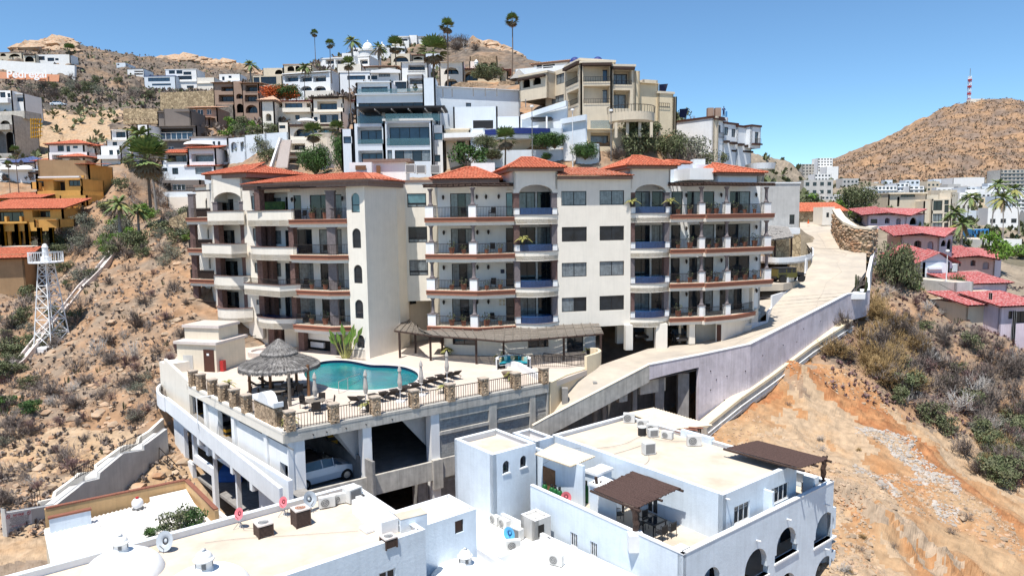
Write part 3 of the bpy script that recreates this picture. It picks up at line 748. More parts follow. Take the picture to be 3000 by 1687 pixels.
h=FP(757,73.6,776,73.2);pier(h,0,.7,1.0,3.2,-.7,0,'canterab');MB().fb(FP(775,75.5,862,73),0,3.1,.95,1.9,-.6,-.2).build('planter_hedge','leafg',BLD)
b=MB();b.fb(FP(1095,84,1200,84),0,4.2,3.9,6.6,-3,0);b.build('roof_room','lilac' if 0 else 'white',BLD)
MB().fb(FP(1075,83.8,1212,83.8),0,5.6,6.6,6.95,-3.4,.2).build('roof_trim','fascia',BLD)
MB().fb(FP(1112,83.7,1124,83.7),0,.5,5.0,6.2,0,.05).build('door','wood',BLD)
MB().fb(FP(1035,80,1098,80),0,2.5,5.0,6.3,-1,0).build('roof_room','white',BLD)
MB().fb(FP(1052,79.9,1082,79.9),0,1.2,5.45,5.95,0,.04).build('wood_panel','wood',BLD)
def ac_box(u,v,D,w=.95,h=.75,d=.4,rz=0,label='white air conditioning unit on the roof',fan=True,m='acwhite',group=None):
 o=TL('air_conditioner',label,'air conditioner',W(u,v,D),group,rz)
 MB().box((-w/2,-d/2,.06),(w/2,d/2,h)).build('casing',m,o)
 b=MB().box((-w/2+.05,-d/2,0),(-w/2+.12,d/2,.06)).box((w/2-.12,-d/2,0),(w/2-.05,d/2,.06));b.build('foot','acgrille',o)
 if fan:
  b=MB();c=V((-w*.14,-d/2-.012,h*.54));r=h*.38
  b.add([c+V((cos(t*pi/8)*r,0,sin(t*pi/8)*r))for t in range(16)]+[c+V((cos(t*pi/8)*r,.02,sin(t*pi/8)*r))for t in range(16)],[tuple(range(16))]+[(i,(i+1)%16,16+(i+1)%16,16+i)for i in range(16)])
  b.build('fan_grille','acgrille',o)
  b=MB()
  for rr in(.95,.6,.25):
   for t in range(16):b.tube([c+V((cos(t*pi/8)*r*rr,-.02,sin(t*pi/8)*r*rr)),c+V((cos((t+1)*pi/8)*r*rr,-.02,sin((t+1)*pi/8)*r*rr))],.008,3,False)
  b.build('fan_guard','acwhite',o)
 else:
  b=MB().box((-w/2+.08,-d/2-.015,.14),(w/2-.08,-d/2,h-.06));b.build('coil_grille','acgrille',o)
 return o
for k,(u,v,L_)in enumerate(((1203,508,'leftmost'),(1234,510,'middle'),(1276,510,'rightmost'))):
 ac_box(u,v,82,1.1,1.0,.6,label='%s of three white air conditioning units behind the roof trim of the link block'%L_,fan=False,group='air conditioners on the link block roof')
 # == pool terrace, garage, ramp and driveway
from mathutils.geometry import tessellate_polygon
def smooth(pts,k=5,closed=True):
 n=len(pts);out=[]
 for i in range(n if closed else n-1):
  p0,p1,p2,p3=(pts[(i+j-1)%n]if closed else pts[min(max(i+j-1,0),n-1)]for j in range(4))
  for t in range(k):
   t/=k;out.append(.5*((2*p1)+(p2-p0)*t+(2*p0-5*p1+4*p2-p3)*t*t+(3*p1-p0-3*p2+p3)*t**3))
 return out if closed else out+[pts[-1]]
def ringoff(pts,d):
 n=len(pts);a=sum(pts[i].x*pts[(i+1)%n].y-pts[(i+1)%n].x*pts[i].y for i in range(n));sg=1 if a>0 else-1
 out=[]
 for i in range(n):
  t=(pts[(i+1)%n]-pts[i-1]).normalized();out.append(pts[i]+V((t.y,-t.x))*d*sg)
 return out
def poly_with_holes(mb,outer,holes,z):
 allp=[V((*p[:2],z))for p in outer]+[V((*p[:2],z))for h in holes for p in h]
 tris=tessellate_polygon([[V((*p[:2],0))for p in outer]]+[[V((*p[:2],0))for p in h]for h in holes])
 return mb.add(allp,[tuple(t)for t in tris])
D2=lambda u,v,z=ZD:V(WZ(u,v,z)[:2])
DF,DR,DL=D2(833,1270),D2(1604,1126),D2(554,1130)
FE=Fr(DF,DR);LE=Fr(DL,DF)
pool=smooth([D2(480+x/3.433,850+y/3.433)for x,y in((1500,745),(1640,712),(1800,706),(1930,722),(2080,752),(2250,757),(2420,775),(2545,830),(2545,900),(2440,955),(2250,992),(2020,1006),(1830,1003),(1650,978),(1500,925),(1420,870),(1420,800))],4)
cop=ringoff(pool,.5)
DECK=T('pool_terrace','cream pool terrace slab raised over the open garage in front of the apartment building','terrace',D2(1000,1100).to_3d()+V((0,0,ZD)))
outer=[DF,DR,D2(1757,1070),G2(1760,72),G2(1760,86),G2(555,90),G2(497,68.5),D2(497,1095),DL]
b=MB();poly_with_holes(b,outer,[cop],ZD);n=len(outer)
for i in range(n):
 p,q=outer[i],outer[(i+1)%n];b.q((*p,ZD),(*q,ZD),(*q,ZD-.45),(*p,ZD-.45))
b.q(*[(*p,ZD-.45)for p in outer]);struct_deck=b.build('terrace_floor','deck',DECK)
b=MB();poly_with_holes(b,cop,[pool],ZD+.03)
for i in range(len(cop)):p,q=cop[i-1],cop[i];b.q((*p,ZD),(*q,ZD),(*q,ZD+.03),(*p,ZD+.03))
b.build('pool_coping','coping',DECK)
b=MB()
for i in range(len(pool)):p,q=pool[i-1],pool[i];b.q((*p,ZD+.03),(*q,ZD+.03),(*q,ZD-1.4),(*p,ZD-1.4))
b.build('pool_wall','navy',DECK)
PW=single(MB().q(*[(*p,ZD-.24)for p in pool]).build('pool_water','aqua'),'turquoise water of the kidney shaped swimming pool','pool');
b=MB();b.fb(FE,-.05,FE.L,ZD-.62,ZD-.02,.0,.14).fb(FE,0,FE.L,ZD-.02,ZD+.16,-.32,.16);b.build('edge_beam','concrete',DECK)
b=MB();b.fb(LE,0,LE.L+.05,ZD-.62,ZD-.02,.0,.14).fb(LE,0,LE.L,ZD-.02,ZD+.16,-.32,.16);b.build('edge_beam','cream',DECK)
for u in(905,945,1003,1062,1140):
 s=S(FE,u,ZD);MB().tube([FE.pt(s,ZD-.35,.12),FE.pt(s,ZD-.36,.30)],.04,6).build('drain_spout','iron',DECK)
def stone_post(fr,s,par=DECK,h=1.35,w=.66,lab=None):
 o=T('stone_post',lab or 'stone post','post',fr.pt(s,ZD+.16,-.1),'rough stone posts of the terrace railing')
 b=MB();r=RD
 for k in range(6):
  for j in range(8):
   a=j*pi/4+(k%2)*.3;c=fr.pt(s+cos(a)*w*.35,ZD+.27+k*(h-.1)/6,-.1+sin(a)*w*.35)
   b.ico(c,.135,.9,.3)
 b.fb(fr,s-w*.46,s+w*.46,ZD+.1,ZD+h,-.1-w*.46,-.1+w*.46)
 x=b.build('masonry','stone',o);x['kind']='stuff'
 MB().fb(fr,s-w*.52,s+w*.52,ZD+h,ZD+h+.09,-.1-w*.52,-.1+w*.52).build('post_cap','postcap',o)
posts=[S(FE,u,ZD+.6)for u in(840,971,1095,1210,1317,1416,1511,1594)]
names=['at the front corner of the terrace','second from the front corner','beside the single lounger','in front of the middle loungers','beside the potted palm near the last loungers','between two plain railing bays right of the loungers','beside the round planter bowl','at the right end of the terrace railing']
for s,nm in zip(posts,names):stone_post(FE,s,lab='rough brown stone railing post '+nm)
RAIL=T('terrace_railing','black iron railing along the front edge of the pool terrace','railing',FE.pt(8,ZD))
for s,t in zip(posts,posts[1:]):rail(RAIL,FE,s+.36,t-.36,ZD+.18,1.0,n=-.1,st=.19,w=.028,name='railing_panel')
lp=[S(LE,u,ZD+.6)for u in(557,579,612,643,675,710)]
ln=['nearest the hut door','with the climbing shrub','second from the hut on the left edge','beside the potted palm at the left edge','left of the thatched shelter','next to the white scalloped barbecue wall']
for s,nm in zip(lp,ln):stone_post(LE,s,lab='rough brown stone railing post '+nm)
RAIL2=T('terrace_railing','black iron railing panels between stone posts on the left terrace edge','railing',LE.pt(4,ZD))
for s,t in zip(lp,lp[1:]):rail(RAIL2,LE,s+.36,t-.36,ZD+.18,1.0,n=-.1,st=.19,name='railing_panel')
sA,sB=S(LE,738,ZD+.6),S(LE,797,ZD+.6)
rail(RAIL2,LE,lp[-1]+.36,sA-.1,ZD+.18,1.0,n=-.1,st=.19,name='railing_panel');rail(RAIL2,LE,sB+.1,posts[0]+LE.L-.6 if 0 else LE.L-.5,ZD+.18,1.0,n=-.1,st=.19,name='railing_panel')
BW=T('barbecue_wall','stone barbecue wall with white scalloped top on the left terrace edge','wall',LE.pt((sA+sB)/2,ZD))
MB().fb(LE,sA,sB,ZD,ZD+1.45,-.5,.05).build('stone_wall','stone',BW)
b=MB();k=24;L_=sB-sA;prof=[]
for i in range(k+1):
 t=i/k;z=1.5+(.62*sqrt(max(0,1-((t-.5)/.24)**2))if abs(t-.5)<.24 else(.18 if abs(t-.5)>.42 else 0));prof.append((sA-.1+t*(L_+.2),ZD+z+.1))
for(a,z0),(c,z1)in zip(prof,prof[1:]):
 P=[LE.pt(a,ZD+1.453,-.56),LE.pt(c,ZD+1.453,-.56),LE.pt(c,ZD+1.453,.11),LE.pt(a,ZD+1.453,.11),LE.pt(a,z0,-.56),LE.pt(c,z1,-.56),LE.pt(c,z1,.11),LE.pt(a,z0,.11)]
 b.add(P,[(4,5,6,7),(0,1,5,4),(2,3,7,6),(1,2,6,5),(3,0,4,7)])
b.build('scalloped_top','whitem',BW)
# ---- garage under the terrace
ZG=-18.35
GAR=T('open_garage','open concrete parking garage under the pool terrace with striped pillars','garage',FE.pt(5,ZG))
def gp(fr,s0,s1,z0,z1,n0,n1,m,nm='pillar'):MB().fb(fr,s0,s1,z0,z1,n0,n1).build(nm,m,GAR)
inw=[DF+V((0,.6)),DR+V((-.5,.6)),G2(1600,75),G2(560,78),DL+V((.5,0))]
MB().hex(inw,ZG-.4,ZG).build('garage_floor','concd',GAR)
for(a,c)in((857,884),(1057,1083),(1259,1284)):gp(FE,S(FE,a,-16),S(FE,c,-16),-22.5,ZD-.62,-.8,.0,'white')
gp(FE,S(FE,840,-16),S(FE,857,-16),-22.5,ZD-.62,-.7,-.02,'white')
pe=[S(FE,845,-18.5),S(FE,1262,-18.5),S(FE,1604,-18.5)]
gp(FE,pe[0]-.5,pe[1],-19.2,-17.8,.0,.22,'concrete','parapet');gp(FE,pe[1]+.7,pe[2],-19.2,-17.75,.02,.2,'concrete','parapet')
gp(FE,pe[1]-.1,pe[1]+.7,-19.9,-17.7,.0,.35,'concrete','corbel')
gp(FE,S(FE,1225,-21),S(FE,1255,-21),-24,-19.2,-1.2,-.3,'concd')
def stripes(fr,s0,s1,z0,z1,n0,n1):
 b1,b2=MB(),MB();k=9;h=(z1-z0)/k
 for i in range(k):(b1 if i%2 else b2).fb(fr,s0,s1,z0+i*h,z0+(i+1)*h-.002,n0,n1)
 b1.build('yellow_stripes','yellow',GAR);b2.build('black_stripes','black',GAR)
fi=FE.off(-5)
for(a,c,n)in((955,981,-5.5),(1051,1059,-.85)):
 f=FE.off(n);s0,s1=S(f,a,-16),S(f,c,-16);gp(f,s0,s1,ZG,ZD-.5,-.5,0,'white');stripes(f,s0-.02,s1+.02,ZG,ZG+2.6 if n<-1 else-16.0,-.52,.02)
for(u0,v0,u1,v1)in((1010,1262,1057,1325),(1210,1250,1262,1282)):
 f=FE.off(-1.2);a,z0=f.uv(u0,v0);c,z1=f.uv(u1,v1)
 MB().add([f.pt(a-1.2,z0+1,0),f.pt(c,z1-1.0,0),f.pt(c,-14.3,0),f.pt(a-1.2,-14.3,0)],[(0,1,2,3)]).build('ramp_wall','greyw',GAR)
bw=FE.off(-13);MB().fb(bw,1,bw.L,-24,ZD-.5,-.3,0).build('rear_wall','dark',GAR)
BLK=T('block_wall','grey concrete block wall with concrete frame below the right end of the terrace railing','wall',FE.pt(FE.L-4,-18))
cs=[S(FE,u,-16)for u in(1284,1430,1452,1550,1566,1604)]
MB().fb(FE,cs[0],cs[5],-24,ZD-.6,-.5,-.12).build('mortar_bed','concd',BLK)
for a,c in((cs[1],cs[2]),(cs[3],cs[4]),(cs[5]-.12,cs[5])):MB().fb(FE,a,c,-22,ZD-.62,-.2,.1).build('concrete_column','concrete',BLK)
for a,c in((cs[0],cs[1]),(cs[2],cs[3])):MB().fb(FE,a,c,-16.0,-15.75,-.2,.05).build('concrete_beam','concrete',BLK)
MB().fb(FE,cs[0],cs[4],ZD-1.15,ZD-.622,-.2,.06).build('concrete_beam','concrete',BLK)
b=MB()
for(a,c,zt)in((cs[0],cs[1],ZD-1.17),(cs[2],cs[3],ZD-1.17),(cs[4],cs[5]-.12,ZD-.9)):
 z=zt;row=0
 while z>-19.5:
  x=a+(-.2 if row%2 else 0)
  while x<c:
   x0,x1=max(x+.008,a),min(x+.392,c)
   if x1-x0>.05 and not(-16.02<z-.1<-15.7):b.fb(FE,x0,x1,z-.192,z-.008,-.15,-.09+RD.uniform(-.006,.006))
   x+=.4
  z-=.2;row+=1
x=b.build('concrete_block','block',BLK);x['kind']='stuff'
LW=LE.off(-.15)
hs=[LW.r(560,1170,604,1262),LW.r(641,1215,684,1330),LW.r(822,1345,850,1450)]
hs=[(hs[0][0],hs[0][1],ZG,-14.45),(hs[1][0],hs[1][1],ZG,-14.6),(hs[2][0],hs[2][1]-.25,ZG,-15.9)]
MB().wall(LW,-1.5,LW.L+.1,ZG-.4,ZD-.6,hs,.35).build('garage_side_wall','white',GAR)
for a in(hs[0][1]+.1,hs[1][1]+.25):
 MB().fb(LW,a,a+.55,ZG-.4,ZD-.6,-.1,.22).build('pillar','white',GAR)
for a in(S(LW,770,-16),):MB().fb(LW,a,a+.5,ZG-.4,ZD-.6,-.1,.16).build('pillar','white',GAR)
for(u0,u1,z)in((640,676,-15),(693,758,-15.1),(775,850,-15.1)):
 MB().fb(LW,S(LW,u0,z),S(LW,u1,z),-14.62,-14.52,0,.03).build('drip_line','acgrille',GAR)
for h in(hs[0],hs[1]):
 stripes(LW,h[0]+.0,h[0]+.5,ZG+.4,ZG+2.4,-.9,-.36)
RW0,RW1=W(484,1163,58.3),W(818,1430,41.8)
rf=Fr(RW0[:2],RW1[:2])
RMP=T('garage_ramp','white parapet of the descending garage ramp left of the terrace with columns below','ramp',rf.pt(9,-18))
def slope_box(par,name,m,fr,s0,s1,z00,z01,z10,z11,n0,n1):
 P=[fr.pt(s0,z00,n0),fr.pt(s1,z10,n0),fr.pt(s1,z10,n1),fr.pt(s0,z00,n1),fr.pt(s0,z01,n0),fr.pt(s1,z11,n0),fr.pt(s1,z11,n1),fr.pt(s0,z01,n1)]
 return MB().add(P,[(3,2,1,0),(4,5,6,7),(0,1,5,4),(1,2,6,5),(2,3,7,6),(3,0,4,7)]).build(name,m,par)
slope_box(RMP,'parapet','whitec',rf,0,rf.L,RW0.z-1.25,RW0.z,RW1.z-1.25,RW1.z,-.22,0)
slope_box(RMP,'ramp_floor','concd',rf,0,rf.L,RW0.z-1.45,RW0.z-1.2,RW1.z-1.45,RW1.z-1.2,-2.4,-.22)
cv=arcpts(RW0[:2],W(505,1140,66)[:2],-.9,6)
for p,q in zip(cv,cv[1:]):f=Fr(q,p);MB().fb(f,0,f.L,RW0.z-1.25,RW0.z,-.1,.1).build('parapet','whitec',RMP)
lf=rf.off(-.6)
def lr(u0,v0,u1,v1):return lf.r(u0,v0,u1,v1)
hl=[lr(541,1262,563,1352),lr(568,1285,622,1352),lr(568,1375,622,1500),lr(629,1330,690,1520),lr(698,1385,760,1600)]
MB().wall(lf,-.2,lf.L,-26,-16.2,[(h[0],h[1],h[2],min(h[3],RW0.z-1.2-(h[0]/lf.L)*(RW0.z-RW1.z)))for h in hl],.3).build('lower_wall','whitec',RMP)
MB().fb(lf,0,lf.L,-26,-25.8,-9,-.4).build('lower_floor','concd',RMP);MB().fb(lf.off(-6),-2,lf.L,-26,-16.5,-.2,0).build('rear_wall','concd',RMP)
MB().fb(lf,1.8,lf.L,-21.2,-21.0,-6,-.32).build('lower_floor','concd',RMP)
for u in(596,655,712):f=lf.off(-2.5);s=S(f,u,-19);MB().fb(f,s,s+.5,-25,-16.4,-.5,0).build('pillar','concd',RMP)
for s in(7.5,10.8,14.2,17.6):z=RW0.z-1.25-(s/rf.L)*(RW0.z-RW1.z);MB().fb(rf,s,s+.45,z-.55,z,-.5,.0).build('beam_end','whitec',RMP)
MB().tube([rf.pt(8.2,RW0.z-1,.08),rf.pt(8.2,RW0.z+1.5,.08),rf.pt(8.9,RW0.z+1.6,-1)],.05,6).build('vent_pipe','whitem',RMP)
# ---- hut
hut=Fr(D2(522,1084),D2(636,1090));HU=T('service_hut','small cream service hut with stepped flat roof and brown door at the terrace left corner','hut',hut.pt(1.5,ZD))
MB().fb(hut,0,hut.L,ZD-1.5,-11.2,-4.2,0).build('wall','creamd',HU)
b=MB().fb(hut,-.2,hut.L+.2,-11.2,-10.95,-4.4,.2);b.build('cornice','coping',HU)
MB().fb(hut,.1,hut.L-.4,-10.95,-9.85,-3.8,-1.0).build('upper_wall','creamd',HU)
MB().fb(hut,-.05,hut.L-.25,-9.85,-9.6,-3.95,-.85).build('cornice','coping',HU)
MB().fb(hut,.1,hut.L-.4,-9.598,-9.59,-3.8,-1.0).build('roof_surface','deck',HU)
s0,s1=S(hut,595,-12.5),S(hut,625,-12.5)
d=MB().fb(hut,s0,s1,ZD,ZD+2.05,0,.05).build('door','bdoor',HU);MB().fb(hut,s0+.35,s0+.6,ZD+1.5,ZD+1.7,.05,.06).build('door_sign','whitem',HU)
for(u,v0,v1)in((540,1040,1100),):h=hut.r(538,1040,566,1090);MB().fb(hut,h[0],h[1],ZD,h[3],0,.04).build('recessed_panel','greyw',HU)
b=MB();f=Fr(D2(488,1098),D2(552,1128));
slope_box(HU,'stair_parapet','cream',f,-.5,f.L,ZD-3,ZD+1.4,ZD-3,ZD+.3,-.25,0)
MB().fb(f,-2.2,-.2,-19,ZD+.9,-2.5,-.1).build('stair_block','cream',HU)
SPK=single(MB().fb(hut,hut.L+.1,hut.L+.45,ZD,ZD+1.0,-.7,-.3).build('fire_hose_cabinet','red'),'small red fire cabinet beside the brown hut door','cabinet')
# ---- palapa
PC=V((*G2(820,55,-12),ZD))
PA=T('thatched_palapa','round two tier grey thatched palapa on wooden posts beside the pool','palapa',PC)
def thatch(z0,z1,r0,r1,nm,n,over=.35):
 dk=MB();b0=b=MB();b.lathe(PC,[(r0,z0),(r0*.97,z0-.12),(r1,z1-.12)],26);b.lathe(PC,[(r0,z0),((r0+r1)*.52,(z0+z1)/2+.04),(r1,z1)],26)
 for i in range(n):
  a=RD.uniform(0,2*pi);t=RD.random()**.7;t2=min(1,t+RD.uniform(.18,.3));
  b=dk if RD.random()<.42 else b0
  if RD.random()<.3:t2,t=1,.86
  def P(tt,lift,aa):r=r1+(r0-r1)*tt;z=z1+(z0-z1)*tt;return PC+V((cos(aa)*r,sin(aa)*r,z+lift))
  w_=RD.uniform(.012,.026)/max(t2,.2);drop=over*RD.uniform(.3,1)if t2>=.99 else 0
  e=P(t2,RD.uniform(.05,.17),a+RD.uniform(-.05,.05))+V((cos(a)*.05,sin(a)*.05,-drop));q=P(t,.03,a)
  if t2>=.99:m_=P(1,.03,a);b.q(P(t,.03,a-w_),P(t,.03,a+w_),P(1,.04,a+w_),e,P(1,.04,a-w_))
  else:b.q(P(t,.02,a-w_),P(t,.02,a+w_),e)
 o=b0.build(nm,'thatch',PA);o['kind']='stuff';o=dk.build(nm+'_dark_blades','thatchd',PA);o['kind']='stuff'  # second mesh holds the darker-toned blades, picked at random
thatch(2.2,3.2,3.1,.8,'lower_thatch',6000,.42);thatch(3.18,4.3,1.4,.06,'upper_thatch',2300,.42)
b=MB();b.lathe(PC,[(2.75,2.2),(.9,3.05)],16);b.build('thatch_underside','gwood',PA)
for(u,v,m)in((733,1154,'wood'),(794,1158,'wood'),(850,1189,'gwood'),(905,1159,'wood'),(870,1140,'wood'),(770,1135,'wood')):
 p=WZ(u,v,ZD);MB().tube([p,p+V((0,0,2.45))],[.13,.11],8).build('post',m,PA)
 # ---- furniture prototypes
def mk_chair():
 o=TL('wicker_chair','dark wicker terrace chair','chair')
 MB().box((-.26,-.26,.36),(.26,.26,.44)).build('seat','wicker',o)
 MB().add([(-.26,.22,.44),(.26,.22,.44),(.26,.28,.44),(-.26,.28,.44),(-.25,.3,.95),(.25,.3,.95),(.25,.36,.95),(-.25,.36,.95)],[(0,1,5,4),(2,3,7,6),(4,5,6,7),(1,2,6,5),(3,0,4,7)]).build('backrest','wicker',o)
 for x in(-.24,.24):
  MB().tube([(x,-.24,.02),(x,-.24,.62),(x,.26,.66)],.022,5).build('armrest','wicker',o)
  MB().tube([(x,.26,0),(x,.26,.44)],.022,5).build('leg','wicker',o)
 return o
def mk_table():
 o=TL('round_table','round dark wicker table','table')
 MB().lathe((0,0,0),[(0,.70),(.7,.70),(.72,.72),(.7,.75),(0,.75)],20).build('tabletop','gwood',o)
 MB().lathe((0,0,0),[(.35,0),(.3,.35),(.34,.7)],12).build('pedestal','wicker',o);return o
def mk_lounger():
 o=TL('sun_lounger','black mesh sun lounger','sun lounger')
 MB().box((-.34,-1.0,.30),(.34,.35,.35)).build('seat','wicker',o)
 MB().add([(-.34,.35,.30),(.34,.35,.30),(.34,.35,.35),(-.34,.35,.35),(-.34,1.0,.78),(.34,1.0,.78),(.34,.97,.83),(-.34,.97,.83)],[(0,1,5,4),(3,2,6,7),(4,5,6,7),(1,2,6,5),(3,0,4,7)]).build('backrest','wicker',o)
 for x in(-.31,.31):
  MB().tube([(x,-1.02,.32),(x,.95,.32)],.025,5).build('side_rail','iron',o)
  for y in(-.85,.7):MB().tube([(x,y,0),(x,y,.32)],.025,5).build('leg','iron',o)
 return o
def mk_umb():
 o=TL('closed_parasol','closed grey parasol','parasol')
 MB().tube([(0,0,0),(0,0,2.75)],.03,6).build('pole','whitem',o)
 MB().lathe((0,0,0),[(.0,2.8),(.1,2.6),(.16,2.35),(.09,2.28),(.12,2.0),(.19,1.45),(.14,1.1),(.10,1.05),(.17,.95),(.0,.9)],9).build('canopy','canvas',o)
 MB().lathe((0,0,0),[(0,.1),(.35,.1),(.38,.06),(.38,0)],14).build('base','whitem',o);return o
az=math.atan2(FE.d.y,FE.d.x)
def tset(u,v,ring,lab,grp,rz=.3):
 p=WZ(u,v,ZD);inst('table',mk_table,p,label='round grey-topped table '+lab,group='round terrace tables')
 for k,(a,w_)in enumerate(ring):
  a=math.radians(a);q=p+V((cos(a)*1.05,sin(a)*1.05,0));inst('chair',mk_chair,q,a-pi/2,'%s dark wicker chair at the table %s'%(w_,lab),group='wicker chairs on the pool terrace')
tset(925,1201,((150,'left'),(20,'right'),(85,'far'),(-70,'nearest')),'in the sun with the closed parasol','')
tset(852,1152,((110,'far'),(20,'right'),(-40,'front right'),(190,'left')),'in the shade right of the palapa centre','')
tset(812,1170,((60,'far'),(-20,'right'),(-100,'front'),(190,'left')),'under the left half of the palapa','')
loung=[(1046,1182,'single one facing the camera beside the stone post'),(1106,1172,'first from the left of the long row by the railing'),(1138,1166,'second of the long row'),(1168,1158,'third of the long row behind a parasol base'),(1200,1147,'fourth of the long row'),(1224,1139,'fifth of the long row beside a parasol'),(1250,1130,'sixth of the long row'),(1276,1122,'seventh of the long row'),(1300,1114,'eighth of the long row'),(1328,1107,'last of the row with its back raised high')]
for k,(u,v,lb)in enumerate(loung):inst('lounger',mk_lounger,WZ(u,v,ZD),az+pi+RD.uniform(-.15,.15)if k else pi*.95,'black sun lounger, '+lb,group='black sun loungers on the pool terrace')
inst('lounger',mk_lounger,WZ(765,1138,ZD),1.9,'black sun lounger behind the left palapa post',group='black sun loungers on the pool terrace')
inst('lounger',mk_lounger,WZ(795,1131,ZD),1.8,'black sun lounger farther back behind the palapa',group='black sun loungers on the pool terrace')
for(u,v,lb)in((925,1200,'standing in the round table'),(1073,1192,'left of the long row of loungers'),(1173,1176,'between the third loungers by the pool'),(1235,1158,'near the right tip of the pool'),(1310,1124,'farthest right beside the last loungers')):
 inst('umb',mk_umb,WZ(u,v,ZD),0,'closed pale grey parasol '+lb,group='closed parasols on the pool terrace')
a,c=WZ(993,1153,ZD),WZ(1057,1128,ZD)
o=T('pool_handrail','stainless handrail bending into the pool','handrail',a)
MB().tube([a,a+V((0,0,.95)),a.lerp(c,.5)+V((0,0,1.0)),c+V((0,0,.95)),c+V((.15,.2,.6)),c+V((.15,.2,-.2))],.035,6).build('top_rail','steel',o)
MB().tube([a.lerp(c,.4)+V((0,0,-.2)),a.lerp(c,.4)+V((0,0,.95))],.03,6).build('support','steel',o);MB().tube([a.lerp(c,.4)+V((0,0,.3)),c+V((0,0,.45))],.02,6).build('lower_rail','steel',o)
p=WZ(808,1214,ZD)
o=T('covered_grill','barbecue grill under a black cover behind the scalloped wall','grill',p)
MB().add([p+V(q)for q in((-.8,-.4,0),(.8,-.4,0),(.8,.4,0),(-.8,.4,0),(-.75,-.35,1.0),(.75,-.35,1.0),(.75,.35,1.0),(-.75,.35,1.0),(-.4,-.2,1.35),(.4,-.2,1.35),(.4,.2,1.35),(-.4,.2,1.35))],[(0,1,5,4),(1,2,6,5),(2,3,7,6),(3,0,4,7),(4,5,9,8),(5,6,10,9),(6,7,11,10),(7,4,8,11),(8,9,10,11)]).build('cover','black',o)
sc_=WZ(1504,1078,ZD)
o=T('curved_sofa_bench','built-in curved white bench with teal cushion at the right end of the terrace','bench',sc_)
b=MB();b.lathe(sc_+V((0,0,0)),[(1.6,0),(1.6,.95),(1.38,.98),(1.38,.4)],20,math.radians(-25),math.radians(205));b.lathe(sc_,[(1.38,0.36),(.75,.36),(.75,0)],20,math.radians(-25),math.radians(205));b.build('bench_shell','whitem',o)
MB().lathe(sc_,[(1.36,.37),(1.36,.52),(.72,.52),(.72,.37)],20,math.radians(-20),math.radians(200)).build('seat_cushion','teal',o)
for k,(m_,nm)in enumerate((('pillowy','yellow'),('pillowg','dark green'),('pillowl','striped pale teal'),('teal','teal'),('pillowy','yellow'),('pillowg','dark green'),('teal','teal'),('pillowy','yellow'),('pillowl','pale teal'))):
 a=math.radians(165-k*18);c=sc_+V((cos(a)*1.2,sin(a)*1.2,.52));tq=V((sin(a),-cos(a)));f=Fr(V(c[:2])+tq*.19,V(c[:2])-tq*.19)
 order=('first','second','third','fourth','fifth','sixth','seventh','eighth','ninth')[k]
 single(MB().fb(f,0,f.L,.52+ZD,.9+ZD,-.08,.08).build('throw_pillow',m_),'%s throw pillow, %s from the left on the curved bench'%(nm,order),'pillow','throw pillows on the curved bench')
bl=WZ(1487,1108,ZD);o=T('planter_bowl','round brown planter bowl with green fern near the right railing','planter',bl)
MB().lathe(bl,[(0,.1),(.25,.05),(.5,.5),(.55,.55),(.48,.55),(.3,.45),(0,.45)],16).build('bowl','trunk',o)
SW=T('terrace_side_wall','cream retaining wall with rounded end between terrace and entrance ramp','wall',D2(1680,1090).to_3d()+V((0,0,ZD)))
pw=[DR+V((.25,.1)),D2(1660,1102),D2(1715,1084),D2(1745,1074)]
b=MB();strip(b,pw,-17.5,ZD+.12,-.25,.0);b.build('wall','yellowc',SW)
en=smooth([D2(1716,1083),D2(1745,1074),D2(1757,1066),D2(1748,1058),D2(1730,1058)],4,False)
b=MB();strip(b,en,-15,ZD+1.25,-.14,.14);b.build('rounded_end','yellowc',SW)
b=MB();strip(b,[D2(1455,1062),D2(1520,1078),DR+V((-.1,.2))],ZD,ZD+.5,-.15,.15);b.build('low_wall','whitem',SW)
path_rail(SW,[D2(1487,1066),D2(1540,1074),D2(1600,1078),D2(1660,1078),D2(1714,1070)],ZD+.1,1.0,st=.17)
rail(SW,FP(1590,65.5,1722,62.5),0,5.3,ZD-.1,.9,st=.15,name='railing')
# ---- pergola around the ground storey
PG=T('reed_pergola','long grey reed-roofed pergola on dark posts around the ground floor by the pool','pergola',D2(1400,1060).to_3d()+V((0,0,ZD)))
ed=[D2(1156,968,-11.2),D2(1262,983,-11.2),D2(1396,991,-11.15),D2(1476,998,-11.15),D2(1580,991,-11.15),D2(1768,974,-11.1)]
bk_=[V(lk2.pt(-.0,0)[:2])+V((0,-1.0)),V(g1.pt(-1.2,0,3.0)[:2]),V(g1.pt(2.8,0)[:2]),V(g1.pt(g1.L,0)[:2]),V(g2.pt(g2.L*.55,0)[:2]),V(g3.pt(g3.L+.3,0)[:2])]
for i in range(5):
 e0,e1,c0,c1=ed[i],ed[i+1],bk_[i],bk_[i+1];z=-11.15;b=MB();n=26
 for k in range(n):
  t0,t1=k/n,(k+.86)/n
  b.q(*[V((*x,zz))for x,zz in((e0.lerp(c0,t0),z+t0*.3),(e1.lerp(c1,t0),z+t0*.3),(e1.lerp(c1,t1),z+t1*.3+RD.uniform(-.02,.03)),(e0.lerp(c0,t1),z+t1*.3+RD.uniform(-.02,.03)))])
 x=b.build('reed_cover','gwood',PG);x['kind']='stuff'
 MB().tube([V((*e0,z-.1)),V((*e1,z-.1))],.09,6).build('edge_beam','dwood',PG)
 m=max(2,int((e1-e0).length/.85))
 for k in range(m):
  t=k/m;MB().tube([V((*(e0.lerp(e1,t)+(e0-c0).normalized()*.15),z+.06)),V((*c0.lerp(c1,t),z+.38))],.045,5).build('rafter','gwood',PG)
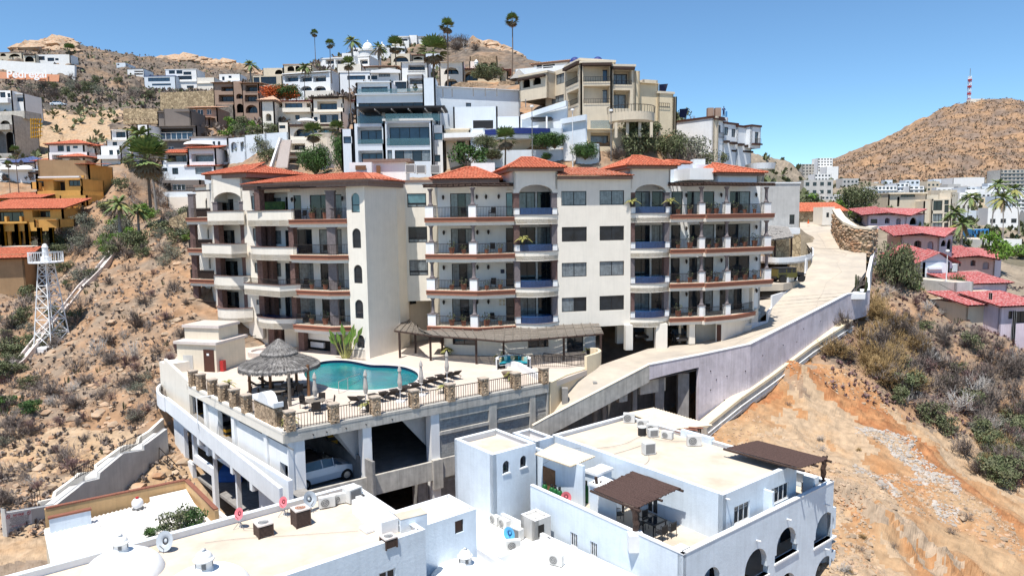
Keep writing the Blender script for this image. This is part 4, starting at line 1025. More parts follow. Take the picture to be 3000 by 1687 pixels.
for(u,v)in((1172,1048),(1218,1034),(1262,1056),(1296,1036),(1396,1066),(1476,1066),(1652,1056),(1760,1055)):
 p=WZ(u,v,ZD);MB().box(p+V((-.1,-.1,0)),p+V((.1,.1,2.5))).build('post','dwood',PG)
path_rail(T('garden_railing','low black railing by the left wing ground floor windows behind the hut','railing',D2(700,1020).to_3d()+V((0,0,ZD))),[D2(634,1027),D2(690,1022),D2(751,1008)],ZD,1.0)
rail(T('side_gate_railing','short black railing beside the bird of paradise plant','railing',D2(1050,1050).to_3d()+V((0,0,ZD))),Fr(D2(1018,1052),D2(1076,1056)),0,2.0,ZD,1.0)
jz=WZ(778,1040,ZD);o=T('jacuzzi','round stone jacuzzi tub half hidden behind the palapa roof','jacuzzi',jz)
MB().lathe(jz,[(1.7,0),(1.7,.5),(1.4,.52),(1.4,.3),(0,.3)],22).build('tub','coping',o)
# == driveway
outr=[W(1560,1246,54),W(1607,1220,54.4),W(1769,1136,56.7),W(1900,1068,60),W(2045,1040,62.6),W(2195,1008,66),W(2340,934,74),W(2480,862,84),W(2546,850,88)]
PH=.95
so_=[p-V((0,0,PH))for p in outr]
inr=[V((*G2(1575,57.5),-17.2)),V((*G2(1606,58.8),-15.9)),W(1680,1108,61.0),V((*D2(1757,1070),ZD)),V((*G2(1900,71),ZD)),V((*G2(2050,74),ZD)),W(2178,972,77),W(2248,945,79.5),W(2262,905,83)]
sec=list(zip(so_,inr))+[(W(2492,856,85.5),W(2285,872,86)),(W(2537,795,93),W(2361,800,94)),(W(2538,742,103),W(2382,750,102)),(W(2500,733,105),W(2381,738,105)),(W(2465,729,107),W(2372,727,108)),(W(2436,681,122),W(2345,690,121)),(W(2434,655,136),W(2343,655,136)),(W(2432,640,150),W(2343,642,150))]
sec[8]=(so_[7].lerp(so_[8],.1),sec[8][1])
b=MB();K=8
for(a,c),(a2,c2)in zip(sec,sec[1:]):
 for k in range(K):
  t,t2=k/K,(k+1)/K;b.q(a.lerp(c,t),a2.lerp(c2,t),a2.lerp(c2,t2),a.lerp(c,t2))
  b.q(*[p-V((0,0,.45))for p in(a.lerp(c,t),a2.lerp(c2,t),a2.lerp(c2,t2),a.lerp(c,t2))])
RO=struct(b.build('driveway','road'))
def groove(pts,w=.05,m='concd',name='joint',lift=.006):
 b=MB()
 for p,q in zip(pts,pts[1:]):
  d=(q-p);nn=V((-d.y,d.x,0)).normalized()*w;u=V((0,0,lift));b.q(p-nn+u,q-nn+u,q+nn+u,p+nn+u)
 return b.build(name,m,RO)
MATS['joint']=mat('joint',(.36,.32,.27),.9,.2,4)
for i in range(7,14):
 (a,c),(a2,c2)=sec[i],sec[i+1]
 for t in(0,.33,.66)if i<13 else(0,.5):groove([a.lerp(a2,t).lerp(c.lerp(c2,t),k/8)for k in range(9)],.03,'joint')
cr=[]
for i in range(4,15):
 a,c=sec[i];cr.append(a.lerp(c,.45+RD.uniform(-.1,.1)))
 a2,c2=sec[i+1];cr.append(a.lerp(a2,.5).lerp(c.lerp(c2,.5),.45+RD.uniform(-.1,.1)))
groove(cr,.025,'joint','crack',.012)
groove([sec[13][0].lerp(sec[13][1],t/6)for t in range(7)],.16,'black','drain_grate',.012)
PA1=T('ramp_parapet','sloping bare concrete parapet of the ramp above the dark void','parapet',outr[1])
def ppath(par,name,m,pts,zt,zb,n0,n1):
 """zt, zb: lists of top and bottom heights"""
 A,B=offs([p[:2]for p in pts],n0),offs([p[:2]for p in pts],n1);b=MB()
 for i in range(len(pts)-1):
  b.add([(*A[i],zb[i]),(*A[i+1],zb[i+1]),(*B[i+1],zb[i+1]),(*B[i],zb[i]),(*A[i],zt[i]),(*A[i+1],zt[i+1]),(*B[i+1],zt[i+1]),(*B[i],zt[i])],[(3,2,1,0),(4,5,6,7),(0,1,5,4),(1,2,6,5),(2,3,7,6),(3,0,4,7)])
 return b.build(name,m,par)
P1=outr[:4];ppath(PA1,'parapet_wall','concrete',P1,[p.z for p in P1],[p.z-1.5 for p in P1],-.12,.12);ppath(PA1,'coping','creamd',P1,[p.z+.05 for p in P1],[p.z+.001 for p in P1],-.17,.14)
LVW=T('lavender_wall','long faded lavender retaining wall with white coping beside the driveway','wall',outr[6]-V((0,0,3)))
P2=outr[3:];bt=[outr[3].z-1.45,outr[4].z-1.6]
P2a=[outr[3],outr[3].lerp(outr[4],.5),outr[4]]
ppath(LVW,'beam_wall','lavwall',P2a,[p.z for p in P2a],[P2a[0].z-1.3,P2a[1].z-1.15,P2a[2].z-1.1],-.14,.14)
P2b=outr[4:8]+[outr[8]]
ppath(LVW,'wall','lavwall',P2b,[p.z for p in P2b],[-19.2,-18.0,-15.5,-13.2,-13.0],-.14,.14)
ppath(LVW,'coping','whitem',P2,[p.z+.07 for p in P2],[p.z+.002 for p in P2],-.2,.18)
up=[outr[8],W(2546,800,95),W(2558,745,104),W(2567,725,110)]
ppath(LVW,'side_wall','whitem',up,[p.z for p in up],[p.z-4 for p in up],-.3,.1)
for(u,v)in((2095,1110),(2180,1085),(2078,1140),(2230,1040),(2330,1000),(2126,1100),(2290,1010),(2118,1170),(2400,940),(2078,1085),(2350,962),(2440,935)):
 for p,q in zip(P2b,P2b[1:]):
  f=Fr(p[:2],q[:2]);s,z=f.uv(u,v)
  if 0<s<f.L:MB().tube([f.pt(s,z,.1),f.pt(s,z-.02,.2)],.05,6).build('weep_hole','dark',LVW)
lg=[W(2052,1238,61.6),W(2150,1160,64.5),W(2240,1098,69),W(2360,1010,76),W(2480,935,83)]
LG=T('drain_ledge','tan ledge and grey drain wall running under the lavender wall','ledge',lg[2])
ppath(LG,'ledge','yellowc',lg,[p.z for p in lg],[p.z-.3 for p in lg],-.3,.75);ppath(LG,'drain_wall','concrete',lg,[p.z-.303 for p in lg],[p.z-1.6 for p in lg],.1,.7)
for n_,dz in((.85,.75),(.8,1.15)):
 q=offs([p[:2]for p in lg],n_);MB().tube([V((*a,p.z-dz))for a,p in zip(q,lg)],.05,6).build('pipe','whitem',LG)
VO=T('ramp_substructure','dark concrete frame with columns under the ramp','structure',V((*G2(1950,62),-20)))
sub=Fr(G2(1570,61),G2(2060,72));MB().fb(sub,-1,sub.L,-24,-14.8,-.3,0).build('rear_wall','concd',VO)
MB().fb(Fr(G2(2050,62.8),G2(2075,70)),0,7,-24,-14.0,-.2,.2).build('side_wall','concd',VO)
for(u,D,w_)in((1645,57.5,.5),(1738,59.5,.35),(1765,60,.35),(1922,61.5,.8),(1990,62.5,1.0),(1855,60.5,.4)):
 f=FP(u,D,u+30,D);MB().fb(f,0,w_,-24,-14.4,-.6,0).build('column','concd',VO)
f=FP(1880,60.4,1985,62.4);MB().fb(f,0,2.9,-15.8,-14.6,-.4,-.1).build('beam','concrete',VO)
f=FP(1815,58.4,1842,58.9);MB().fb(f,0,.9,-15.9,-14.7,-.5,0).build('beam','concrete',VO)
PD=T('parking_pad','pale concrete parking pad and kerbs left of the upper driveway','pavement',W(2300,830,89))
b=MB();b.q(W(2178,972,77),W(2262,905,83),W(2285,872,86),W(2150,890,86));b.q(W(2285,872,86),W(2361,800,94),W(2250,800,96),W(2150,880,88));b.build('paving','road',PD)
pad=[W(2195,842,86),W(2295,838,86.5),W(2350,812,91),W(2374,775,97),W(2200,775,99)]
MB().hex([p[:2]for p in pad],-9.6,-8.75).build('raised_pad','road',PD)
kb=[W(2180,972,77),W(2250,943,79.6),W(2262,903,83.2),W(2308,855,88),W(2361,802,94),W(2384,750,102),W(2380,726,108)]
b=MB()
for p,q in zip(kb,kb[1:]):f=Fr(p[:2],q[:2]);b.fb(f,0,f.L,min(p.z,q.z)-.2,max(p.z,q.z)+.12,-.2,.0)
b.build('kerb','whitem',PD)
pl=Fr(G2(2175,76.6),G2(2216,77.6));
o=T('white_planter','white box planter with a dark pot under the last balcony','planter',pl.pt(.8,-13));MB().fb(pl,0,1.6,-14,-12.4,-.9,0).build('planter_box','cream',o)
p=pl.pt(.7,-12.4,-.4);MB().lathe(p,[(.15,0),(.28,.5),(0,.5)],10).build('pot','black',o)
MB().fb(Fr(G2(2205,78),G2(2232,79)),0,1.2,-13.3,-11.3,-3,0).build('stair_cheek','cream',PD)
GH=T('guard_house','pale grey guard house with flat roof right of the apartment building','house',W(2290,640,100))
f=FP(2250,99,2338,100);r=f.r(2313,629,2328,657)
MB().wall(f,-1.5,f.L,-8,4.7-.6,[r]).build('wall','greyw',GH);win(GH,f,r,1,'glass')
MB().fb(f,-1.5,f.L,-8,4.0,-9,-.26).build('core','greyw',GH);MB().fb(f,-1.6,f.L+.1,4.1,4.3,-9,.1).build('roof_slab','whitem',GH)
f=FP(2255,97,2342,97.5);MB().fb(f,0,f.L,-2.9,-2.1,-1.5,0).build('low_wall','whitem',GH)
st=FP(2262,95,2345,96);o=T('stone_retaining_wall','honey coloured stone wall under the small thatched shelter','wall',st.pt(2,-6));MB().fb(st,0,st.L,-6.5,-3.0,-.5,0).build('masonry','stonel',o)
cw=smooth([G2(2225,94,-7),G2(2262,91,-7),G2(2290,90.5,-7),G2(2340,92,-7),G2(2374,97,-7),G2(2378,101,-7)],4,False)
o=T('curved_terrace_wall','white curved wall with stone base above the parked jeep','wall',cw[8].to_3d()+V((0,0,-7)))
b=MB();strip(b,cw,-6.6,-5.75,-.25,0);b.build('white_band','whitem',o);b=MB();strip(b,cw[10:],-9,-6.6,-.4,-.05);b.build('stone_base','stonel',o)
b=MB();slab(b,cw+[G2(2300,110),G2(2225,110)],-6.62,-6.4);b.build('terrace_slab','road',o)
path_rail(o,cw[14:],-5.75,.9,st=.4)
th=T('thatch_shelter','small thatched shelter with dark posts beside the guard house','shelter',W(2290,680,93))
b=MB();q=[W(2228,706,91),W(2325,692,91),W(2308,664,96),W(2245,660,96)];b.q(*q);b.q(*[x-V((0,0,.2))for x in q])
for i in range(900):
 s,t=RD.random(),RD.random();p=q[0].lerp(q[1],s).lerp(q[3].lerp(q[2],s),t);e=p+V((RD.uniform(-.1,.1),-.35,-.16+RD.uniform(0,.08)));b.q(p+V((-.05,0,.05)),p+V((.05,0,.05)),e)
x=b.build('thatch','thatch',th);x['kind']='stuff'
for(u,v)in((2270,745),(2318,740)):p=W(u,v,93);MB().tube([p+V((0,0,-1)),p+V((0,0,2.2))],.12,6).build('post','dwood',th)
gt=FP(2345,140,2405,141);o=T('entrance_wall','low orange tiled entrance building behind the drive end','building',gt.pt(3,-1));MB().fb(gt,-1,gt.L+6,-2.5,.2,-4,0).build('wall','stonel',o)
q=[gt.pt(-1.5,.2,.6),gt.pt(gt.L+6,.2,.6),gt.pt(gt.L+6,2.0,-4),gt.pt(-1.5,2.0,-4)];x=MB().q(*q).build('roof','tile',o);tiles(x,q,'tile',.5,.7,.08)
gk=FP(2407,132,2442,132.4);o=T('gate_house','small white gate house with one narrow window at the top of the drive','gate house',gk.pt(1,-1));r=gk.r(2421,623,2429,637)
MB().wall(gk,0,gk.L,-2.4,1.0,[r]).build('wall','cream',o);win(o,gk,r,2,'glass');MB().fb(gk,0,gk.L,-2.4,.99,-3,-.26).build('core','cream',o)
cn=W(2368,655,132);o=T('traffic_cone','orange traffic cone standing at the top of the drive','traffic cone',cn);MB().lathe(cn,[(.3,0),(.3,.05),(.2,.06),(.04,.75),(0,.75)],8).build('cone','orange',o)
cuw=[W(2438,685,122),W(2452,705,114),W(2468,738,106),W(2500,745,104),W(2548,752,103),W(2566,742,108)]
tops=[W(2455,618,124).z,W(2458,640,117).z,W(2480,655,109).z,W(2500,668,107).z,W(2545,672,106).z,W(2566,668,109).z]
o=T('stone_curved_wall','rubble stone retaining wall with curling cream top right of the drive','wall',cuw[3])
ppath(o,'masonry','stonel',cuw,tops,[p.z-1 for p in cuw],-1.0,0)
b=MB()
for i in range(420):
 t=RD.random()*(len(cuw)-1.01);k=int(t);fr=t-k;p=cuw[k].lerp(cuw[k+1],fr);zt=tops[k]*(1-fr)+tops[k+1]*fr;z=RD.uniform(p.z,zt-.2)
 f=Fr(cuw[k][:2],cuw[k+1][:2]);b.ico(f.pt(fr*f.L,z,.05),RD.uniform(.18,.34),.7,.3)
x=b.build('rubble_stones','rock',o);x['kind']='stuff'
ppath(o,'coping','creamd',cuw,[z+.35 for z in tops],[z+.003 for z in tops],-1.1,.12)
# == white foreground buildings
EE=V((.785,.62)).normalized();FF=V((-EE.y,EE.x))
def wz2(u,v,z):return V(WZ(u,v,z)[:2])
def blockbld(par,P,La,Lb,z0,z1,m='bluew',ph=.28,roofm='roofc',hr=(),hl=(),inner='whitem',pt=.2,names=('wall','roof_surface','parapet_cap')):
 """block with near corner P, La along EE, Lb along FF; hr/hl holes in right and left faces; returns both frames"""
 R_,L_=Fr(P,P+EE),Fr(P+FF*Lb,P);R_.L,L_.L=La,Lb
 b=MB();b.wall(R_,0,La,z0,z1,hr,.3);b.wall(L_,0,Lb,z0,z1,hl,.3)
 b.wall(Fr(P+EE*La,P+EE*La+FF),0,Lb,z0,z1,(),.3);b.wall(Fr(P+EE*La+FF*Lb,P+FF*Lb),0,La,z0,z1,(),.3)
 b.build(names[0],m,par)
 c=[P,P+EE*La,P+EE*La+FF*Lb,P+FF*Lb]
 i=[P+(EE+FF)*pt,P+EE*(La-pt)+FF*pt,P+EE*(La-pt)+FF*(Lb-pt),P+EE*pt+FF*(Lb-pt)]
 MB().hex(i,z1-ph-.2,z1-ph).build(names[1],roofm,par)
 b=MB()
 for k in range(4):b.q((*c[k],z1+.003),(*c[(k+1)%4],z1+.003),(*i[(k+1)%4],z1+.003),(*i[k],z1+.003));b.q((*i[k],z1-ph),(*i[(k+1)%4],z1-ph),(*i[(k+1)%4],z1),(*i[k],z1))
 b.build(names[2],'whitem',par)
 return R_,L_
def along(P,Q,d):return(V(Q)-V(P)).dot(d)
zr=-15.3
c1=wz2(2118.5,1450,zr);c2=wz2(2335.5,1358,zr);cA=wz2(1601,1277,zr)
LA,LB=along(c1,c2,EE),along(c1,cA,FF)
WB=T('white_villa','white foreground villa with cream flat roof, terrace and round arched loggias at the bottom right','villa',(*c1,-24))
P_=Fr(c1,c1+EE);Lf=Fr(c1+FF*LB,c1)
wr=[P_.r(2151,1475,2196,1528),P_.r(2256,1422,2310,1470)]
Lf_d=Lf.r(1894,1463,1926,1530);ld=[(Lf_d[0],Lf_d[1],-18.0,-15.75)]
R_,L_=blockbld(WB,c1,LA,LB,-18.3,zr,hr=wr,hl=ld)
win(WB,R_,wr[0],3,'glass',fm='whitem',w=.06);win(WB,R_,wr[1],4,'glass',fm='whitem',w=.06)
win(WB,L_,ld[0],2,'glass',fm='whitem',w=.06,name='sliding_door')
for(f,s)in((R_,.25),(R_,LA-.3)):
 MB().tube([f.pt(s,zr-.25,.02),f.pt(s,zr-.22,.28)],.045,6).build('drain_spout','whitem',WB)
O_=wz2(2002,1625,-17.0);e_c=along(O_,c1,EE);LR=along(O_,wz2(2467,1417,-17),EE);LL=along(O_,wz2(1536,1427,-17),FF)
RF,LFr=Fr(O_,O_+EE),Fr(O_+FF*LL,O_)
arcs=[RF.r(2177,1609,2252,1700),RF.r(2271,1546,2337,1630),RF.r(2386,1502,2448,1585),RF.r(2384,1631,2446,1712),RF.r(2270,1680,2335,1770),RF.r(2050,1662,2115,1740)]
wl=[LFr.r(1671,1561,1691,1601),LFr.r(1729,1588,1749,1630)]
b=MB();b.wall(RF,0,LR,-28,-17.0,arcs,.35);b.wall(LFr,0,LL,-28,-17.0,wl,.25)
for a in arcs:zs=a[3]-(a[1]-a[0])*.42;b.arch(RF,a[0]+.18,a[1]-.18,zs,a[3],.35);b.fb(RF,a[0],a[0]+.18,zs-.3,a[3],-.35,-.003);b.fb(RF,a[1]-.18,a[1],zs-.3,a[3],-.35,-.003)
b.wall(Fr(O_+EE*LR,O_+EE*LR+FF),0,3.0,-28,-17);b.build('lower_wall','bluew',WB)
b=MB()
for f,L in((RF,LR),(LFr,LL)):b.fb(f,-.02 if f is RF else 0,L+(.02 if f is LFr else 0),-17.0,-16.94,-.22,.03)
b.fb(Fr(O_+EE*LR,O_+EE*LR+FF),0,3.0,-17.0,-16.94,-.22,.02);b.build('parapet_cap','whitem',WB)
b=MB()
for a in arcs:b.fb(RF,a[0]-.05,a[1]+.05,a[2]-.12,a[2],-.3,.08)
b.build('sill','whitem',WB)
MB().hex([O_+(EE+FF)*.02,O_+EE*(LR-.1)+FF*.1,O_+EE*(LR-.1)+FF*LL,O_+FF*LL],-18.25,-18.0).build('terrace_floor','roofc',WB)
for k,a in enumerate(arcs):
 f=RF.off(-2.6);MB().fb(f,a[0]-1.0,a[1]+1.0,a[2]-.8,a[3]+.3,-.2,0).build('loggia_back','bluew',WB)
 if k<3:MB().fb(f,a[0]+.6,a[1]-.2,a[2]-.8,a[3]-.5,.0,.04).build('loggia_door','glass',WB)
 MB().fb(RF,a[0]-1,a[1]+1,a[2]-.82,a[2]-.8,-2.6,-.36).build('loggia_floor','roofc',WB)
for a in(arcs[0],arcs[1],arcs[2],arcs[3]):
 MB().tube([RF.pt((a[0]+a[1])/2-.05,a[3]+.55,.02),RF.pt((a[0]+a[1])/2-.05,a[3]+.58,.3)],.05,6).build('drain_spout','whitem',WB)
for r_ in wl:win(WB,LFr,r_,3,['glass','glassc','glass'],fm='whitem',w=.05)
s=RF.uv(2272,1480)[0];MB().fb(RF,s,s+.2,-18,-16.0,-1.6,-.2).build('fin_wall','bluew',WB)
f=Fr(O_+EE*LR+FF*3.0,O_+EE*LR+FF*3.0-EE);MB().fb(Fr(O_+EE*(LR-5)+FF*3,O_+EE*LR+FF*3),0,5,-24,-16.9,-.2,0).build('terrace_rear_wall','greyw',WB)
s=RF.uv(2405,1440)[0];MB().fb(RF,s,s+.65,-18,-16.55,-1.2,-.5).build('chimney_block','whitem',WB)
zt=-14.9;T1,T2,T4=wz2(1442.7,1332.4,zt),wz2(1330.6,1284.4,zt),wz2(1569.4,1297.5,zt)
TW_=T('white_tower','tall white stair tower of the villa with two small arched windows','tower',(*T1,-24))
ta,tb=along(T1,T4,EE),along(T1,T2,FF);f=Fr(T1,T1+EE)
hw=[f.r(1473,1349,1493,1385),f.r(1524,1334,1543,1368)]
R2_,L2_=blockbld(TW_,T1,ta,tb,-27,zt,hr=hw,ph=.4)
b=MB()
for h in hw:b.arch(R2_,h[0],h[1],h[3]-(h[1]-h[0])*.5,h[3],.3);win(TW_,R2_,h,1,'glass',w=.04,inset=-.2);MB().fb(R2_,h[0]-.06,h[1]+.06,h[2]-.08,h[2],0,.06).build('sill','whitem',TW_)
b.build('arch_head','bluew',TW_)
pq=wz2(1571,1293,-15.1);o=T('roof_court','small white walled roof recess between the tower and the villa roof','roof',(*pq,-16));blockbld(o,pq,1.6,2.6,-18,-15.1,ph=.7,roofm='roofc')
wa,wb_=wz2(1545,1413,-18),wz2(1750,1495,-18);f=Fr(wa,wa-FF);
ay=T('service_yard_wall','pale blue-white yard wall with boarded window under the beige sheet roof','wall',(*wa,-18))
h1,h2=f.r(1592,1371,1627,1436),f.r(1541,1379,1565,1432);MB().wall(f,-.6,5.4,-18,-15.35,[],.2).build('wall','bluew',ay)
MB().fb(f,h1[0],h1[1],h1[2],h1[3],0,.05).build('boarded_window','wood',ay);MB().fb(f,h2[0],h2[1],-18,h2[3],0,.04).build('grey_door','acgrille',ay)
def sheet(par,q,m,n=18,axis=0,amp=.03,nm='sheet_roof',th=.05):
 b=MB()
 for k in range(n*4):
  t0,t1=k/(n*4),(k+1)/(n*4);z0,z1=amp*sin(k*pi/2),amp*sin((k+1)*pi/2);Z=lambda p,z:p+V((0,0,z))
  if axis:A,B,C,D=q[0].lerp(q[3],t0),q[1].lerp(q[2],t0),q[1].lerp(q[2],t1),q[0].lerp(q[3],t1);b.q(Z(A,z0),Z(B,z0),Z(C,z1),Z(D,z1))
  else:A,B,C,D=q[0].lerp(q[1],t0),q[0].lerp(q[1],t1),q[3].lerp(q[2],t1),q[3].lerp(q[2],t0);b.q(Z(A,z0),Z(B,z1),Z(C,z1),Z(D,z0))
 b.q(*[p-V((0,0,th))for p in q]);return b.build(nm,m,par)
qq=[WZ(1566,1329,-15.3),WZ(1671,1366,-15.4),WZ(1744,1336,-15.2),WZ(1629,1297,-15.1)]
o=T('sheet_canopy','beige corrugated sheet roof beside the white tower','canopy',qq[0]);sheet(o,qq,'corrt',12,1)
for(uv,z,lb)in(([(1707,1376),(1750,1389),(1798,1370),(1762,1357)],-15.9,'upper small white flat canopy with a grey cable on it'),([(1724,1413),(1772,1432),(1798,1406),(1765,1393)],-16.1,'lower small white flat canopy next to the reed pergola')):
 pts=[wz2(u,v,z)for u,v in uv];o=T('flat_canopy',lb,'canopy',(*pts[0],z));MB().hex(pts,z-.15,z).build('slab','whitem',o);f=Fr(pts[0],pts[1]);MB().fb(f,0,f.L,-18,z-.152,-1.5,-.1).build('wall','bluew',o)
def reedroof(par,q,z,n=42):
 b=MB();P=[V((*p,z_))for p,z_ in q]
 for k in range(n):
  t=(k+.5)/n;a,c=P[0].lerp(P[3],t),P[1].lerp(P[2],t);d=(c-a).normalized()*RD.uniform(0,.12);j=V((0,0,RD.uniform(-.012,.02)))
  b.tube([a-d+j,a.lerp(c,.33)+j*.2,a.lerp(c,.66)-j*.3,c+d-j],[.035]*4,4,False)
 x=b.build('reed_cover','reed',par);x['kind']='stuff'
 MB().q(*[p-V((0,0,.03))for p in P]).build('reed_mat','dwood',par)
 for A,B in((P[0],P[1]),(P[3],P[2]),(P[0].lerp(P[3],.5),P[1].lerp(P[2],.5))):MB().tube([A-V((0,0,.12))-(B-A).normalized()*.25,B-V((0,0,.12))+(B-A).normalized()*.25],.075,7).build('roof_log','dwood',par)
def gnarl(par,p,z1,r=.12):
 pts=[p+V((RD.uniform(-.05,.05),RD.uniform(-.05,.05),(z1-p.z)*k/6))for k in range(7)];MB().tube(pts,[r*RD.uniform(.85,1.2)for _ in pts],7).build('post','dwood',par)
 MB().tube([pts[4],pts[4]+V((-.25,.2,.45))],[r*.6,r*.4],5).build('branch_brace','dwood',par);MB().tube([pts[4],pts[4]+V((.25,.2,.5))],[r*.6,r*.4],5).build('branch_brace','dwood',par)
qp=[(wz2(1739,1434,-15.6),-15.62),(wz2(1865,1485,-15.6),-15.62),(wz2(1991,1427,-15.45),-15.47),(wz2(1857,1380,-15.45),-15.47)]
pg=T('reed_pergola','dark brown reed pergola over the villa terrace table with a gnarled log post','pergola',(*qp[0][0],-18));reedroof(pg,qp,0)
gnarl(pg,WZ(1750,1511,-18.0)+V((0,.3,0)),-15.7,.1);gnarl(pg,WZ(1862,1556,-17.0),-15.7,.16);gnarl(pg,WZ(1822,1500,-18),-15.7,.09)
MB().fb(RF,.2,.95,-18,-17.0,-.9,-.2).build('post_pedestal','whitem',pg);p=WZ(1862,1575,-17.3);MB().box(p+V((-.4,-.3,-.7)),p+V((.4,.4,.25))).build('post_pedestal','whitem',pg)
q2=[(wz2(2130,1312,-14.9),-14.9),(wz2(2345,1370,-14.9),-14.9),(wz2(2424,1343,-14.85),-14.85),(wz2(2222,1291,-14.85),-14.85)]
pg2=T('reed_pergola','dark reed pergola at the far right corner of the white villa','pergola',(*q2[2][0],-18));reedroof(pg2,q2,0);gnarl(pg2,WZ(2412,1408,-16.55),-15.0,.15)
sc2=T('slat_screen','white vertical slat screen at the left side of the terrace pergola','screen',WZ(1770,1510,-18));f=Fr(WZ(1752,1490,-17)[:2],WZ(1806,1505,-17)[:2])
for k in range(20):MB().fb(f,k*f.L/20,(k+.7)*f.L/20,-18,-15.9,-.03,.03).build('slat','whitem',sc2)
def mk_pchair():
 o=TL('plastic_chair','black plastic garden chair','chair');MB().box((-.25,-.25,.4),(.25,.25,.44)).build('seat','black',o)
 b=MB()
 for k in range(5):x=-.2+k*.1;b.box((x-.03,.23,.46),(x+.03,.27,.85))
 b.box((-.24,.225,.84),(.24,.275,.9));b.build('backrest','black',o)
 for x in(-.23,.23):
  MB().tube([(x,-.23,0),(x,-.22,.64),(x,.24,.66)],.02,5).build('armrest','black',o);MB().tube([(x,.25,0),(x,.24,.86)],.02,5).build('leg','black',o)
 return o
tp=WZ(1917,1560,-18.0);a0=math.atan2(EE.y,EE.x)
o=TL('square_table','black square glass-topped table beside the gnarled post on the villa terrace','table',tp,rz=a0)
MB().box((-.6,-.45,.7),(.6,.45,.74)).build('tabletop','black',o);MB().box((-.5,-.35,.742),(.5,.35,.748)).build('glass_top','glass',o)
for x in(-.52,.52):
 for y in(-.38,.38):MB().box((x-.03,y-.03,0),(x+.03,y+.03,.7)).build('leg','black',o)
for dx,dy,rz,lb in((-.35,.8,0,'far left'),(.4,.8,0,'far right'),(-.35,-.8,pi,'near left'),(.35,-.85,pi,'near right')):
 q=tp+(EE*dx+FF*dy).to_3d();inst('pch',mk_pchair,q,a0+rz,'black plastic chair, %s of the four at the villa terrace table'%lb,group='black plastic chairs on the villa terrace')
inst('pch',mk_pchair,WZ(1812,1524,-18),a0+1.2,'black plastic chair standing alone in the pergola shade',group='black plastic chairs on the villa terrace')
o=T('patio_table','dark glass patio table on the far right villa terrace','table',WZ(2385,1448,-18));p=WZ(2385,1448,-18);MB().box(p+V((-.7,-.5,.7)),p+V((.7,.5,.75))).build('tabletop','acgrille',o)
for x in(-.6,.6):MB().box(p+V((x-.04,-.45,0)),p+V((x+.04,.45,.7))).build('leg','black',o)
def mk_lpg():
 o=TL('gas_cylinder','green gas cylinder','gas cylinder');MB().lathe((0,0,0),[(0,0),(.17,.02),(.18,.1),(.18,.62),(.12,.76),(.04,.8)],12).build('tank','lpg',o,True)
 MB().lathe((0,0,0),[(.09,.78),(.10,.95),(.08,.97)],8,.6,5.6).build('valve_guard','black',o);return o
for k,(u,v,s_,lb)in enumerate(((1596,1451,1,'short green gas cylinder alone under the boarded window'),(1617,1460,1,'short green gas cylinder, first of three below the boarded window'),(1627,1464,1,'short green gas cylinder, middle of three beside the pink dish'),(1640,1470,1,'short green gas cylinder touching the pink dish'),(1705,1475,(1.05,1.05,1.75),'tall green gas cylinder by the corner pipe'),(1719,1471,(.9,.9,1.5),'slimmer tall green gas cylinder behind the pipe'))):
 inst('lpg',mk_lpg,WZ(u,v,-18),0,lb,sc=s_,group='green gas cylinders in the villa yard')
zq=-14.3;K=wz2(1037,1414,zq);Q=wz2(1266,1543,zq);kb_=along(Q,K,FF)
FL=T('white_apartment_roof','long white foreground building with cream flat roof carrying dishes and condensers','building',(*Q,-20))
P0=K-FF*kb_-EE*17;fr_=Fr(P0,P0+EE);wq=[fr_.r(1110,1670,1160,1720)]
blockbld(FL,P0,17,kb_,-27,zq,hr=wq,ph=.35,m='bluew');win(FL,Fr(P0,P0+EE),wq[0],2,'glass',fm='whitem')
pz=WZ(1168,1560,-14.65);f=Fr(wz2(1175,1562,-14.65),wz2(1260,1540,-14.65));MB().fb(f,0,1.35,-14.65,-14.0,-.8,0).build('roof_box','bluew',FL)
MB().fb(f,-.01,1.36,-14.0,-13.98,-.81,.01).build('roof_box_top','roofc',FL)
f=Fr(wz2(1080,1470,-14.3),wz2(1170,1537,-14.3));MB().fb(f,0,f.L,-14.65,-13.95,.05,.9).build('duct_cover','whitem',FL)
for n_,z,m in((-.1,-14.45,'black'),(-.02,-14.32,'whitem'),(-.2,-14.55,'whitem'),(-.06,-14.2,'black')):MB().tube([f.pt(0,z,n_),f.pt(f.L*.5,z-.08,n_-.05),f.pt(f.L,z,n_)],.05,6).build('pipe_insulation',m,FL)
f=Fr(wz2(1052,1528,-14.6),wz2(1116,1548,-14.6));p4=[wz2(1052,1541,-14.5),wz2(1074,1556,-14.5),wz2(1115,1542,-14.5),wz2(1095,1528,-14.5)];MB().hex(p4,-14.62,-14.5).build('roof_hatch','whitem',FL)
MF=wz2(1395,1490,-15.3);MD=T('white_side_house','low white house with bright flat roof left of the tower and one small window','house',(*MF,-20))
p0=MF-EE*5.2;f=Fr(p0,p0+EE);hw=[f.r(1333,1523,1358,1560)];blockbld(MD,p0,5.2,2.6,-27,-15.3,hr=hw,ph=.02,roofm='whitem',m='bluew');win(MD,f,hw[0],1,'glass',fm='black',w=.03)
zn=-19.4;n0=wz2(1413,1476,zn+.5);NR=T('sunken_white_roof','low white roof terraces with raised rims between the dome and the villa wall','roof',(*n0,zn))
pts=[wz2(1396,1485,zn),wz2(1413,1478,zn),wz2(1870,1695,zn),wz2(1700,1800,zn),wz2(1200,1750,zn),wz2(1200,1600,zn)]
MB().hex([p for p in pts],zn-.4,zn).build('roof_surface','roofw',NR)
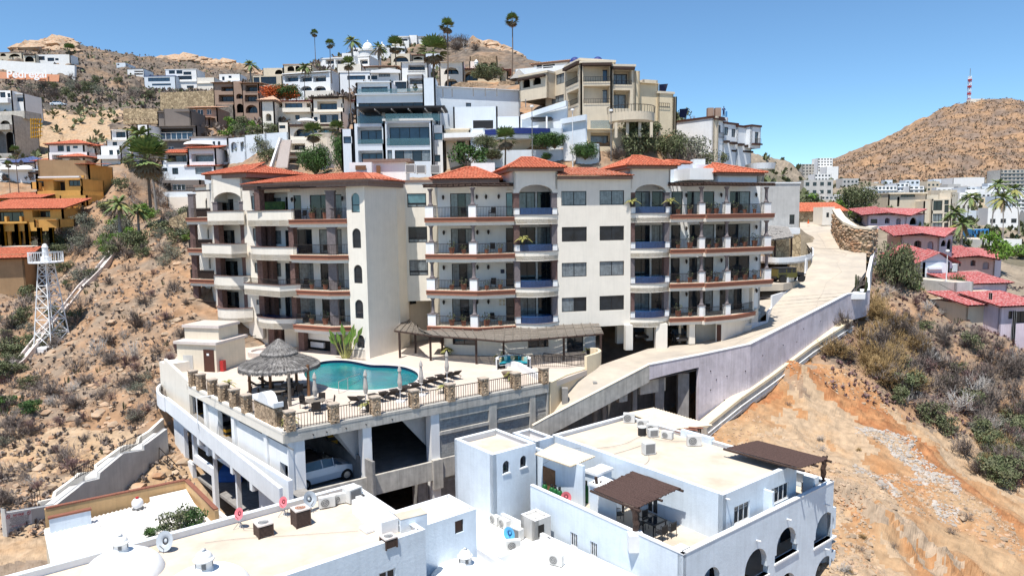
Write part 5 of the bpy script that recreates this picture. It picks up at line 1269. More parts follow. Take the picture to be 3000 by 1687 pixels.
for l in([(1396,1482),(1413,1476),(1532,1531),(1608,1572),(1870,1692)],[(1461,1630),(1559,1588),(1611,1574)],[(1396,1600),(1521,1678),(1560,1700)]):
 pp=[wz2(u,v,zn+.5)for u,v in l];b=MB();strip(b,pp,zn,zn+.5,-.13,.13);b.build('raised_rim','whitem',NR)
bx=[wz2(1530,1570,zn),wz2(1568,1590,zn),wz2(1611,1574,zn)];f=Fr(bx[1],bx[1]+EE);o=T('roof_room','grey white cube-shaped roof room with a small dark opening','roof room',(*bx[1],zn))
blockbld(o,bx[1],1.25,1.35,zn,zn+1.35,m='greyw',ph=.02,roofm='greyw');MB().fb(f,.25,.7,zn+.3,zn+1.0,0,.02).build('opening','dark',o)
def dome(u,v,D,r,h,lr_,lab,m='white'):
 p=W(u,v,D);c=p-V((0,0,h));o=T('roof_dome',lab,'dome',c)
 MB().lathe(c,[(r*cos(t*pi/24),h*sin(t*pi/24))for t in range(13)],40).build('dome_shell',m,o,True)
 MB().lathe(c,[(r,-1.5),(r*1.03,-.05),(r*1.03,.02),(r,.02)],40).build('dome_rim',m,o)
 b=MB();L=[(lr_*.9,-.06),(lr_*.9,.0),(lr_*.78,.04),(lr_*.78,lr_*.95),(lr_*1.0,lr_*1.0),(lr_*1.0,lr_*1.15),(lr_*.82,lr_*1.2)]+[(lr_*.82*cos(t*pi/12),lr_*1.2+lr_*.75*sin(t*pi/12))for t in range(7)]+[(.05,lr_*2.0),(.1,lr_*2.08),(0,lr_*2.2)]
 b.lathe(p,L,20);b.build('lantern',m,o,True)
 for a in range(4):a=a*pi/2-1.2;q=p+V((cos(a)*lr_*.775,sin(a)*lr_*.775,0));f=Fr(V(q[:2])-V((-sin(a),cos(a)))*lr_*.2,V(q[:2])+V((-sin(a),cos(a)))*lr_*.2);MB().fb(f,0,f.L,p.z+.12,p.z+lr_*.85,-.02,.02).build('lantern_opening','acgrille',o)
dome(355,1612,28,1.62,1.15,.33,'white dome with solid lantern at the bottom left, left of the grey dish');dome(599,1667,26.5,1.75,1.0,.4,'white dome with open lantern cut by the bottom edge, right of the first dome');dome(1363,1650,33.3,1.9,1.1,.38,'white dome with open lantern in front of the small side house')
dm=T('white_roof','white roof edge supporting the two front left domes','roof',WZ(300,1687,-14.6));MB().hex([wz2(280,1672,-14.7),wz2(640,1600,-14.7),wz2(700,1800,-14.7),wz2(250,1800,-14.7)],-16,-14.68).build('roof_surface','roofw',dm)
zo=-16.0;o0,o1,o2=wz2(132.5,1486,zo),wz2(542,1403,zo),wz2(629,1489,zo)
OH=T('corrugated_roof_house','low house with white corrugated roof inside a brick topped ochre parapet','house',(*o0,-19))
b=MB()
for p,q in((o0,o1),(o1,o2)):f=Fr(p,q);b.fb(f,-.05,f.L+.05,-20,zo-.1,-.2,.02)
b.build('parapet','yellowo',OH)
b=MB()
for p,q in((o0,o1),(o1,o2)):
 f=Fr(p,q);k=int(f.L/.22)
 for i in range(k):b.fb(f,i*f.L/k+.006,(i+1)*f.L/k-.006,zo-.1,zo-.02,-.2,.05)
x=b.build('brick_coping','redterra',OH);x['kind']='stuff'
q=[WZ(128,1552,-17.0),WZ(158,1690,-17.1),WZ(660,1560,-17.0),WZ(548,1442,-16.95)];sheet(OH,q,'corr',34,1,.035)
MB().hex([wz2(438,1456,-16.6),wz2(462,1506,-16.6),wz2(574,1482,-16.6),wz2(545,1432,-16.6)],-16.9,-16.6).build('white_slab','roofw',OH)
p_,q_=wz2(143,1515,-16.1),wz2(265,1489,-16.1);f=Fr(p_,q_);MB().fb(f,0,f.L,-17.4,-16.2,-.2,0).build('short_wall','bluew',OH);MB().fb(f,-.05,f.L+.05,-16.2,-16.1,-.25,.05).build('coping','redterra',OH)
f=Fr(wz2(154,1690,-17.2),wz2(300,1655,-17.2));MB().fb(f,-.3,6,-21,-17.2,-.3,-.1).build('front_wall','bluew',OH)
f=Fr(wz2(128,1552,-17.2),wz2(154,1690,-17.2));MB().fb(f,0,f.L,-21,-17.1,-.3,-.05).build('side_wall','tan',OH)
tk=WZ(404,1490,-16.95);o=T('gas_tank','round white gas tank with red cap on the corrugated roof','gas tank',tk);MB().lathe(tk,[(0,.05),(.2,.08),(.3,.2),(.32,.36),(.3,.5),(.2,.62),(0,.66)],18).build('tank','whitem',o,True);MB().lathe(tk,[(.09,.62),(.09,.74),(0,.76)],8).build('cap','red',o);MB().box(tk+V((-.25,-.2,0)),tk+V((.25,.2,.1))).build('base','acgrille',o)
def dish(u,v,z,r,m,lab,az_=-.5,el=.5,h=.55,txt=None):
 p=WZ(u,v,z);o=TL('satellite_dish',lab,'satellite dish',p,'satellite dishes on the white roofs');c=V((0,0,h+r*.6));n=V((sin(az_)*cos(el),-cos(az_)*cos(el),sin(el)));a=n.cross(V((0,0,1))).normalized();d=n.cross(a)
 b=MB();R_=[0,.35,.7,1]
 for rr in(.35,.7,1):b.v+=[tuple(c+(a*cos(t*pi/12)*rr+d*sin(t*pi/12)*rr*1.08)*r+n*(rr*rr*r*.18))for t in range(24)]
 b.v.append(tuple(c));b.f+=[(72,t,(t+1)%24)for t in range(24)]+[(k*24+t,k*24+(t+1)%24,(k+1)*24+(t+1)%24,(k+1)*24+t)for k in(0,1)for t in range(24)]
 b.build('reflector',m,o,True)
 MB().tube([(0,0,0),(0,0,h),c-n*.03],.03,6).build('mast','whitem',o);MB().tube([c-a*0-d*r*-.9,c+n*r*.9+d*r*.35],.018,5).build('feed_arm','acgrille',o)
 for q in((-.25,-.2),(.25,-.2),(0,.3)):MB().tube([(q[0],q[1],.02),(0,0,h*.6)],.015,4).build('leg','acgrille',o)
 if txt:
  cu=bpy.data.curves.new('t','FONT');cu.body=txt;cu.size=r*.62;cu.align_x='CENTER';cu.align_y='CENTER';t_=bpy.data.objects.new('t',cu);me=bpy.data.meshes.new_from_object(t_);me.materials.append(MATS['textblue']);x=bpy.data.objects.new('lettering',me);COL.objects.link(x);x.parent=o
  x.matrix_local=Matrix.Translation(c+n*r*.2)@(Matrix((-a,-d,n)).transposed().to_4x4()if(-a).cross(-d).dot(n)>0 else Matrix((a,-d,n)).transposed().to_4x4())@Matrix.Rotation(-1.1,4,'Z');bpy.data.objects.remove(t_)
 return o
dish(704,1546,-14.65,.27,'dishpink','pink satellite dish, left one of the two on the long roof edge',-.45,.35);dish(833,1510,-14.65,.26,'dishpink','pink satellite dish just left of the tall brown condenser',-.45,.35)
dish(908,1497,-14.65,.38,'dishgrey','grey satellite dish behind the tall brown condenser',.9,.35,.4);dish(487,1612,-14.65,.42,'dishgrey','grey satellite dish between the two front domes',-.2,.3,.2)
dish(1659,1485,-18,.33,'dishpink','pink satellite dish beside the green gas cylinders',-.2,.2,.45);dish(1494,1590,zn,.40,'dishblue','sky blue satellite dish with dark lettering among the air conditioners',-.6,.1,.35,'SKY' if 0 else 'dish')
def condenser(u,v,z,w,h,lab,topm='rust'):
 p=WZ(u,v,z);o=TL('roof_condenser',lab,'air conditioner',p,'brown roof condensers',a0)
 MB().box((-w/2,-w/2,.05),(w/2,w/2,h-.06)).build('core','dark',o)
 b=MB();k=int(h/.07)
 for i in range(k):z0=.06+i*(h-.16)/k;b.box((-w/2-.015,-w/2-.015,z0),(w/2+.015,w/2+.015,z0+.035))
 b.build('louvre','acbrown',o)['kind']='stuff'
 for x in(-w/2,w/2):
  for y in(-w/2,w/2):MB().box((x-.03,y-.03,0),(x+.03,y+.03,h-.05)).build('corner_post','acbrown',o)
 MB().box((-w/2-.03,-w/2-.03,h-.06),(w/2+.03,w/2+.03,h)).build('top_panel','coping',o)
 b=MB();b.lathe((0,0,h),[(.0,.004),(w*.36,.004)],16);b.build('fan_opening',topm,o)
 b=MB();[b.tube([(cos(t*pi/12)*r_,sin(t*pi/12)*r_,h+.02),(cos((t+1)*pi/12)*r_,sin((t+1)*pi/12)*r_,h+.02)],.008,3,False)for r_ in(w*.38,w*.26,w*.14)for t in range(24)];b.build('fan_guard','acwhite',o)
condenser(773,1566,-14.65,.66,.62,'low square brown roof condenser with grey fan top','acgrille');condenser(882,1536,-14.65,.68,.86,'tall square brown roof condenser with rusty orange fan top');condenser(1139,1600,-14.65,.55,.5,'small brown condenser half hidden by the front roof parapet','acgrille')
AC='white air conditioners on the foreground roofs'
for(u,v,z,w_,h_,d_,rz,fan,lb)in((958,1486,-14.65,.8,.6,.3,.45,1,'front white fan unit left of its twin on the long roof'),(990,1475,-14.65,.8,.55,.3,.45,1,'second white fan unit near the roof corner'),(1033,1467,-14.65,.8,.75,.6,.9,0,'bulky grey-white unit in the roof corner'),(1059,1491,-14.65,.7,.6,.3,-.9,1,'fan unit facing right beside the duct cover'),(1451,1534,zn,.8,.6,.32,-.9,1,'first of two fan units on the sunken roof'),(1478,1547,zn,.8,.6,.32,-.9,1,'second of two fan units on the sunken roof'),(1515,1577,zn,.8,.7,.4,-.8,0,'unit behind the sky blue dish'),(1504,1611,zn,.85,.65,.32,.15,1,'fan unit in front of the sky blue dish'),(1630,1655,zn,.8,.65,.32,-.5,1,'single fan unit on the bottom white roof'),(1843,1238,-15.6,.85,.75,.35,-.2,1,'unit with dark fan at the back edge of the villa roof'),(1883,1252,-15.6,.85,.6,.35,-.3,1,'second unit at the back of the villa roof'),(1912,1266,-15.6,.85,.6,.35,-.3,1,'third unit at the back of the villa roof'),(1913,1280,-15.6,.7,.6,.4,.2,0,'small front unit in the villa roof cluster'),(1955,1285,-15.6,.8,.55,.35,-.6,1,'slim unit right of the villa roof cluster'),(2033,1306,-15.6,.95,.75,.35,.0,1,'fan unit near the right roof edge of the villa'),(1900,1330,-15.6,.8,.8,.5,.3,0,'unit with square grille alone in the middle of the villa roof')):
 p=WZ(u,v,z);o=ac_box(u,v,p.y,w_,h_,d_,rz,'white air conditioner, '+lb,bool(fan),group=AC)
o=T('roof_condenser','black cylindrical condenser among the white units on the villa roof','air conditioner',WZ(1881,1275,-15.6));p=WZ(1881,1275,-15.6);MB().lathe(p,[(.3,0),(.3,.6),(.25,.62)],16).build('casing','black',o);MB().lathe(p,[(.31,.6),(.31,.66),(0,.66)],16).build('top','acwhite',o)
q=[WZ(1840,1208,-15.4),WZ(1960,1258,-15.5),WZ(2090,1245,-15.4),WZ(1914,1193,-15.3)]
o=T('sheet_canopy','cream corrugated sheet roof behind the villa roof units','canopy',q[0]);sheet(o,q,'corrt',22,0,.03)
for k in range(4):
 a_,c_=WZ(1978+k*13,1262-k*3.5,-15.35),WZ(2012+k*16,1272-k*6,-15.35);MB().tube([a_,c_],.06,4).build('rusty_beam','redterra',o)
bb=wz2(1985,1268,zr);f=Fr(c2+FF*8.3,c2);
bq=wz2(2090,1290,-15.3);o=T('white_wall_block','small white wall block at the back right of the villa roof','wall',(*bq,-16));MB().fb(Fr(bq-EE*.2,bq-EE*.2-FF),-2.6,.0,-18,-15.1,-.3,0).build('wall','bluew',o)
def cable(pts,z,lab,r=.014,m='acgrille'):
 P=smooth([WZ(u,v,z)for u,v in pts],4,False);single(MB().tube([p+V((0,0,.02))for p in P],r,3,False).build('roof_cable',m),lab,'cable')
cable([(1590,1360),(1660,1322),(1706,1311),(1760,1312),(1830,1300),(1882,1278),(1940,1290),(2010,1292)],-15.5,'long grey cable snaking over the villa roof to the units');cable([(1780,1335),(1840,1318),(1883,1303)],-15.55,'short double cable left of the lone square unit');cable([(1900,1332),(1900,1350),(1880,1367)],-15.55,'bent cable below the lone square unit')
cable([(600,1590),(700,1578),(860,1568),(1050,1555)],-14.62,'thin cable crossing the long roof',.008);cable([(709,1545),(740,1548),(770,1552)],-14.5,'loose cable between pink dish and low condenser',.012);cable([(845,1490),(842,1500),(870,1510)],-14.4,'black cable from the pink dish to the tall condenser',.014,'black')
SWf=FP(13,42,482,57.5,-16);SW2=T('stair_wall','long pale wall of an outdoor staircase climbing from the banner to the garage','wall',SWf.pt(3,-20))
def prof_wall(par,name,m,fr,top,zb,n0,n1):
 b=MB();P=[fr.uv(u,v)for u,v in top]
 for(a,z0),(c,z1)in zip(P,P[1:]):
  b.add([fr.pt(a,zb,n0),fr.pt(c,zb,n0),fr.pt(c,zb,n1),fr.pt(a,zb,n1),fr.pt(a,z0,n0),fr.pt(c,z1,n0),fr.pt(c,z1,n1),fr.pt(a,z0,n1)],[(4,5,6,7),(0,1,5,4),(1,2,6,5),(2,3,7,6),(3,0,4,7)])
 return b.build(name,m,par)
tops_=[(13,1490),(18,1490),(19,1502),(165,1478),(250,1412),(292,1402),(294,1384),(362,1328),(424,1318),(424,1304),(478,1264),(490,1255)]
prof_wall(SW2,'front_wall','greyw',SWf,tops_,-22,-.25,0)
prof_wall(SW2,'wall_coping','whitem',SWf,[(u,v-2.5)for u,v in tops_],-22,-.28,-.002 if 0 else-.26)
pb=[(118,1468),(160,1459),(165,1440),(224,1397),(235,1385),(282,1380),(284,1362),(356,1310),(372,1303),(405,1300),(410,1280),(440,1262),(480,1225)]
f2_=SWf.off(-1.6);prof_wall(SW2,'rear_wall','cream',f2_,pb,-21,-.25,0)
prof_wall(SW2,'stair_flight','greyw',SWf.off(-.26),[(u,v+14)for u,v in tops_[3:]],-22,-1.3,0)
for(u0,u1,v)in((224,282,1404),(358,422,1327),(100,124,1478)):s0,z=SWf.uv(u0,v);s1,_=SWf.uv(u1,v);rail(SW2,SWf,s0,s1,z,.8,n=-.12,st=.16)
gt_=SWf.off(.4);o=T('iron_stair_frame','dark iron frame and stair by the garage corner','stairs',WZ(500,1380,-20));
for(a_,c_)in(((466,1310),(466,1370)),((466,1310),(520,1365)),((466,1370),(520,1402)),((520,1365),(520,1402)),((491,1336),(491,1386)),((474,1345),(520,1380))):MB().tube([W(*a_,56),W(*c_,55.5)],.04,5).build('iron_bar','iron',o)
def text_mesh(body,size,m,par,fr,s,z,n=.012,ang=0,name='lettering',align='CENTER',bold=0):
 cu=bpy.data.curves.new('t','FONT');cu.body=body;cu.size=size;cu.align_x=align;cu.align_y='CENTER';cu.offset=bold
 t_=bpy.data.objects.new('t',cu);me=bpy.data.meshes.new_from_object(t_);bpy.data.objects.remove(t_);me.materials.append(MATS[m]);x=bpy.data.objects.new(name,me);COL.objects.link(x)
 M_=Matrix((fr.d.to_3d(),V((0,0,1)),fr.n.to_3d())).transposed().to_4x4();o0_=ORG.get(par,V((0,0,0)))
 x.parent=par;ORG[x]=o0_;x.matrix_local=Matrix.Translation(fr.pt(s,z,n)-o0_)@M_@Matrix.Rotation(ang,4,'Z');return x
s0,z0=SWf.uv(17,1533);s1,_=SWf.uv(94,1533);zt_=SWf.uv(17,1504)[1];zb_=SWf.uv(20,1570)[1];dz_=(SWf.uv(92,1492)[1]-zt_)*1.0
BN=T('warning_banner','white banner reading NO PASE in red above black small print on the stair wall','banner',SWf.pt(s0,zb_))
MB().add([SWf.pt(s0,zb_,.02),SWf.pt(s1,zb_+dz_,.02),SWf.pt(s1,zt_+dz_,.02),SWf.pt(s0,zt_,.02),SWf.pt(s0,zb_,.005),SWf.pt(s1,zb_+dz_,.005),SWf.pt(s1,zt_+dz_,.005),SWf.pt(s0,zt_,.005)],[(0,1,2,3),(4,5,6,7),(0,1,5,4),(1,2,6,5),(2,3,7,6),(3,0,4,7)]).build('banner_sheet','sign',BN)
an=math.atan2(dz_,s1-s0);hh_=zt_-zb_;sm,zm=(s0+s1)/2,(zb_+zt_+dz_)/2
text_mesh('NO PASE',hh_*.145,'redtext',BN,SWf,sm-.02,zm+hh_*.38,.03,an,bold=.006)
for k,(t_,m_)in enumerate((('ZONA FEDERAL PROPIEDAD PRIVADA','blackt'),('ESTA AREA SE ENCUENTRA VIGILADA','blackt'),('ESTACIONAMIENTO EN EL DESPUES','blackt'),('CON AVISO DE MULTA AL QUE','blackt'),('SEA SORPRENDIDO O QUE CIRCULE','blackt'),('PERSONA Y LLEVADO A LA AUTORIDAD','blackt'),('DO NOT TRESPASSING','redtext'),('THIS AREA IS PRIVATE PROPERTY AND IS','blackt'),('PROHIBITED THE USE OF THE PROPERTY','blackt'),('OWNERS','blackt'),('PLEASE AVOID PARKING ON THE ROAD','blackt'),('OR TRANSPORTING AN ATV WILL BE','blackt'))):
 text_mesh(t_,hh_*(.062 if m_=='blackt' else .085),m_,BN,SWf,sm+.02,zm+hh_*(.27-k*.063),.03,an,'small_print')
for s_ in(-.40,.40):
 c_=SWf.pt(sm+s_*(s1-s0),zm+hh_*.38+s_*dz_*.9,.028);b=MB();b.add([c_+(SWf.d*cos(t*pi/8)*.14).to_3d()+V((0,0,sin(t*pi/8)*.14))for t in range(16)]+[c_+(SWf.d*cos(t*pi/8)*.105).to_3d()+V((0,0,sin(t*pi/8)*.105))for t in range(16)],[(i,(i+1)%16,16+(i+1)%16,16+i)for i in range(16)]);b.tube([c_+(SWf.d*-.09).to_3d()+V((0,0,.09)),c_+(SWf.d*.09).to_3d()-V((0,0,.09))],.014,4);b.build('no_parking_ring','redtext',BN)
 text_mesh('E',.15,'blackt',BN,SWf,sm+s_*(s1-s0),zm+hh_*.38+s_*dz_*.9,.026,an)
def car(p,rz,L,m,lab,kind='suv',name='parked_car'):
 o=TL(name,lab,'car',p,rz=rz);Wd=L*.4;H=L*(.385 if kind=='suv' else .31);h1_=H*.58;hw_=Wd/2
 S_=[(-.5,.32,.52),(-.485,.26,.62),(-.40,.24,.66),(.18,.24,.66),(.33,.25,.60),(.47,.28,.50),(.5,.32,.42)]
 b=MB();n=len(S_)
 for(x,z0,z1)in S_:
  x*=L;z0,z1=H*z0*.7,H*z1;k_=.86 if abs(x)>L*.46 else 1
  b.v+=[(x,-hw_*k_*.93,z0),(x,-hw_*k_,(z0+z1)*.5),(x,-hw_*k_*.92,z1),(x,hw_*k_*.92,z1),(x,hw_*k_,(z0+z1)*.5),(x,hw_*k_*.93,z0)]
 b.f+=[(i*6+t,i*6+(t+1)%6,(i+1)*6+(t+1)%6,(i+1)*6+t)for i in range(n-1)for t in range(6)]+[(0,1,2,3,4,5),tuple((n-1)*6+t for t in range(6))]
 b.build('body',m,o)
 C_=[(-.47,.64,.80),(-.42,.64,.97),(.0,.65,1.0),(.12,.65,.95),(.27,.62,.66)]if kind=='suv' else[(-.36,.64,.72),(-.24,.64,.97),(.0,.65,1.0),(.08,.65,.97),(.25,.62,.66)]
 b=MB()
 for(x,z0,z1)in C_:x*=L;z0,z1=H*z0,H*z1;b.v+=[(x,-hw_*.90,z0),(x,-hw_*.72,z1-.02),(x,hw_*.72,z1-.02),(x,hw_*.90,z0)]
 b.f+=[(i*4+t,i*4+t+1,(i+1)*4+t+1,(i+1)*4+t)for i in range(4)for t in range(3)]+[(0,1,2,3),(16,17,18,19)];b.build('window_glass','glassb',o)
 b=MB()
 for i in(0,1,2):
  (x0,_,z0),(x1,_,z1)=C_[i+0],C_[i+1];b.add([(x0*L,-hw_*.735,H*z0+.0),(x1*L,-hw_*.735,H*z1),(x1*L,hw_*.735,H*z1),(x0*L,hw_*.735,H*z0),(x0*L,-hw_*.735,H*z0-.05),(x1*L,-hw_*.735,H*z1-.05),(x1*L,hw_*.735,H*z1-.05),(x0*L,hw_*.735,H*z0-.05)],[(0,1,2,3),(4,5,6,7),(0,1,5,4),(2,3,7,6)])
 b.build('roof','cardark' if m=='carwhite' else m,o)
 b=MB()
 for x in(-.30,-.03,.14):
  for sd in(-1,1):b.tube([(x*L,sd*hw_*.915,H*.64),((x-.01)*L,sd*hw_*.745,H*.96)],.035,4)
 b.build('window_pillar',m,o)
 for x in(-.31,.32):
  for sd in(-1,1):
   c=V((x*L,sd*hw_*.93,L*.084));r=L*.084;a=MB();a.add([c+V((cos(t*pi/8)*r,q,sin(t*pi/8)*r))for q in(-.11,.11)for t in range(16)],[tuple(range(16)),tuple(range(16,32))]+[(i,(i+1)%16,16+(i+1)%16,16+i)for i in range(16)]);w=a.build('wheel','rubber',o)
   a=MB();a.add([c+V((cos(t*pi/5)*r*.6,sd*.115,sin(t*pi/5)*r*.6))for t in range(10)],[tuple(range(10))]);a.build('rim','steel',w)
 for sd in(-1,1):
  MB().box((L*.455,sd*hw_*.72-.12,H*.40),(L*.495,sd*hw_*.72+.12,H*.48)).build('headlight','whitem',o);MB().box((-L*.50,sd*hw_*.74-.1,H*.44),(-L*.475,sd*hw_*.74+.1,H*.56)).build('tail_light','red',o)
  MB().box((L*.14,sd*hw_*1.0-.06,H*.64),(L*.17,sd*hw_*1.0+.08,H*.71)).build('mirror',m,o)
 return o
ga=math.atan2(FE.d.y,FE.d.x)
car(FE.pt(S(FE,950,-17.5)+.3,ZG,-2.4),ga+.08,4.9,'carwhite','white sport utility car with black roof parked behind the garage corner pillar')
car(FE.pt(S(FE,945,-17.5)+.6,ZG,-5.0),ga+.1,4.6,'cardark','dark car parked behind the white sport utility car','sedan');car(FE.pt(S(FE,945,-17.5)-.2,ZG,-7.6),ga+.1,4.6,'carsilver','silver car in the garage shade, farthest of the three','sedan')
car(LE.pt(S(LE,590,-16)-.3,ZG+.3,-2.6),ga+.1,4.6,'carsilver','silver car with red tail lights in the left garage bay')
tpv=WZ(606,1432,-20.95)+V((1.2,3.2,0));o=T('covered_car','car under a bright blue tarpaulin below the ramp','car',tpv);MB().add([tpv+V(q)for q in((-1.0,-1.8,0),(1.0,-1.8,0),(1.0,1.8,0),(-1.0,1.8,0),(-.9,-1.5,.8),(.9,-1.5,.8),(.9,1.6,.8),(-.9,1.6,.8),(-.7,-.7,1.3),(.7,-.7,1.3),(.7,1.0,1.3),(-.7,1.0,1.3))],[(0,1,5,4),(1,2,6,5),(2,3,7,6),(3,0,4,7),(4,5,9,8),(5,6,10,9),(6,7,11,10),(7,4,8,11),(8,9,10,11)]).build('tarpaulin','carblue',o)
car(V((*G2(1985,75),ZD+.12)),-pi/2+.1,4.4,'cardark','dark car facing out from the open parking under the right balconies','sedan')
car(V((*G2(1872,77),ZD+.12)),-pi/2,4.3,'cardark','dark car deep in the parking behind the round pool balcony','sedan')
car(W(2230,925,85),-.5,4.0,'red','red car half hidden behind the end of the building','sedan')
jp=V((*G2(2308,89,-8.7),-8.75));JP=TL('offroad_car','olive green boxy off-road car with black roof on the raised pad beside the driveway','car',jp,rz=.22)
MB().box((-2.0,-.85,.62),(.75,.85,1.22)).build('body','carolive',JP);MB().box((.75,-.62,.65),(1.9,.62,1.2)).build('hood','black',JP)
MB().box((-1.98,-.8,1.22),(.62,.8,1.72)).build('window_glass','glass',JP);MB().box((-2.02,-.82,1.72),(.66,.82,1.86)).build('roof','black',JP)
b=MB();[b.box((x-.05,-.83,1.2),(x+.05,.83,1.72))for x in(-1.95,-.75,.0,.6)];b.build('window_pillar','carolive',JP)
for x in(-1.35,1.35):
 for sd in(-1,1):
  c=V((x,sd*.86,.45));MB().add([c+V((cos(t*pi/8)*.45,q,sin(t*pi/8)*.45))for q in(-.16,.16)for t in range(16)],[tuple(range(16)),tuple(range(16,32))]+[(i,(i+1)%16,16+(i+1)%16,16+i)for i in range(16)]).build('wheel','rubber',JP)
  MB().box((x-.55,sd*.86-.18,.92),(x+.55,sd*.86+.18,1.02)).build('fender','black',JP)
MB().box((1.9,-.7,.5),(2.05,.7,.75)).build('bumper','black',JP);MB().box((-2.15,-.7,.5),(-2.0,.7,.75)).build('bumper','black',JP)
# == houses on the hills and in the town
CR_={1:(0,100),2:(600,80),3:(1250,80),4:(1700,130),5:(2250,480),6:(0,350),7:(2250,200)}
KF=2576/750;GC=[]
def px(c,x,y):return CR_[c][0]+x/KF,CR_[c][1]+y/KF
def Bk(T_,c,x0,y0,x1,y1,D0,D1,dep,m,feats='',low=2.0,cap=None,roof=None,rp=1.4):
 u0,v0=px(c,x0,y0);u1,v1=px(c,x1,y1);rp*=.5;GC.append((u0,u1,v0,v1,D0,D1,low))
 zc=ZV((u0+u1)/2,v1,(D0+D1)/2);fr=FP(u0,D0,u1,D1,zc);L=fr.L
 _,_,zb,zt=fr.r(u0,v0,u1,v1);zb-=low*(2.2 if D0>140 else 1.3)
 holes,post=[],[];b=MB();arch=[]
 for f in[q.split()for q in feats.split(';')if q.strip()]:
  k=f[0];a,p=px(c,float(f[1]),float(f[2]));e,g=px(c,float(f[3]),float(f[4]));r=fr.r(a,p,e,g);r=(max(r[0],.05),min(r[1],L-.05),r[2],min(r[3],zt-.1))
  if r[1]-r[0]<.2 and k not in 'sdpx':continue
  n=int(f[5])if len(f)>5 else 2;pn={'g':'glass','b':'glassb','c':'glassc','t':'glassg','m':['glass','glassc']}[f[6]if len(f)>6 else 'g']
  if k in 'wWhaA':holes.append(r)
  if k in 'aA':b.arch(fr,r[0],r[1],max(r[2]+.1,r[3]-(r[1]-r[0])*.45),r[3],.25)
  post.append((k,r,n,pn))
 b.wall(fr,0,L,zb,zt,holes,.3)
 for q in(Fr(fr.pt(0,0,-dep),fr.pt(0,0)),Fr(fr.pt(L,0),fr.pt(L,0,-dep))):b.wall(q,0,dep,zb,zt)
 b.wall(Fr(fr.pt(L,0,-dep),fr.pt(0,0,-dep)),0,L,zb,zt);b.build('wall',m,T_)
 MB().fb(fr,.02,L-.02,zt-.3,zt-.05,-dep+.02,-.31).build('roof_surface','roofc',T_)
 if cap:MB().fb(fr,-.15,L+.15,zt-.03,zt+.3,-dep,.15).build('roof_trim',cap,T_)
 for k,r,n,pn in post:
  s0,s1,a,d=r
  if k in 'wW':win(T_,fr,r,n,pn,fm='black' if k=='w' else 'whitem',inset=-.2,w=.1)
  elif k in 'haA':
   dd=1.8;i=MB();P=lambda s,z,n_:fr.pt(s,z,n_)
   for q in(((s0,-.3),(s0,-dd)),((s1,-.3),(s1,-dd))):i.q(P(q[0][0],a,q[0][1]),P(q[1][0],a,q[1][1]),P(q[1][0],d,q[1][1]),P(q[0][0],d,q[0][1]))
   i.q(P(s0,a,-.3),P(s1,a,-.3),P(s1,a,-dd),P(s0,a,-dd)).q(P(s0,d,-.3),P(s1,d,-.3),P(s1,d,-dd),P(s0,d,-dd));
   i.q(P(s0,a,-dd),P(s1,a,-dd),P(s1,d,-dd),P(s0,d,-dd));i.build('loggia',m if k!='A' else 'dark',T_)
   if k!='A':win(T_,fr,(s0+.2,s1-.2,a,a+(d-a)*.85),n,pn,inset=-dd+.05,w=.1,name='glass_door')
  elif k=='s':MB().fb(fr,s0,s1,a,d,-.1,.5).build('ledge',cap or m,T_)
  elif k=='p':MB().fb(fr,s0,s1,a,d,-.1,1.3).build('balcony',m,T_)
  elif k=='r':rail(T_,fr,s0,s1,a,d-a,n=.15,st=.35,w=.04)
  elif k=='x':MB().fb(fr,s0,s1,a,d,.02,.12).build('glass_balustrade','glassr',T_)
  elif k=='d':MB().fb(fr,s0,s1,a,d,.0,.08).build('door','bdoor',T_)
  elif k=='k':MB().fb(fr,s0,s1,a,d,-.3,.6).build('dark_beam','dwood',T_)
  elif k=='c':MB().fb(fr,s0,s1,a,d,-.35,.35).build('column',m,T_)
 if roof:
  o=.7;pl=[fr.pt(-o,0,o),fr.pt(L+o,0,o),fr.pt(L+o,0,-dep-o),fr.pt(-o,0,-dep-o)];md=min(dep,L)/2
  if roof[-1]=='/':
   x=MB();Q=[fr.pt(-o,zt,o),fr.pt(L+o,zt,o),fr.pt(L+o,zt+rp,-dep*.8),fr.pt(-o,zt+rp,-dep*.8)];x.q(*Q);x.q(*[p-V((0,0,.15))for p in Q]);x=x.build('roof',roof[:-1],T_);tiles(x,Q,roof[:-1],.45,.9,.08)
  else:
   x=hip(T_,pl,zt+.05,zt+rp,[fr.pt(min(md,L*.48),0,-dep/2),fr.pt(max(L-md,L*.52),0,-dep/2)],roof,det=False,fh=.25)
   e=[V((*p[:2],zt+.06))for p in pl];r0,r1=(V((*fr.pt(q,0,-dep/2)[:2],zt+rp))for q in(min(md,L*.48),max(L-md,L*.52)));tiles(x,[e[0],e[1],r1,r0],roof,.45,.9,.08);tiles(x,[e[1],e[2],r1],roof,.45,.9,.08);tiles(x,[e[3],e[0],r0],roof,.45,.9,.08)
 return fr
def HS(label,c,x,y,D,cat='house',name=None):return T(name or cat.replace(' ','_'),label,cat,W(*px(c,x,y),D))
h=HS('modern pale blue-white house with wide glass fronts and a black roof slab',2,1900,1449,112)
Bk(h,2,1385,1025,1500,1460,113,113,6,'coolw','w 1395 1100 1480 1170 1 b')
Bk(h,2,1505,970,1812,1460,112,112,8,'coolw','h 1535 1000 1795 1175 3 b; h 1545 1240 1795 1385 3 b; x 1540 1130 1795 1175')
Bk(h,2,1812,940,2300,1460,111.2,111.2,8,'coolw','h 1830 960 2262 1190 4 b; x 1830 1118 2262 1188; w 1838 1237 1885 1350 1 c; w 1912 1237 2270 1350 4 m',cap='acwhite')
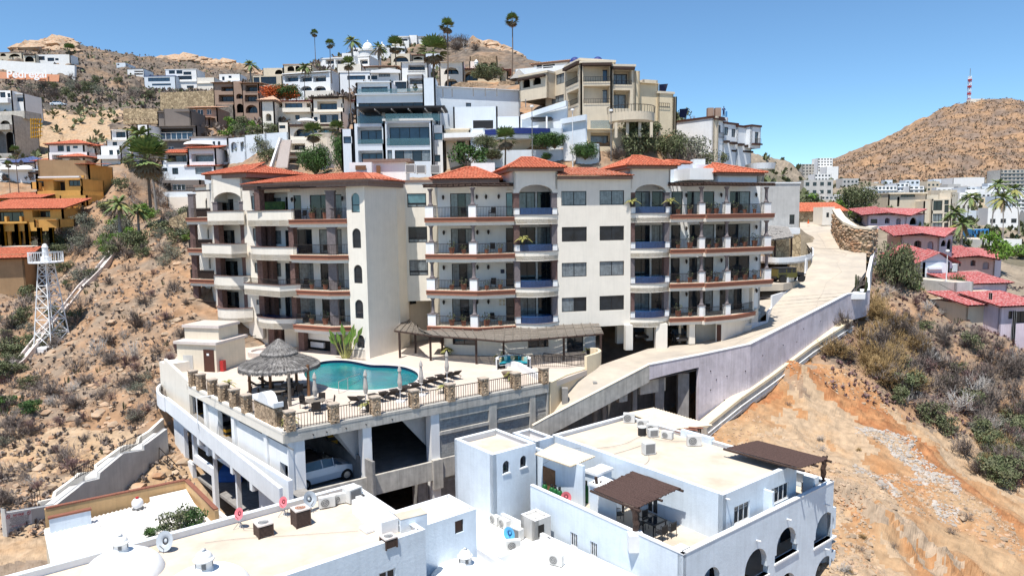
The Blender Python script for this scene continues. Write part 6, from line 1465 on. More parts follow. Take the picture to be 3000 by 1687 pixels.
Bk(h,2,2300,985,2415,1460,112.4,112.4,6,'white','w 2305 1065 2400 1135 1 t; w 2310 1285 2370 1355 1 g')
Bk(h,2,1540,828,2365,985,115.5,115.5,5,'coolw','w 1550 845 1780 975 2 b; w 1815 850 2200 975 4 b; w 2285 850 2355 980 1 b')
f=FP(1046,112,1305,112,16);MB().fb(f,0,f.L,ZV(1170,320,112),ZV(1170,314,112),-5,1).build('roof_slab','black',h);
for k in range(6):MB().fb(f,.3+k*2.6,.42+k*2.6,ZV(1170,324,112),ZV(1170,320.2,112),-4,.9).build('roof_beam','whitem',h)
f=FP(1048,111.9,1124,111.9,14);z=ZV(1090,362,112);MB().fb(f,0,f.L,z,z+1.1,0,.05).build('glass_balustrade','glassr',h);f=FP(1130,111,1290,111.4,14);MB().fb(f,0,f.L,z+.2,z+1.3,0,.05).build('glass_balustrade','glassr',h)
Bk(h,2,1515,665,2225,815,118,118,6,'coolw','w 1545 760 2205 806 6 g; s 1515 665 2225 682')
Bk(h,2,1525,545,1880,672,120,120,6,'coolw','w 1575 600 1840 655 4 b; s 1525 545 1880 560',.1);f=FP(1045,117.5,1246,117.5,22);z=ZV(1150,274,117.5);MB().fb(f,0,f.L,z,z+.75,0,.05).build('glass_balustrade','glassr',h)
Bk(h,2,2195,510,2325,815,117,117,5,'coolw')
for k in range(6):
 p=W(1165+k*13.5,349,112.5);o=T('white_chair','white lounge chair on the upper glass terrace, number %s from the left'%('one','two','three','four','five','six')[k],'chair',p-V((0,0,.6)),'white lounge chairs on the upper glass terrace');MB().lathe(p-V((0,0,.6)),[(0,0),(.3,.3),(.33,.8),(.2,.95),(0,.95)],8).build('shell','whitem',o)
h=HS('white terraced compound with a long blue infinity pool wall in the middle of the hill',3,900,1240,110,'villa')
Bk(h,3,92,612,940,1030,119,124,3,'coolw','w 395 762 448 803 1 c; s 92 605 940 622',0)
Bk(h,3,270,800,715,1030,117,117,2,'coolw','',0);Bk(h,3,700,900,945,1030,116.5,116.5,2,'coolw','',0)
Bk(h,3,180,1018,445,1345,113,113,6,'creamd','A 305 1085 387 1345; w 178 1075 258 1105 1 g; s 180 1012 445 1035')
Bk(h,3,445,1018,590,1250,108.5,108,5,'coolw');Bk(h,3,1235,1018,1372,1250,107,107.5,5,'coolw')
q0,q1=G2(1421,107.5,13),G2(1611,107,13);ar=arcpts(q0,q1,1.6,12);zt_,zb2=ZV(1510,376,106),ZV(1510,407,106)
b=MB();strip(b,ar,zb2,zt_-.85,-.4,0);slab(b,ar,zb2,zt_-.85);b.build('pool_wall','coolw',h);b=MB();strip(b,ar,zt_-.85,zt_,-.35,.06);b.build('pool_edge','bluepaint',h)
Bk(h,3,590,1120,1235,1250,108.5,108.5,3,'creamd','',1);MB().hex([V(p[:2])for p in ar]+[G2(1620,117,13),G2(1300,117,13),G2(1300,108.6,13)],zt_-1.0,zt_-.3).build('deck','white',h)
Bk(h,3,390,1236,1425,1345,105.5,105,2.5,'coolw','',2)
def diag(par,c,pts,D0,D1,m,n0=-.3,n1=0,nm='sloping_wall'):
 P=[px(c,x,y)for x,y in pts];k=len(P);zc=ZV(P[0][0],P[0][1],D0);ua,ub=min(p[0]for p in P),max(p[0]for p in P);fr=FP(ua,D0,ub,D1,zc);Q=[fr.uv(*p)for p in P]
 MB().add([fr.pt(s,z,n0)for s,z in Q]+[fr.pt(s,z,n1)for s,z in Q],[tuple(range(k)),tuple(range(k,2*k))]+[(i,(i+1)%k,k+(i+1)%k,k+i)for i in range(k)]).build(nm,m,par)
diag(h,3,[(945,890),(1412,742),(1412,1030),(945,1030)],115.5,110,'coolw');diag(h,3,[(945,885),(1400,738),(1400,795),(945,935)],114.9,109.3,'coolw')
diag(h,3,[(1350,960),(1598,880),(1598,1250),(1350,1250)],109,104,'coolw');diag(h,3,[(1345,925),(1598,878),(1598,935),(1345,975)],108.4,103.4,'coolw')
Bk(h,3,1500,1175,1735,1345,103.5,103,4,'coolw');diag(h,3,[(1365,1100),(1520,1235),(1520,1345),(1380,1345)],104.6,104.2,'whitem')
MB().hex([G2(1386,112,14),G2(1445,112,14),G2(1445,113,14),G2(1386,113,14)],ZV(1410,376,112),ZV(1410,353,112)).build('cabana','black',h)
MB().hex([G2(1555,110,16),G2(1615,110,16),G2(1622,113,16),G2(1560,113,16)],ZV(1590,350,110),ZV(1590,343,110)).build('cantilever_shade','black',h);p=W(1602,376,110);MB().tube([p,p+V((0,0,1.8))],.15,6).build('shade_post','whitem',h)
for u,v in((1298,285),(1325,285),(1387,283),(1422,283),(1456,283),(1524,318),(1540,315)):p=W(u,v,118.4);MB().box(p+V((-.08,-.2,0)),p+V((.08,0,1.3))).build('wall_light','acgrille',h)
h=HS('large tan villa with dark blue beams, stacked balconies and one round balcony',3,1850,1020,108,'villa')
Bk(h,3,935,480,1215,690,121,117,8,'tan','A 965 515 1040 610; A 1068 500 1150 580; k 935 500 1200 520',.5,'tan');Bk(h,3,1195,440,1400,785,121,116,10,'tan','w 1225 500 1265 570 1 c; w 1300 470 1385 572 2 c; w 1255 690 1380 760 2 c',4)
Bk(h,3,1395,370,1545,1030,114.5,109,6,'tan','h 1405 420 1528 580 2 b; h 1412 640 1530 785 2 b; k 1400 380 1545 410; r 1405 525 1530 580; r 1412 735 1530 785',1,'creamd')
Bk(h,3,1550,358,1862,1030,108.5,108.5,9,'tan','h 1575 385 1845 548 3 b; h 1578 590 1845 765 3 c; k 1560 362 1860 392; r 1575 500 1845 548; r 1578 722 1845 765',4,'creamd')
Bk(h,3,1862,395,2092,1030,109,109.5,8,'tan','h 1873 430 2062 578 3 c; h 1873 635 2048 818 2 c; k 1870 405 2085 430; r 1873 538 2062 578',4,'creamd')
Bk(h,3,2092,440,2142,1030,110,110.4,8,'yellowc','',4);Bk(h,3,2120,560,2330,1030,111,112.5,8,'yellowc','s 2120 556 2330 570',4);Bk(h,3,2330,668,2480,1030,112,113,8,'yellowc','r 2335 765 2440 806',4,'creamd')
Bk(h,3,2480,700,2515,1030,118,118,5,'tan','',4);Bk(h,3,2180,530,2325,575,116,117,5,'tan','')
cb=V((*G2(1848,107.3,14),0));z0_,z1_=ZV(1848,357,104),ZV(1848,326,104)
MB().lathe(cb,[(3.1,z0_),(3.5,z0_+.3),(3.5,z1_),(3.3,z1_),(3.3,z0_+.4),(0,z0_+.4)],24,pi,2*pi).build('round_balcony','tan',h)
b=MB();[b.tube([cb+V((cos(a)*3.5,sin(a)*3.5,z1_)),cb+V((cos(a)*3.6,sin(a)*3.6,z1_+.95))],.035,4)for a in[pi+pi*k/22 for k in range(23)]];b.lathe(cb,[(3.56,z1_+.9),(3.62,z1_+.95),(3.56,z1_+1.0)],24,pi,2*pi);b.build('railing','iron',h)
for dx in(-2.6,-.9,.9,2.6):MB().box(cb+V((dx-.2,-2.6,z0_-2.2)),cb+V((dx+.2,-2.2,z0_))).build('column','tan',h)
Bk(h,3,1600,1022,2020,1250,106,107,5,'yellowc','h 1650 1060 1870 1200 1 c; s 1600 1022 2020 1035',3)
f=FP(1730,106.5,1788,106.5,13);z=ZV(1760,376,106);MB().fb(f,0,f.L,z,z+1.2,0,.05).build('glass_balustrade','glassr',h)
for(u,v,D)in((1684,184,128),(1751,183,126)):
 p=W(u,v,D);MB().lathe(p,[(.95,-1.3),(.95,.0),(.9,.02)],14).build('dome_drum','whitem',h);MB().lathe(p,[(.92*cos(t*pi/12),.95*sin(t*pi/12))for t in range(7)],16).build('dome','bluepaint',h,True)
for u,v,D in((1943,258,118),(2003,330,118)):f=FP(u-12,D,u+12,D,20);MB().add([W(u-12,v-10,D),W(u+14,v-12,D-1),W(u+6,v+16,D),W(u-12,v+14,D+.5)]+[W(u-12,v-10,D+.5),W(u+14,v-12,D-.5),W(u+6,v+16,D+.5),W(u-12,v+14,D+1)],[(0,1,2,3),(4,5,6,7),(0,1,5,4),(2,3,7,6),(1,2,6,5),(3,0,4,7)]).build('blue_pergola','bluedk',h)
h=HS('white house with orange tile roof peeking out behind the tan villa',3,1150,470,150);Bk(h,3,890,400,1430,480,152,148,9,'whitec','w 1105 370 1160 415 1 g; w 1170 378 1270 412 3 g',2);Bk(h,3,1075,360,1430,420,153,150,8,'whitec','w 1105 372 1160 414 1; w 1170 376 1290 410 3',2,roof='tilep',rp=2.2)
h=HS('cream villa with arched windows and dark red tile roof below the tall palm',3,400,580,162,'villa');Bk(h,3,132,345,375,605,161,161,9,'cream','a 173 405 323 475 2 g; a 177 520 318 600 2 g; s 132 345 375 352');Bk(h,3,375,425,745,545,164,164,8,'yellowc','a 380 448 515 540 3 g; a 538 448 640 520 2 g',roof='tiler',rp=1.3);Bk(h,3,430,345,500,430,168,168,4,'cream');Bk(h,3,740,435,820,520,166,166,6,'yellowc','',roof='tiler',rp=.6)
p=W(*px(3,500,392),160);MB().lathe(p,[(.42,0),(.42,.75),(.48,.8),(.42,.95),(.3,1.15),(.1,1.35),(0,1.45)],12).build('bell_turret','whitem',h)
h=HS('brown stone ruin like house with two arches behind the red roofed villa',3,570,380,195);Bk(h,3,435,292,712,420,195,195,8,'stone','A 552 355 615 400; A 632 355 705 400')
for pts,D,lb in([(250,585),(330,550),(560,560),(690,585),(690,615),(250,615)],156,'curved brown stone retaining wall under the cream villa'),([(700,600),(740,540),(930,550),(930,610),(700,612)],152,'pale rubble stone wall left of the tan villa'):diag(HS(lb,3,pts[0][0],610,D,'wall','stone_wall'),3,[pts[-1],pts[-2]]+pts[-3::-1]if 0 else pts,D,D,'stone',-1.5,0,'masonry')
h=HS('small thatched hut roof beside the cream villa',3,930,530,150,'hut');p=W(*px(3,930,530),150);MB().lathe(p,[(2.1,0),(1.1,1.1),(0,2.2)],18).build('thatch','thatch',h);MB().tube([p+V((0,0,-3)),p+V((0,0,2))],.2,6).build('post','wood',h)
h=HS('white apartment building with brown trimmed bay windows at the right hill edge',4,1500,1110,120,'apartment building')
Bk(h,4,1120,752,1335,960,126,119,1,'ochre' if 0 else 'tan','',3);Bk(h,4,1335,745,1437,1060,119,121,9,'whitec','w 1367 812 1412 890 2 c; s 1330 742 1437 765; r 1360 890 1447 945',3,'bdoor');Bk(h,4,1437,805,1580,1085,121,123.5,9,'whitec','w 1449 833 1490 915 2 c; w 1523 853 1563 935 2 c; k 1422 970 1477 992; k 1500 985 1553 1008',3,'bdoor')
Bk(h,4,1580,838,1720,1100,123,125.5,9,'whitec','w 1664 868 1705 948 2 c; k 1575 1000 1625 1022; k 1650 1018 1760 1040',3,'bdoor');Bk(h,4,1720,830,1812,1045,123.5,125,8,'whitec','w 1757 883 1795 1000 2 c; r 1755 950 1828 1003; s 1715 1000 1830 1015',0,'bdoor');Bk(h,4,1400,735,1487,810,126,127,5,'white','')
for x in(1305,1380):p=W(*px(4,x,738),124);MB().box(p+V((-.5,-.5,0)),p+V((.5,.5,1.6))).build('chimney','brownc',h)
MB().box(W(*px(4,1465,730),126),W(*px(4,1480,675),126)+V((0,.3,0))).build('blue_door','brightblue',h)
Bk(h,4,1340,1060,1715,1240,121,126,6,'tan','k 1340 1062 1715 1085',4)
dk=V((*G2(2232,112,8),0));z=ZV(2232,494,110);o=T('round_deck','white round cantilevered deck with dark umbrellas at the hill edge','deck',dk+V((0,0,z)));MB().lathe(dk,[(0,z-.2),(1.9,z),(2.1,z+.9),(1.95,z+.9),(1.9,z+.4),(0,z+.4)],22).build('parapet','whitem',o);MB().tube([dk+V((0,2,z-3)),dk+V((0,0,z))],.4,8).build('support','concrete',o);MB().fb(FP(2195,113,2240,113,8),0,2.4,z-4,z+.9,-2,0).build('base_wall','concd',o)
pb_=W(2120,343,126);me=bpy.data.meshes.new('person');J=[((0,0,.95),.17),((0,0,1.25),.17),((0,0,1.45),.15),((0,0,1.56),.07),((0,-.01,1.70),.11),((.1,0,.5),.09),((.11,0,.05),.06),((-.1,0,.5),.09),((-.11,.05,.05),.06),((.24,0,1.40),.06),((.30,-.08,1.12),.045),((.18,-.25,1.2),.035),((-.24,0,1.40),.06),((-.30,-.08,1.12),.045),((-.16,-.25,1.25),.035)]
me.from_pydata([j[0]for j in J],[(0,1),(1,2),(2,3),(3,4),(0,5),(5,6),(0,7),(7,8),(2,9),(9,10),(10,11),(2,12),(12,13),(13,14)],[]);me.materials.append(MATS['bluedk']);o=bpy.data.objects.new('person',me);COL.objects.link(o);o.location=pb_;o['label']='person in dark blue standing on the roof beside the bright blue door';o['category']='person'
md=o.modifiers.new('s','SKIN');[setattr(v_,'radius',(J[i][1],)*2)for i,v_ in enumerate(me.skin_vertices[0].data)];me.skin_vertices[0].data[0].use_root=True;o.modifiers.new('b','SUBSURF')
MB().ico(V((0,0,1.79)),.1,1,.05).build('hair','black',L0(o))
h=HS('cream terraced villa with tiled corner turret and round pool deck',2,1000,1100,150,'villa')
Bk(h,2,580,740,712,1090,151,151,7,'cream','a 612 870 670 945 1 c',3,roof='tilep',rp=3);Bk(h,2,712,745,1085,960,154,154,8,'cream','h 740 765 780 810 1; w 806 765 982 818 3 b; h 1025 765 1085 830 1; p 800 820 1095 862; w 910 885 955 930 1',6,roof='tiler/',rp=.6)
Bk(h,2,1085,705,1400,840,150,150,8,'cream','h 1130 745 1330 830 3 b; k 1070 700 1345 722; w 1372 768 1397 812 1 g',6,roof='gwood/',rp=.5);Bk(h,2,1400,745,1520,900,155,155,8,'white','',6,roof='tiler/',rp=.5)
Bk(h,2,1085,850,1385,985,145,145,6,'cream','w 1158 878 1345 962 3 m; s 1085 838 1400 856; w 1060 905 1135 950 2',4);Bk(h,2,735,960,850,1060,147,147,5,'cream','w 748 988 810 1020 1',4)
Bk(h,2,848,972,1352,1120,140,140,7,'cream','a 890 1005 1150 1100 3 b; h 1158 1010 1320 1080 2 b; k 845 972 1360 1000; x 1170 1040 1320 1080',3)
Bk(h,2,800,1130,1310,1400,137,137,6,'cream','h 865 1170 1010 1242 3 m; h 835 1318 975 1392 2; k 805 1268 1015 1288; s 800 1240 1020 1258',5);p=W(*px(2,1240,1110),138);MB().lathe(p,[(0,-.3),(3.3,-.3),(3.4,.5),(0,.5)],20).build('round_deck','cream',h);MB().lathe(p,[(3.3,-8),(3.3,-.3)],18).build('round_wall','cream',h)
p=W(*px(2,1025,950),143);MB().lathe(p,[(1.8*cos(t*pi/12),.65*sin(t*pi/12))for t in range(7)],20).build('shallow_dome','whitem',h,True)
stp=T('stair','long outdoor stair with pale treads and white side wall left of the terraced villa','stair',W(*px(2,740,1400),128))
for k in range(26):
 t=k/26;x=690+60*t+20;y=1405-280*t;a_=W(*px(2,x,y),126+9*t);c_=W(*px(2,x+120-20*t,y),126+9*t);MB().box(a_+V((0,0,-.2)),V((c_.x,c_.y+.5,c_.z))).build('tread','coping',stp)
diag(stp,2,[(665,1410),(760,1115),(785,1120),(695,1410)],126,135,'whitem')
h=HS('brown four bay apartment house with arches and stone base on the left of the hill',2,330,950,215,'apartment building');Bk(h,2,105,560,310,960,216,216,10,'brownc','h 165 600 290 645 2; h 140 680 297 752 3; r 140 715 297 752',roof='tilep/',rp=2.0);Bk(h,2,300,545,400,960,215,215,9,'brownc','a 315 670 380 722 1; A 322 770 386 862');Bk(h,2,390,565,560,960,214,214,10,'brownc','h 410 585 527 650 2; h 402 682 527 752 3; a 410 782 530 865 2; r 410 610 527 650; r 402 715 527 752',roof='tilep/',rp=2.0);Bk(h,2,128,780,300,1000,214.5,214.5,3,'stoneg')
h=HS('unfinished tan brown building left of the white balcony house',2,640,590,255,'building');Bk(h,2,585,412,790,500,262,262,10,'tan','A 705 428 790 475');Bk(h,2,480,490,782,620,252,252,10,'tan','w 565 500 720 575 2 g; w 490 505 550 560 1')
h=HS('white two storey house with arched ground floor and timber roof frame above',2,1030,620,230);Bk(h,2,790,462,1272,660,232,228,10,'whitec','h 805 490 940 550 2 b; h 955 490 1078 550 2; h 1088 490 1220 550 2; a 808 592 935 640 1; a 955 592 1078 640 1; a 1095 592 1220 640 1; k 785 452 1250 470',3,'white');Bk(h,2,792,380,1078,455,240,240,9,'tan','A 830 390 900 445; A 910 390 960 445; A 975 390 1040 445',.5,'brownc');Bk(h,2,1005,640,1305,730,226,226,4,'cream')
h=HS('long white villa with colonnade and flat roof under the domed mansion',2,1400,420,270,'villa');Bk(h,2,1165,308,1660,385,272,268,10,'white','h 1215 325 1300 372 2; h 1315 325 1395 372 2; h 1415 325 1470 360 1; h 1560 325 1640 372 2',cap='white');Bk(h,2,1330,372,1580,440,262,262,6,'cream','',4)
h=HS('white mansion with two domes and round colonnaded terrace below the summit',2,1750,280,330,'mansion');Bk(h,2,1480,208,1570,300,334,334,8,'white','w 1495 225 1540 245 3');Bk(h,2,1375,262,1480,310,330,330,8,'white');Bk(h,2,1720,195,2020,270,335,335,9,'whitec','a 1745 215 1830 262 1; a 1860 205 1900 255 1; a 1925 205 1975 255 1; a 1985 212 2015 250 1');
for x,y,r in((1640,205,2.2),(1785,205,1.5)):p=W(*px(2,x,y),331);MB().lathe(p,[(r*cos(t*pi/12),r*sin(t*pi/12))for t in range(7)]+[(.35,r),(.35,r+.7),(0,r+1.1)],18).build('dome','white',h,True)
p=W(*px(2,1640,300),330);MB().lathe(p,[(3.9,-1),(3.9,2),(4.3,2.1),(4.3,3.0),(3.8,3.0),(2.4,3.0),(2.4,4.4)],24).build('round_hall','white',h)
h=HS('white summit mansion with jagged roofline crowning the hill',2,2100,160,368,'mansion');Bk(h,2,1925,92,2060,180,366,366,9,'white','w 1945 120 2040 140 3; s 1925 92 2060 100');Bk(h,2,2055,82,2140,170,370,370,9,'white');Bk(h,2,2140,92,2390,155,372,372,9,'white','w 2180 108 2330 130 5; s 2130 80 2400 95');Bk(h,2,1880,140,2000,185,362,362,6,'cream')
h=HS('pale green white house with wide arch below the summit',2,2000,340,292);Bk(h,2,1870,268,2070,360,292,292,8,'creamd','a 1895 290 2050 350 2');Bk(h,2,2085,285,2210,330,296,296,8,'tan','A 2100 300 2190 325',roof='tiler',rp=1.5);Bk(h,2,2220,268,2380,370,288,288,8,'coolw','A 2250 325 2350 365');Bk(h,2,1655,285,1750,385,285,285,6,'coolw')
h=HS('low modern white house with ribbon windows and slanted roof on the middle hill',2,1600,540,190);Bk(h,2,1352,455,1690,560,192,192,9,'whitec','w 1433 488 1615 530 4 b; w 1640 488 1740 528 2',3,'white');Bk(h,2,1665,432,1965,560,188,188,9,'whitec','w 1750 470 1865 500 4 c; w 1650 488 1735 528 2',3);diag(h,2,[(1665,440),(1850,412),(1965,432),(1965,460),(1665,460)],187,187,'whitem',-4,0,'slanted_roof');Bk(h,2,1890,540,2045,640,182,182,6,'whitec','w 1915 550 2030 622 3')
h=HS('modern white box house with railed balconies between the palms',2,2100,590,185);Bk(h,2,1975,350,2250,475,186,186,9,'whitec','h 2045 378 2215 435 3; r 2045 430 2215 460; s 1930 338 2250 352',1);Bk(h,2,2040,475,2200,630,184,184,8,'whitec','h 2060 515 2190 575 2 c; r 2040 545 2200 580; s 1960 470 2240 482',2)
h=HS('cream house with orange hip roof among palms behind the modern box house',2,1750,420,232);Bk(h,2,1610,400,1930,450,235,235,9,'cream','',3,roof='tilep',rp=2.6)
h=HS('dark taupe three tier modern house on the left slope',1,1750,1200,160);Bk(h,1,1590,775,1925,920,168,168,8,'taupe','W 1660 825 1862 915 4 b; s 1585 768 2010 785',3);Bk(h,1,1925,785,2030,960,168,176,6,'taupe','',3);Bk(h,1,1452,925,1985,1075,162,162,9,'taupe','h 1530 950 1945 1062 1 b; W 1610 990 1935 1062 6 b; s 1500 915 1985 930',3);Bk(h,1,1420,1075,1915,1300,157,157,8,'taupe','W 1552 1130 1640 1190 2 b; W 1690 1130 1750 1185 2 b; s 1410 1068 1915 1082',3)
h=HS('brown cottage with pale orange roof right of the taupe house',1,2020,930,182);Bk(h,1,1900,745,2190,860,183,183,8,'brownc','W 1985 760 2045 820 2; W 2080 755 2125 810 2; W 1930 760 1970 790 1',3,roof='tilep/',rp=2.6);Bk(h,1,2010,845,2110,930,181,181,6,'brownc','W 2028 860 2062 925 1',3,roof='tilep/',rp=.8)
h=HS('white three storey house with orange tiled balconies behind the leaning palm',1,1900,1440,146);Bk(h,1,1630,1200,1895,1345,147,147,7,'whitec','h 1645 1200 1885 1288 3 m; c 1660 1195 1680 1290; r 1640 1250 1885 1290',3,roof='tile/',rp=2.6);Bk(h,1,1895,1150,2175,1300,146,146,7,'whitec','h 1925 1205 2150 1285 1 c; r 2175 1250 2180 1290',3,roof='tile/',rp=2.2);Bk(h,1,1905,1330,2175,1449,145.5,145.5,5,'whitec','w 1965 1345 2130 1410 1 c',3,roof='tile/',rp=1.2)
Bk(h,6,1625,475,2170,610,145,145,7,'coolw','w 1630 488 1685 525 1; w 1733 488 1793 553 2; w 1965 485 2130 550 1 c',3);Bk(h,6,1625,610,2020,730,143,143,6,'taupe','W 1735 652 1865 715 3; h 1640 640 1720 715 1; r 1640 665 2015 725',3);Bk(h,6,1600,728,2050,770,142,142,6,'coolw','',1);Bk(h,6,1690,780,1925,905,141,141,5,'cream','',2)
h=HS('low white house with shallow dome and two barred windows behind the tiled white house',1,2100,1130,152);Bk(h,1,1918,1045,2300,1200,153,153,7,'whitec','w 2140 1080 2165 1120 1; w 2192 1080 2217 1125 1',3,'taupe');Bk(h,1,2170,1135,2330,1330,150,150,7,'whitec','A 2230 1165 2290 1290',3,'taupe');p=W(*px(1,2000,1118),150);MB().lathe(p,[(3.0*cos(t*pi/12),.9*sin(t*pi/12))for t in range(7)],20).build('shallow_dome','white',h,True)
h=HS('long white garden wall with two arches stepping up to the terraced villa',2,300,1150,148,'wall');Bk(h,2,245,1112,412,1300,149,147,.5,'coolw','A 262 1155 320 1260; A 358 1150 415 1250');Bk(h,2,412,1080,620,1290,147,145,.5,'coolw','');Bk(h,2,620,1062,840,1250,145,143,.5,'coolw','')
h=HS('small stepped white house with little dome left of the taupe house',1,1150,1240,150);Bk(h,1,1118,965,1285,1060,156,156,7,'white','w 1168 985 1262 1042 2 g; s 1118 962 1285 972');Bk(h,1,1285,945,1385,1060,158,158,5,'cardark');Bk(h,1,1385,915,1500,1080,157,157,6,'white','w 1425 965 1450 1010 1 b');Bk(h,1,1075,1065,1330,1180,152,152,6,'white','w 1132 1085 1178 1122 1; s 1075 1058 1330 1068');Bk(h,1,1012,1125,1222,1270,149,149,6,'white','w 1098 1168 1138 1222 1; w 1175 1165 1210 1215 1; p 1015 1222 1222 1262')
h=HS('white house with three small orange tile roofs above the ochre house',1,700,1290,152);Bk(h,1,490,1110,848,1200,156,156,8,'white','w 578 1122 643 1180 2; w 668 1125 705 1185 1; w 732 1125 782 1150 1 b',2,roof='tile',rp=2.8);Bk(h,1,848,1130,965,1210,158,158,6,'white','w 850 1150 885 1190 1',2,roof='tile/',rp=1.5);Bk(h,1,490,1190,895,1310,151,151,7,'white','h 525 1215 640 1290 1 c',3);Bk(h,1,620,1240,850,1310,149,149,5,'cream','a 680 1240 820 1290 2',2,roof='tile',rp=2.0);Bk(h,1,355,1280,490,1400,150,150,6,'white','w 378 1310 428 1345 1 b',3,roof='tile/',rp=1.8)
h=HS('tall ochre stucco house with stacked terraces and dark openings on the far left',6,600,740,130);Bk(h,6,430,455,902,600,134,134,8,'ochre','h 468 478 720 568 1 c; h 735 480 852 568 1 g; s 415 570 858 590',3,roof='tile/',rp=1.0);Bk(h,6,902,438,990,780,134,142,8,'ochred','w 990 485 1015 555 1 c',5)
Bk(h,6,375,600,830,750,130,130,7,'ochre','w 382 620 440 675 1; h 538 610 655 718 1 g; w 692 612 842 672 3; s 370 596 530 606',2);Bk(h,6,612,765,885,920,127,127,7,'ochre','h 705 795 862 895 2',6);Bk(h,6,370,720,830,830,127.5,127.5,7,'ochre','',6);Bk(h,6,312,630,380,685,129,129,3,'ochre','',.2);MB().fb(FP(122,129.8,250,129.8,5),0,7.5,ZV(180,521,129.8),ZV(180,517,129.8),0,.6).build('white_slab','whitem',h)
h=HS('ochre villa with long orange tile roofs, arcade and glass edged pool on the left edge',6,300,1050,115,'villa');Bk(h,6,-150,900,640,1045,116,116,9,'ochre','h -140 915 240 1028 4; h 325 915 505 985 2; s -150 905 530 915; s -150 1028 290 1048; c 60 975 82 1030; c 210 975 232 1030',1,roof='tile/',rp=3.6);Bk(h,6,-60,795,392,840,124,124,8,'ochre','w 0 812 78 835 1; w 95 812 235 835 2; w 245 812 380 835 2',3,roof='tile/',rp=2.6)
Bk(h,6,-150,1050,290,1290,119,119,6,'ochre','A -60 1100 10 1290; A 110 1095 235 1290',2);[Bk(h,6,x,1050,x+26,1290,115.5,115.5,1.0,'yellow','',2)for x in(15,160,262)]
Bk(h,6,345,1005,595,1068,110,110,4,'ochre','x 370 985 590 1004; s 345 1002 595 1010',.2);Bk(h,6,595,1005,705,1068,110,115,3,'ochre','',.2);[Bk(h,6,x,1068,x+24,1300,111,111,.8,'yellow','',2)for x in(385,505)]
h=HS('brown flat house with orange tile roof at the left edge near the lattice tower',6,150,1449,100);Bk(h,6,-200,1395,265,1700,100,102,9,'ochred','',3,roof='tile/',rp=2.6);Bk(h,6,265,1340,388,1700,103,108,8,'ochred','w 272 1550 290 1590 1; w 305 1545 322 1580 1',3);Bk(h,6,-100,1280,345,1330,108,108,6,'acgrille','',.5)
h=HS('white house with dark blue tile roof on the left edge',6,150,440,172);Bk(h,6,60,440,375,500,172,172,9,'cream','',3,roof='tileb',rp=3.8);Bk(h,6,-100,405,70,470,175,175,7,'white','',3,'white')
h=HS('white domed villa half hidden by palms on the left edge',6,150,640,150,'villa');Bk(h,6,-120,515,430,640,150,150,8,'white','w 20 555 90 615 1; k 300 530 415 548',4,'white')
for x,r in((100,1.9),(260,1.7)):p=W(*px(6,x,510),150);MB().lathe(p,[(r*cos(t*pi/12),r*.6*sin(t*pi/12))for t in range(7)],18).build('dome','white',h,True)
h=HS('grey concrete building under construction with orange scaffold on the left edge',1,200,1200,190,'building');Bk(h,1,-100,815,160,1240,190,190,10,'concrete','A 0 870 100 915; p -100 915 130 970; A -50 980 60 1200; A 60 985 150 1200; w 145 870 175 930 1',3);Bk(h,1,160,850,310,1240,192,200,10,'concd','A 165 1000 240 1060; A 175 1080 290 1200',3);Bk(h,1,255,790,420,865,194,200,8,'concrete','',0);b=MB()
for k in range(5):b.tube([W(*px(1,310+k*25,850),188+k),W(*px(1,315+k*22,1050),188+k)],.14,4).tube([W(*px(1,310,860+k*45),188),W(*px(1,425,862+k*40),193)],.12,4)
b.build('scaffold','yellow',h)['kind']='stuff'
Bk(h,1,-60,570,130,760,206,206,8,'white','w 0 585 55 640 1; w 75 595 105 640 1; p -60 650 110 700',4);Bk(h,1,128,600,250,750,208,208,8,'white','w 172 640 235 682 1 b; s 128 600 250 610',4)
h=HS('long white terrace wall carrying a low house at the upper left',1,400,400,410,'villa');diag(h,1,[(-100,258),(750,318),(750,468),(-100,365)],412,405,'white',-1.5,0,'terrace_wall');Bk(h,1,360,208,712,320,425,425,8,'white','w 368 225 450 265 1; w 478 240 545 275 1; w 555 245 590 268 1',3);Bk(h,1,-100,190,225,270,430,430,8,'tan','A 0 195 60 225; A 95 200 200 230',3,'brownc');Bk(h,1,235,205,362,300,422,422,8,'creamd','k 240 205 350 215; A 250 225 340 280',3)
sf=FP(-6,352,172,342,74);o=T('hill_sign','large white Pedregal lettering on an orange backing on the upper left slope','sign',sf.pt(15,ZV(90,235,386)))
P=[(0,380),(100,388),(300,400),(480,405),(600,412),(592,480),(480,478),(300,465),(150,455),(0,450)];P=[sf.uv(*px(1,x,y))for x,y in P];k=len(P);MB().add([sf.pt(s,z,-.1)for s,z in P]+[sf.pt(s,z,.1)for s,z in P],[tuple(range(k)),tuple(range(k,2*k))]+[(i,(i+1)%k,k+(i+1)%k,k+i)for i in range(k)]).build('sign_backing','signo',o)
(s_,z_)=sf.uv(*px(1,290,425));x=text_mesh('Pedregal',5.0,'whitet',o,sf,s_,z_+.6,1.2,-.06,bold=.12);x.scale=(1.45,1,1)
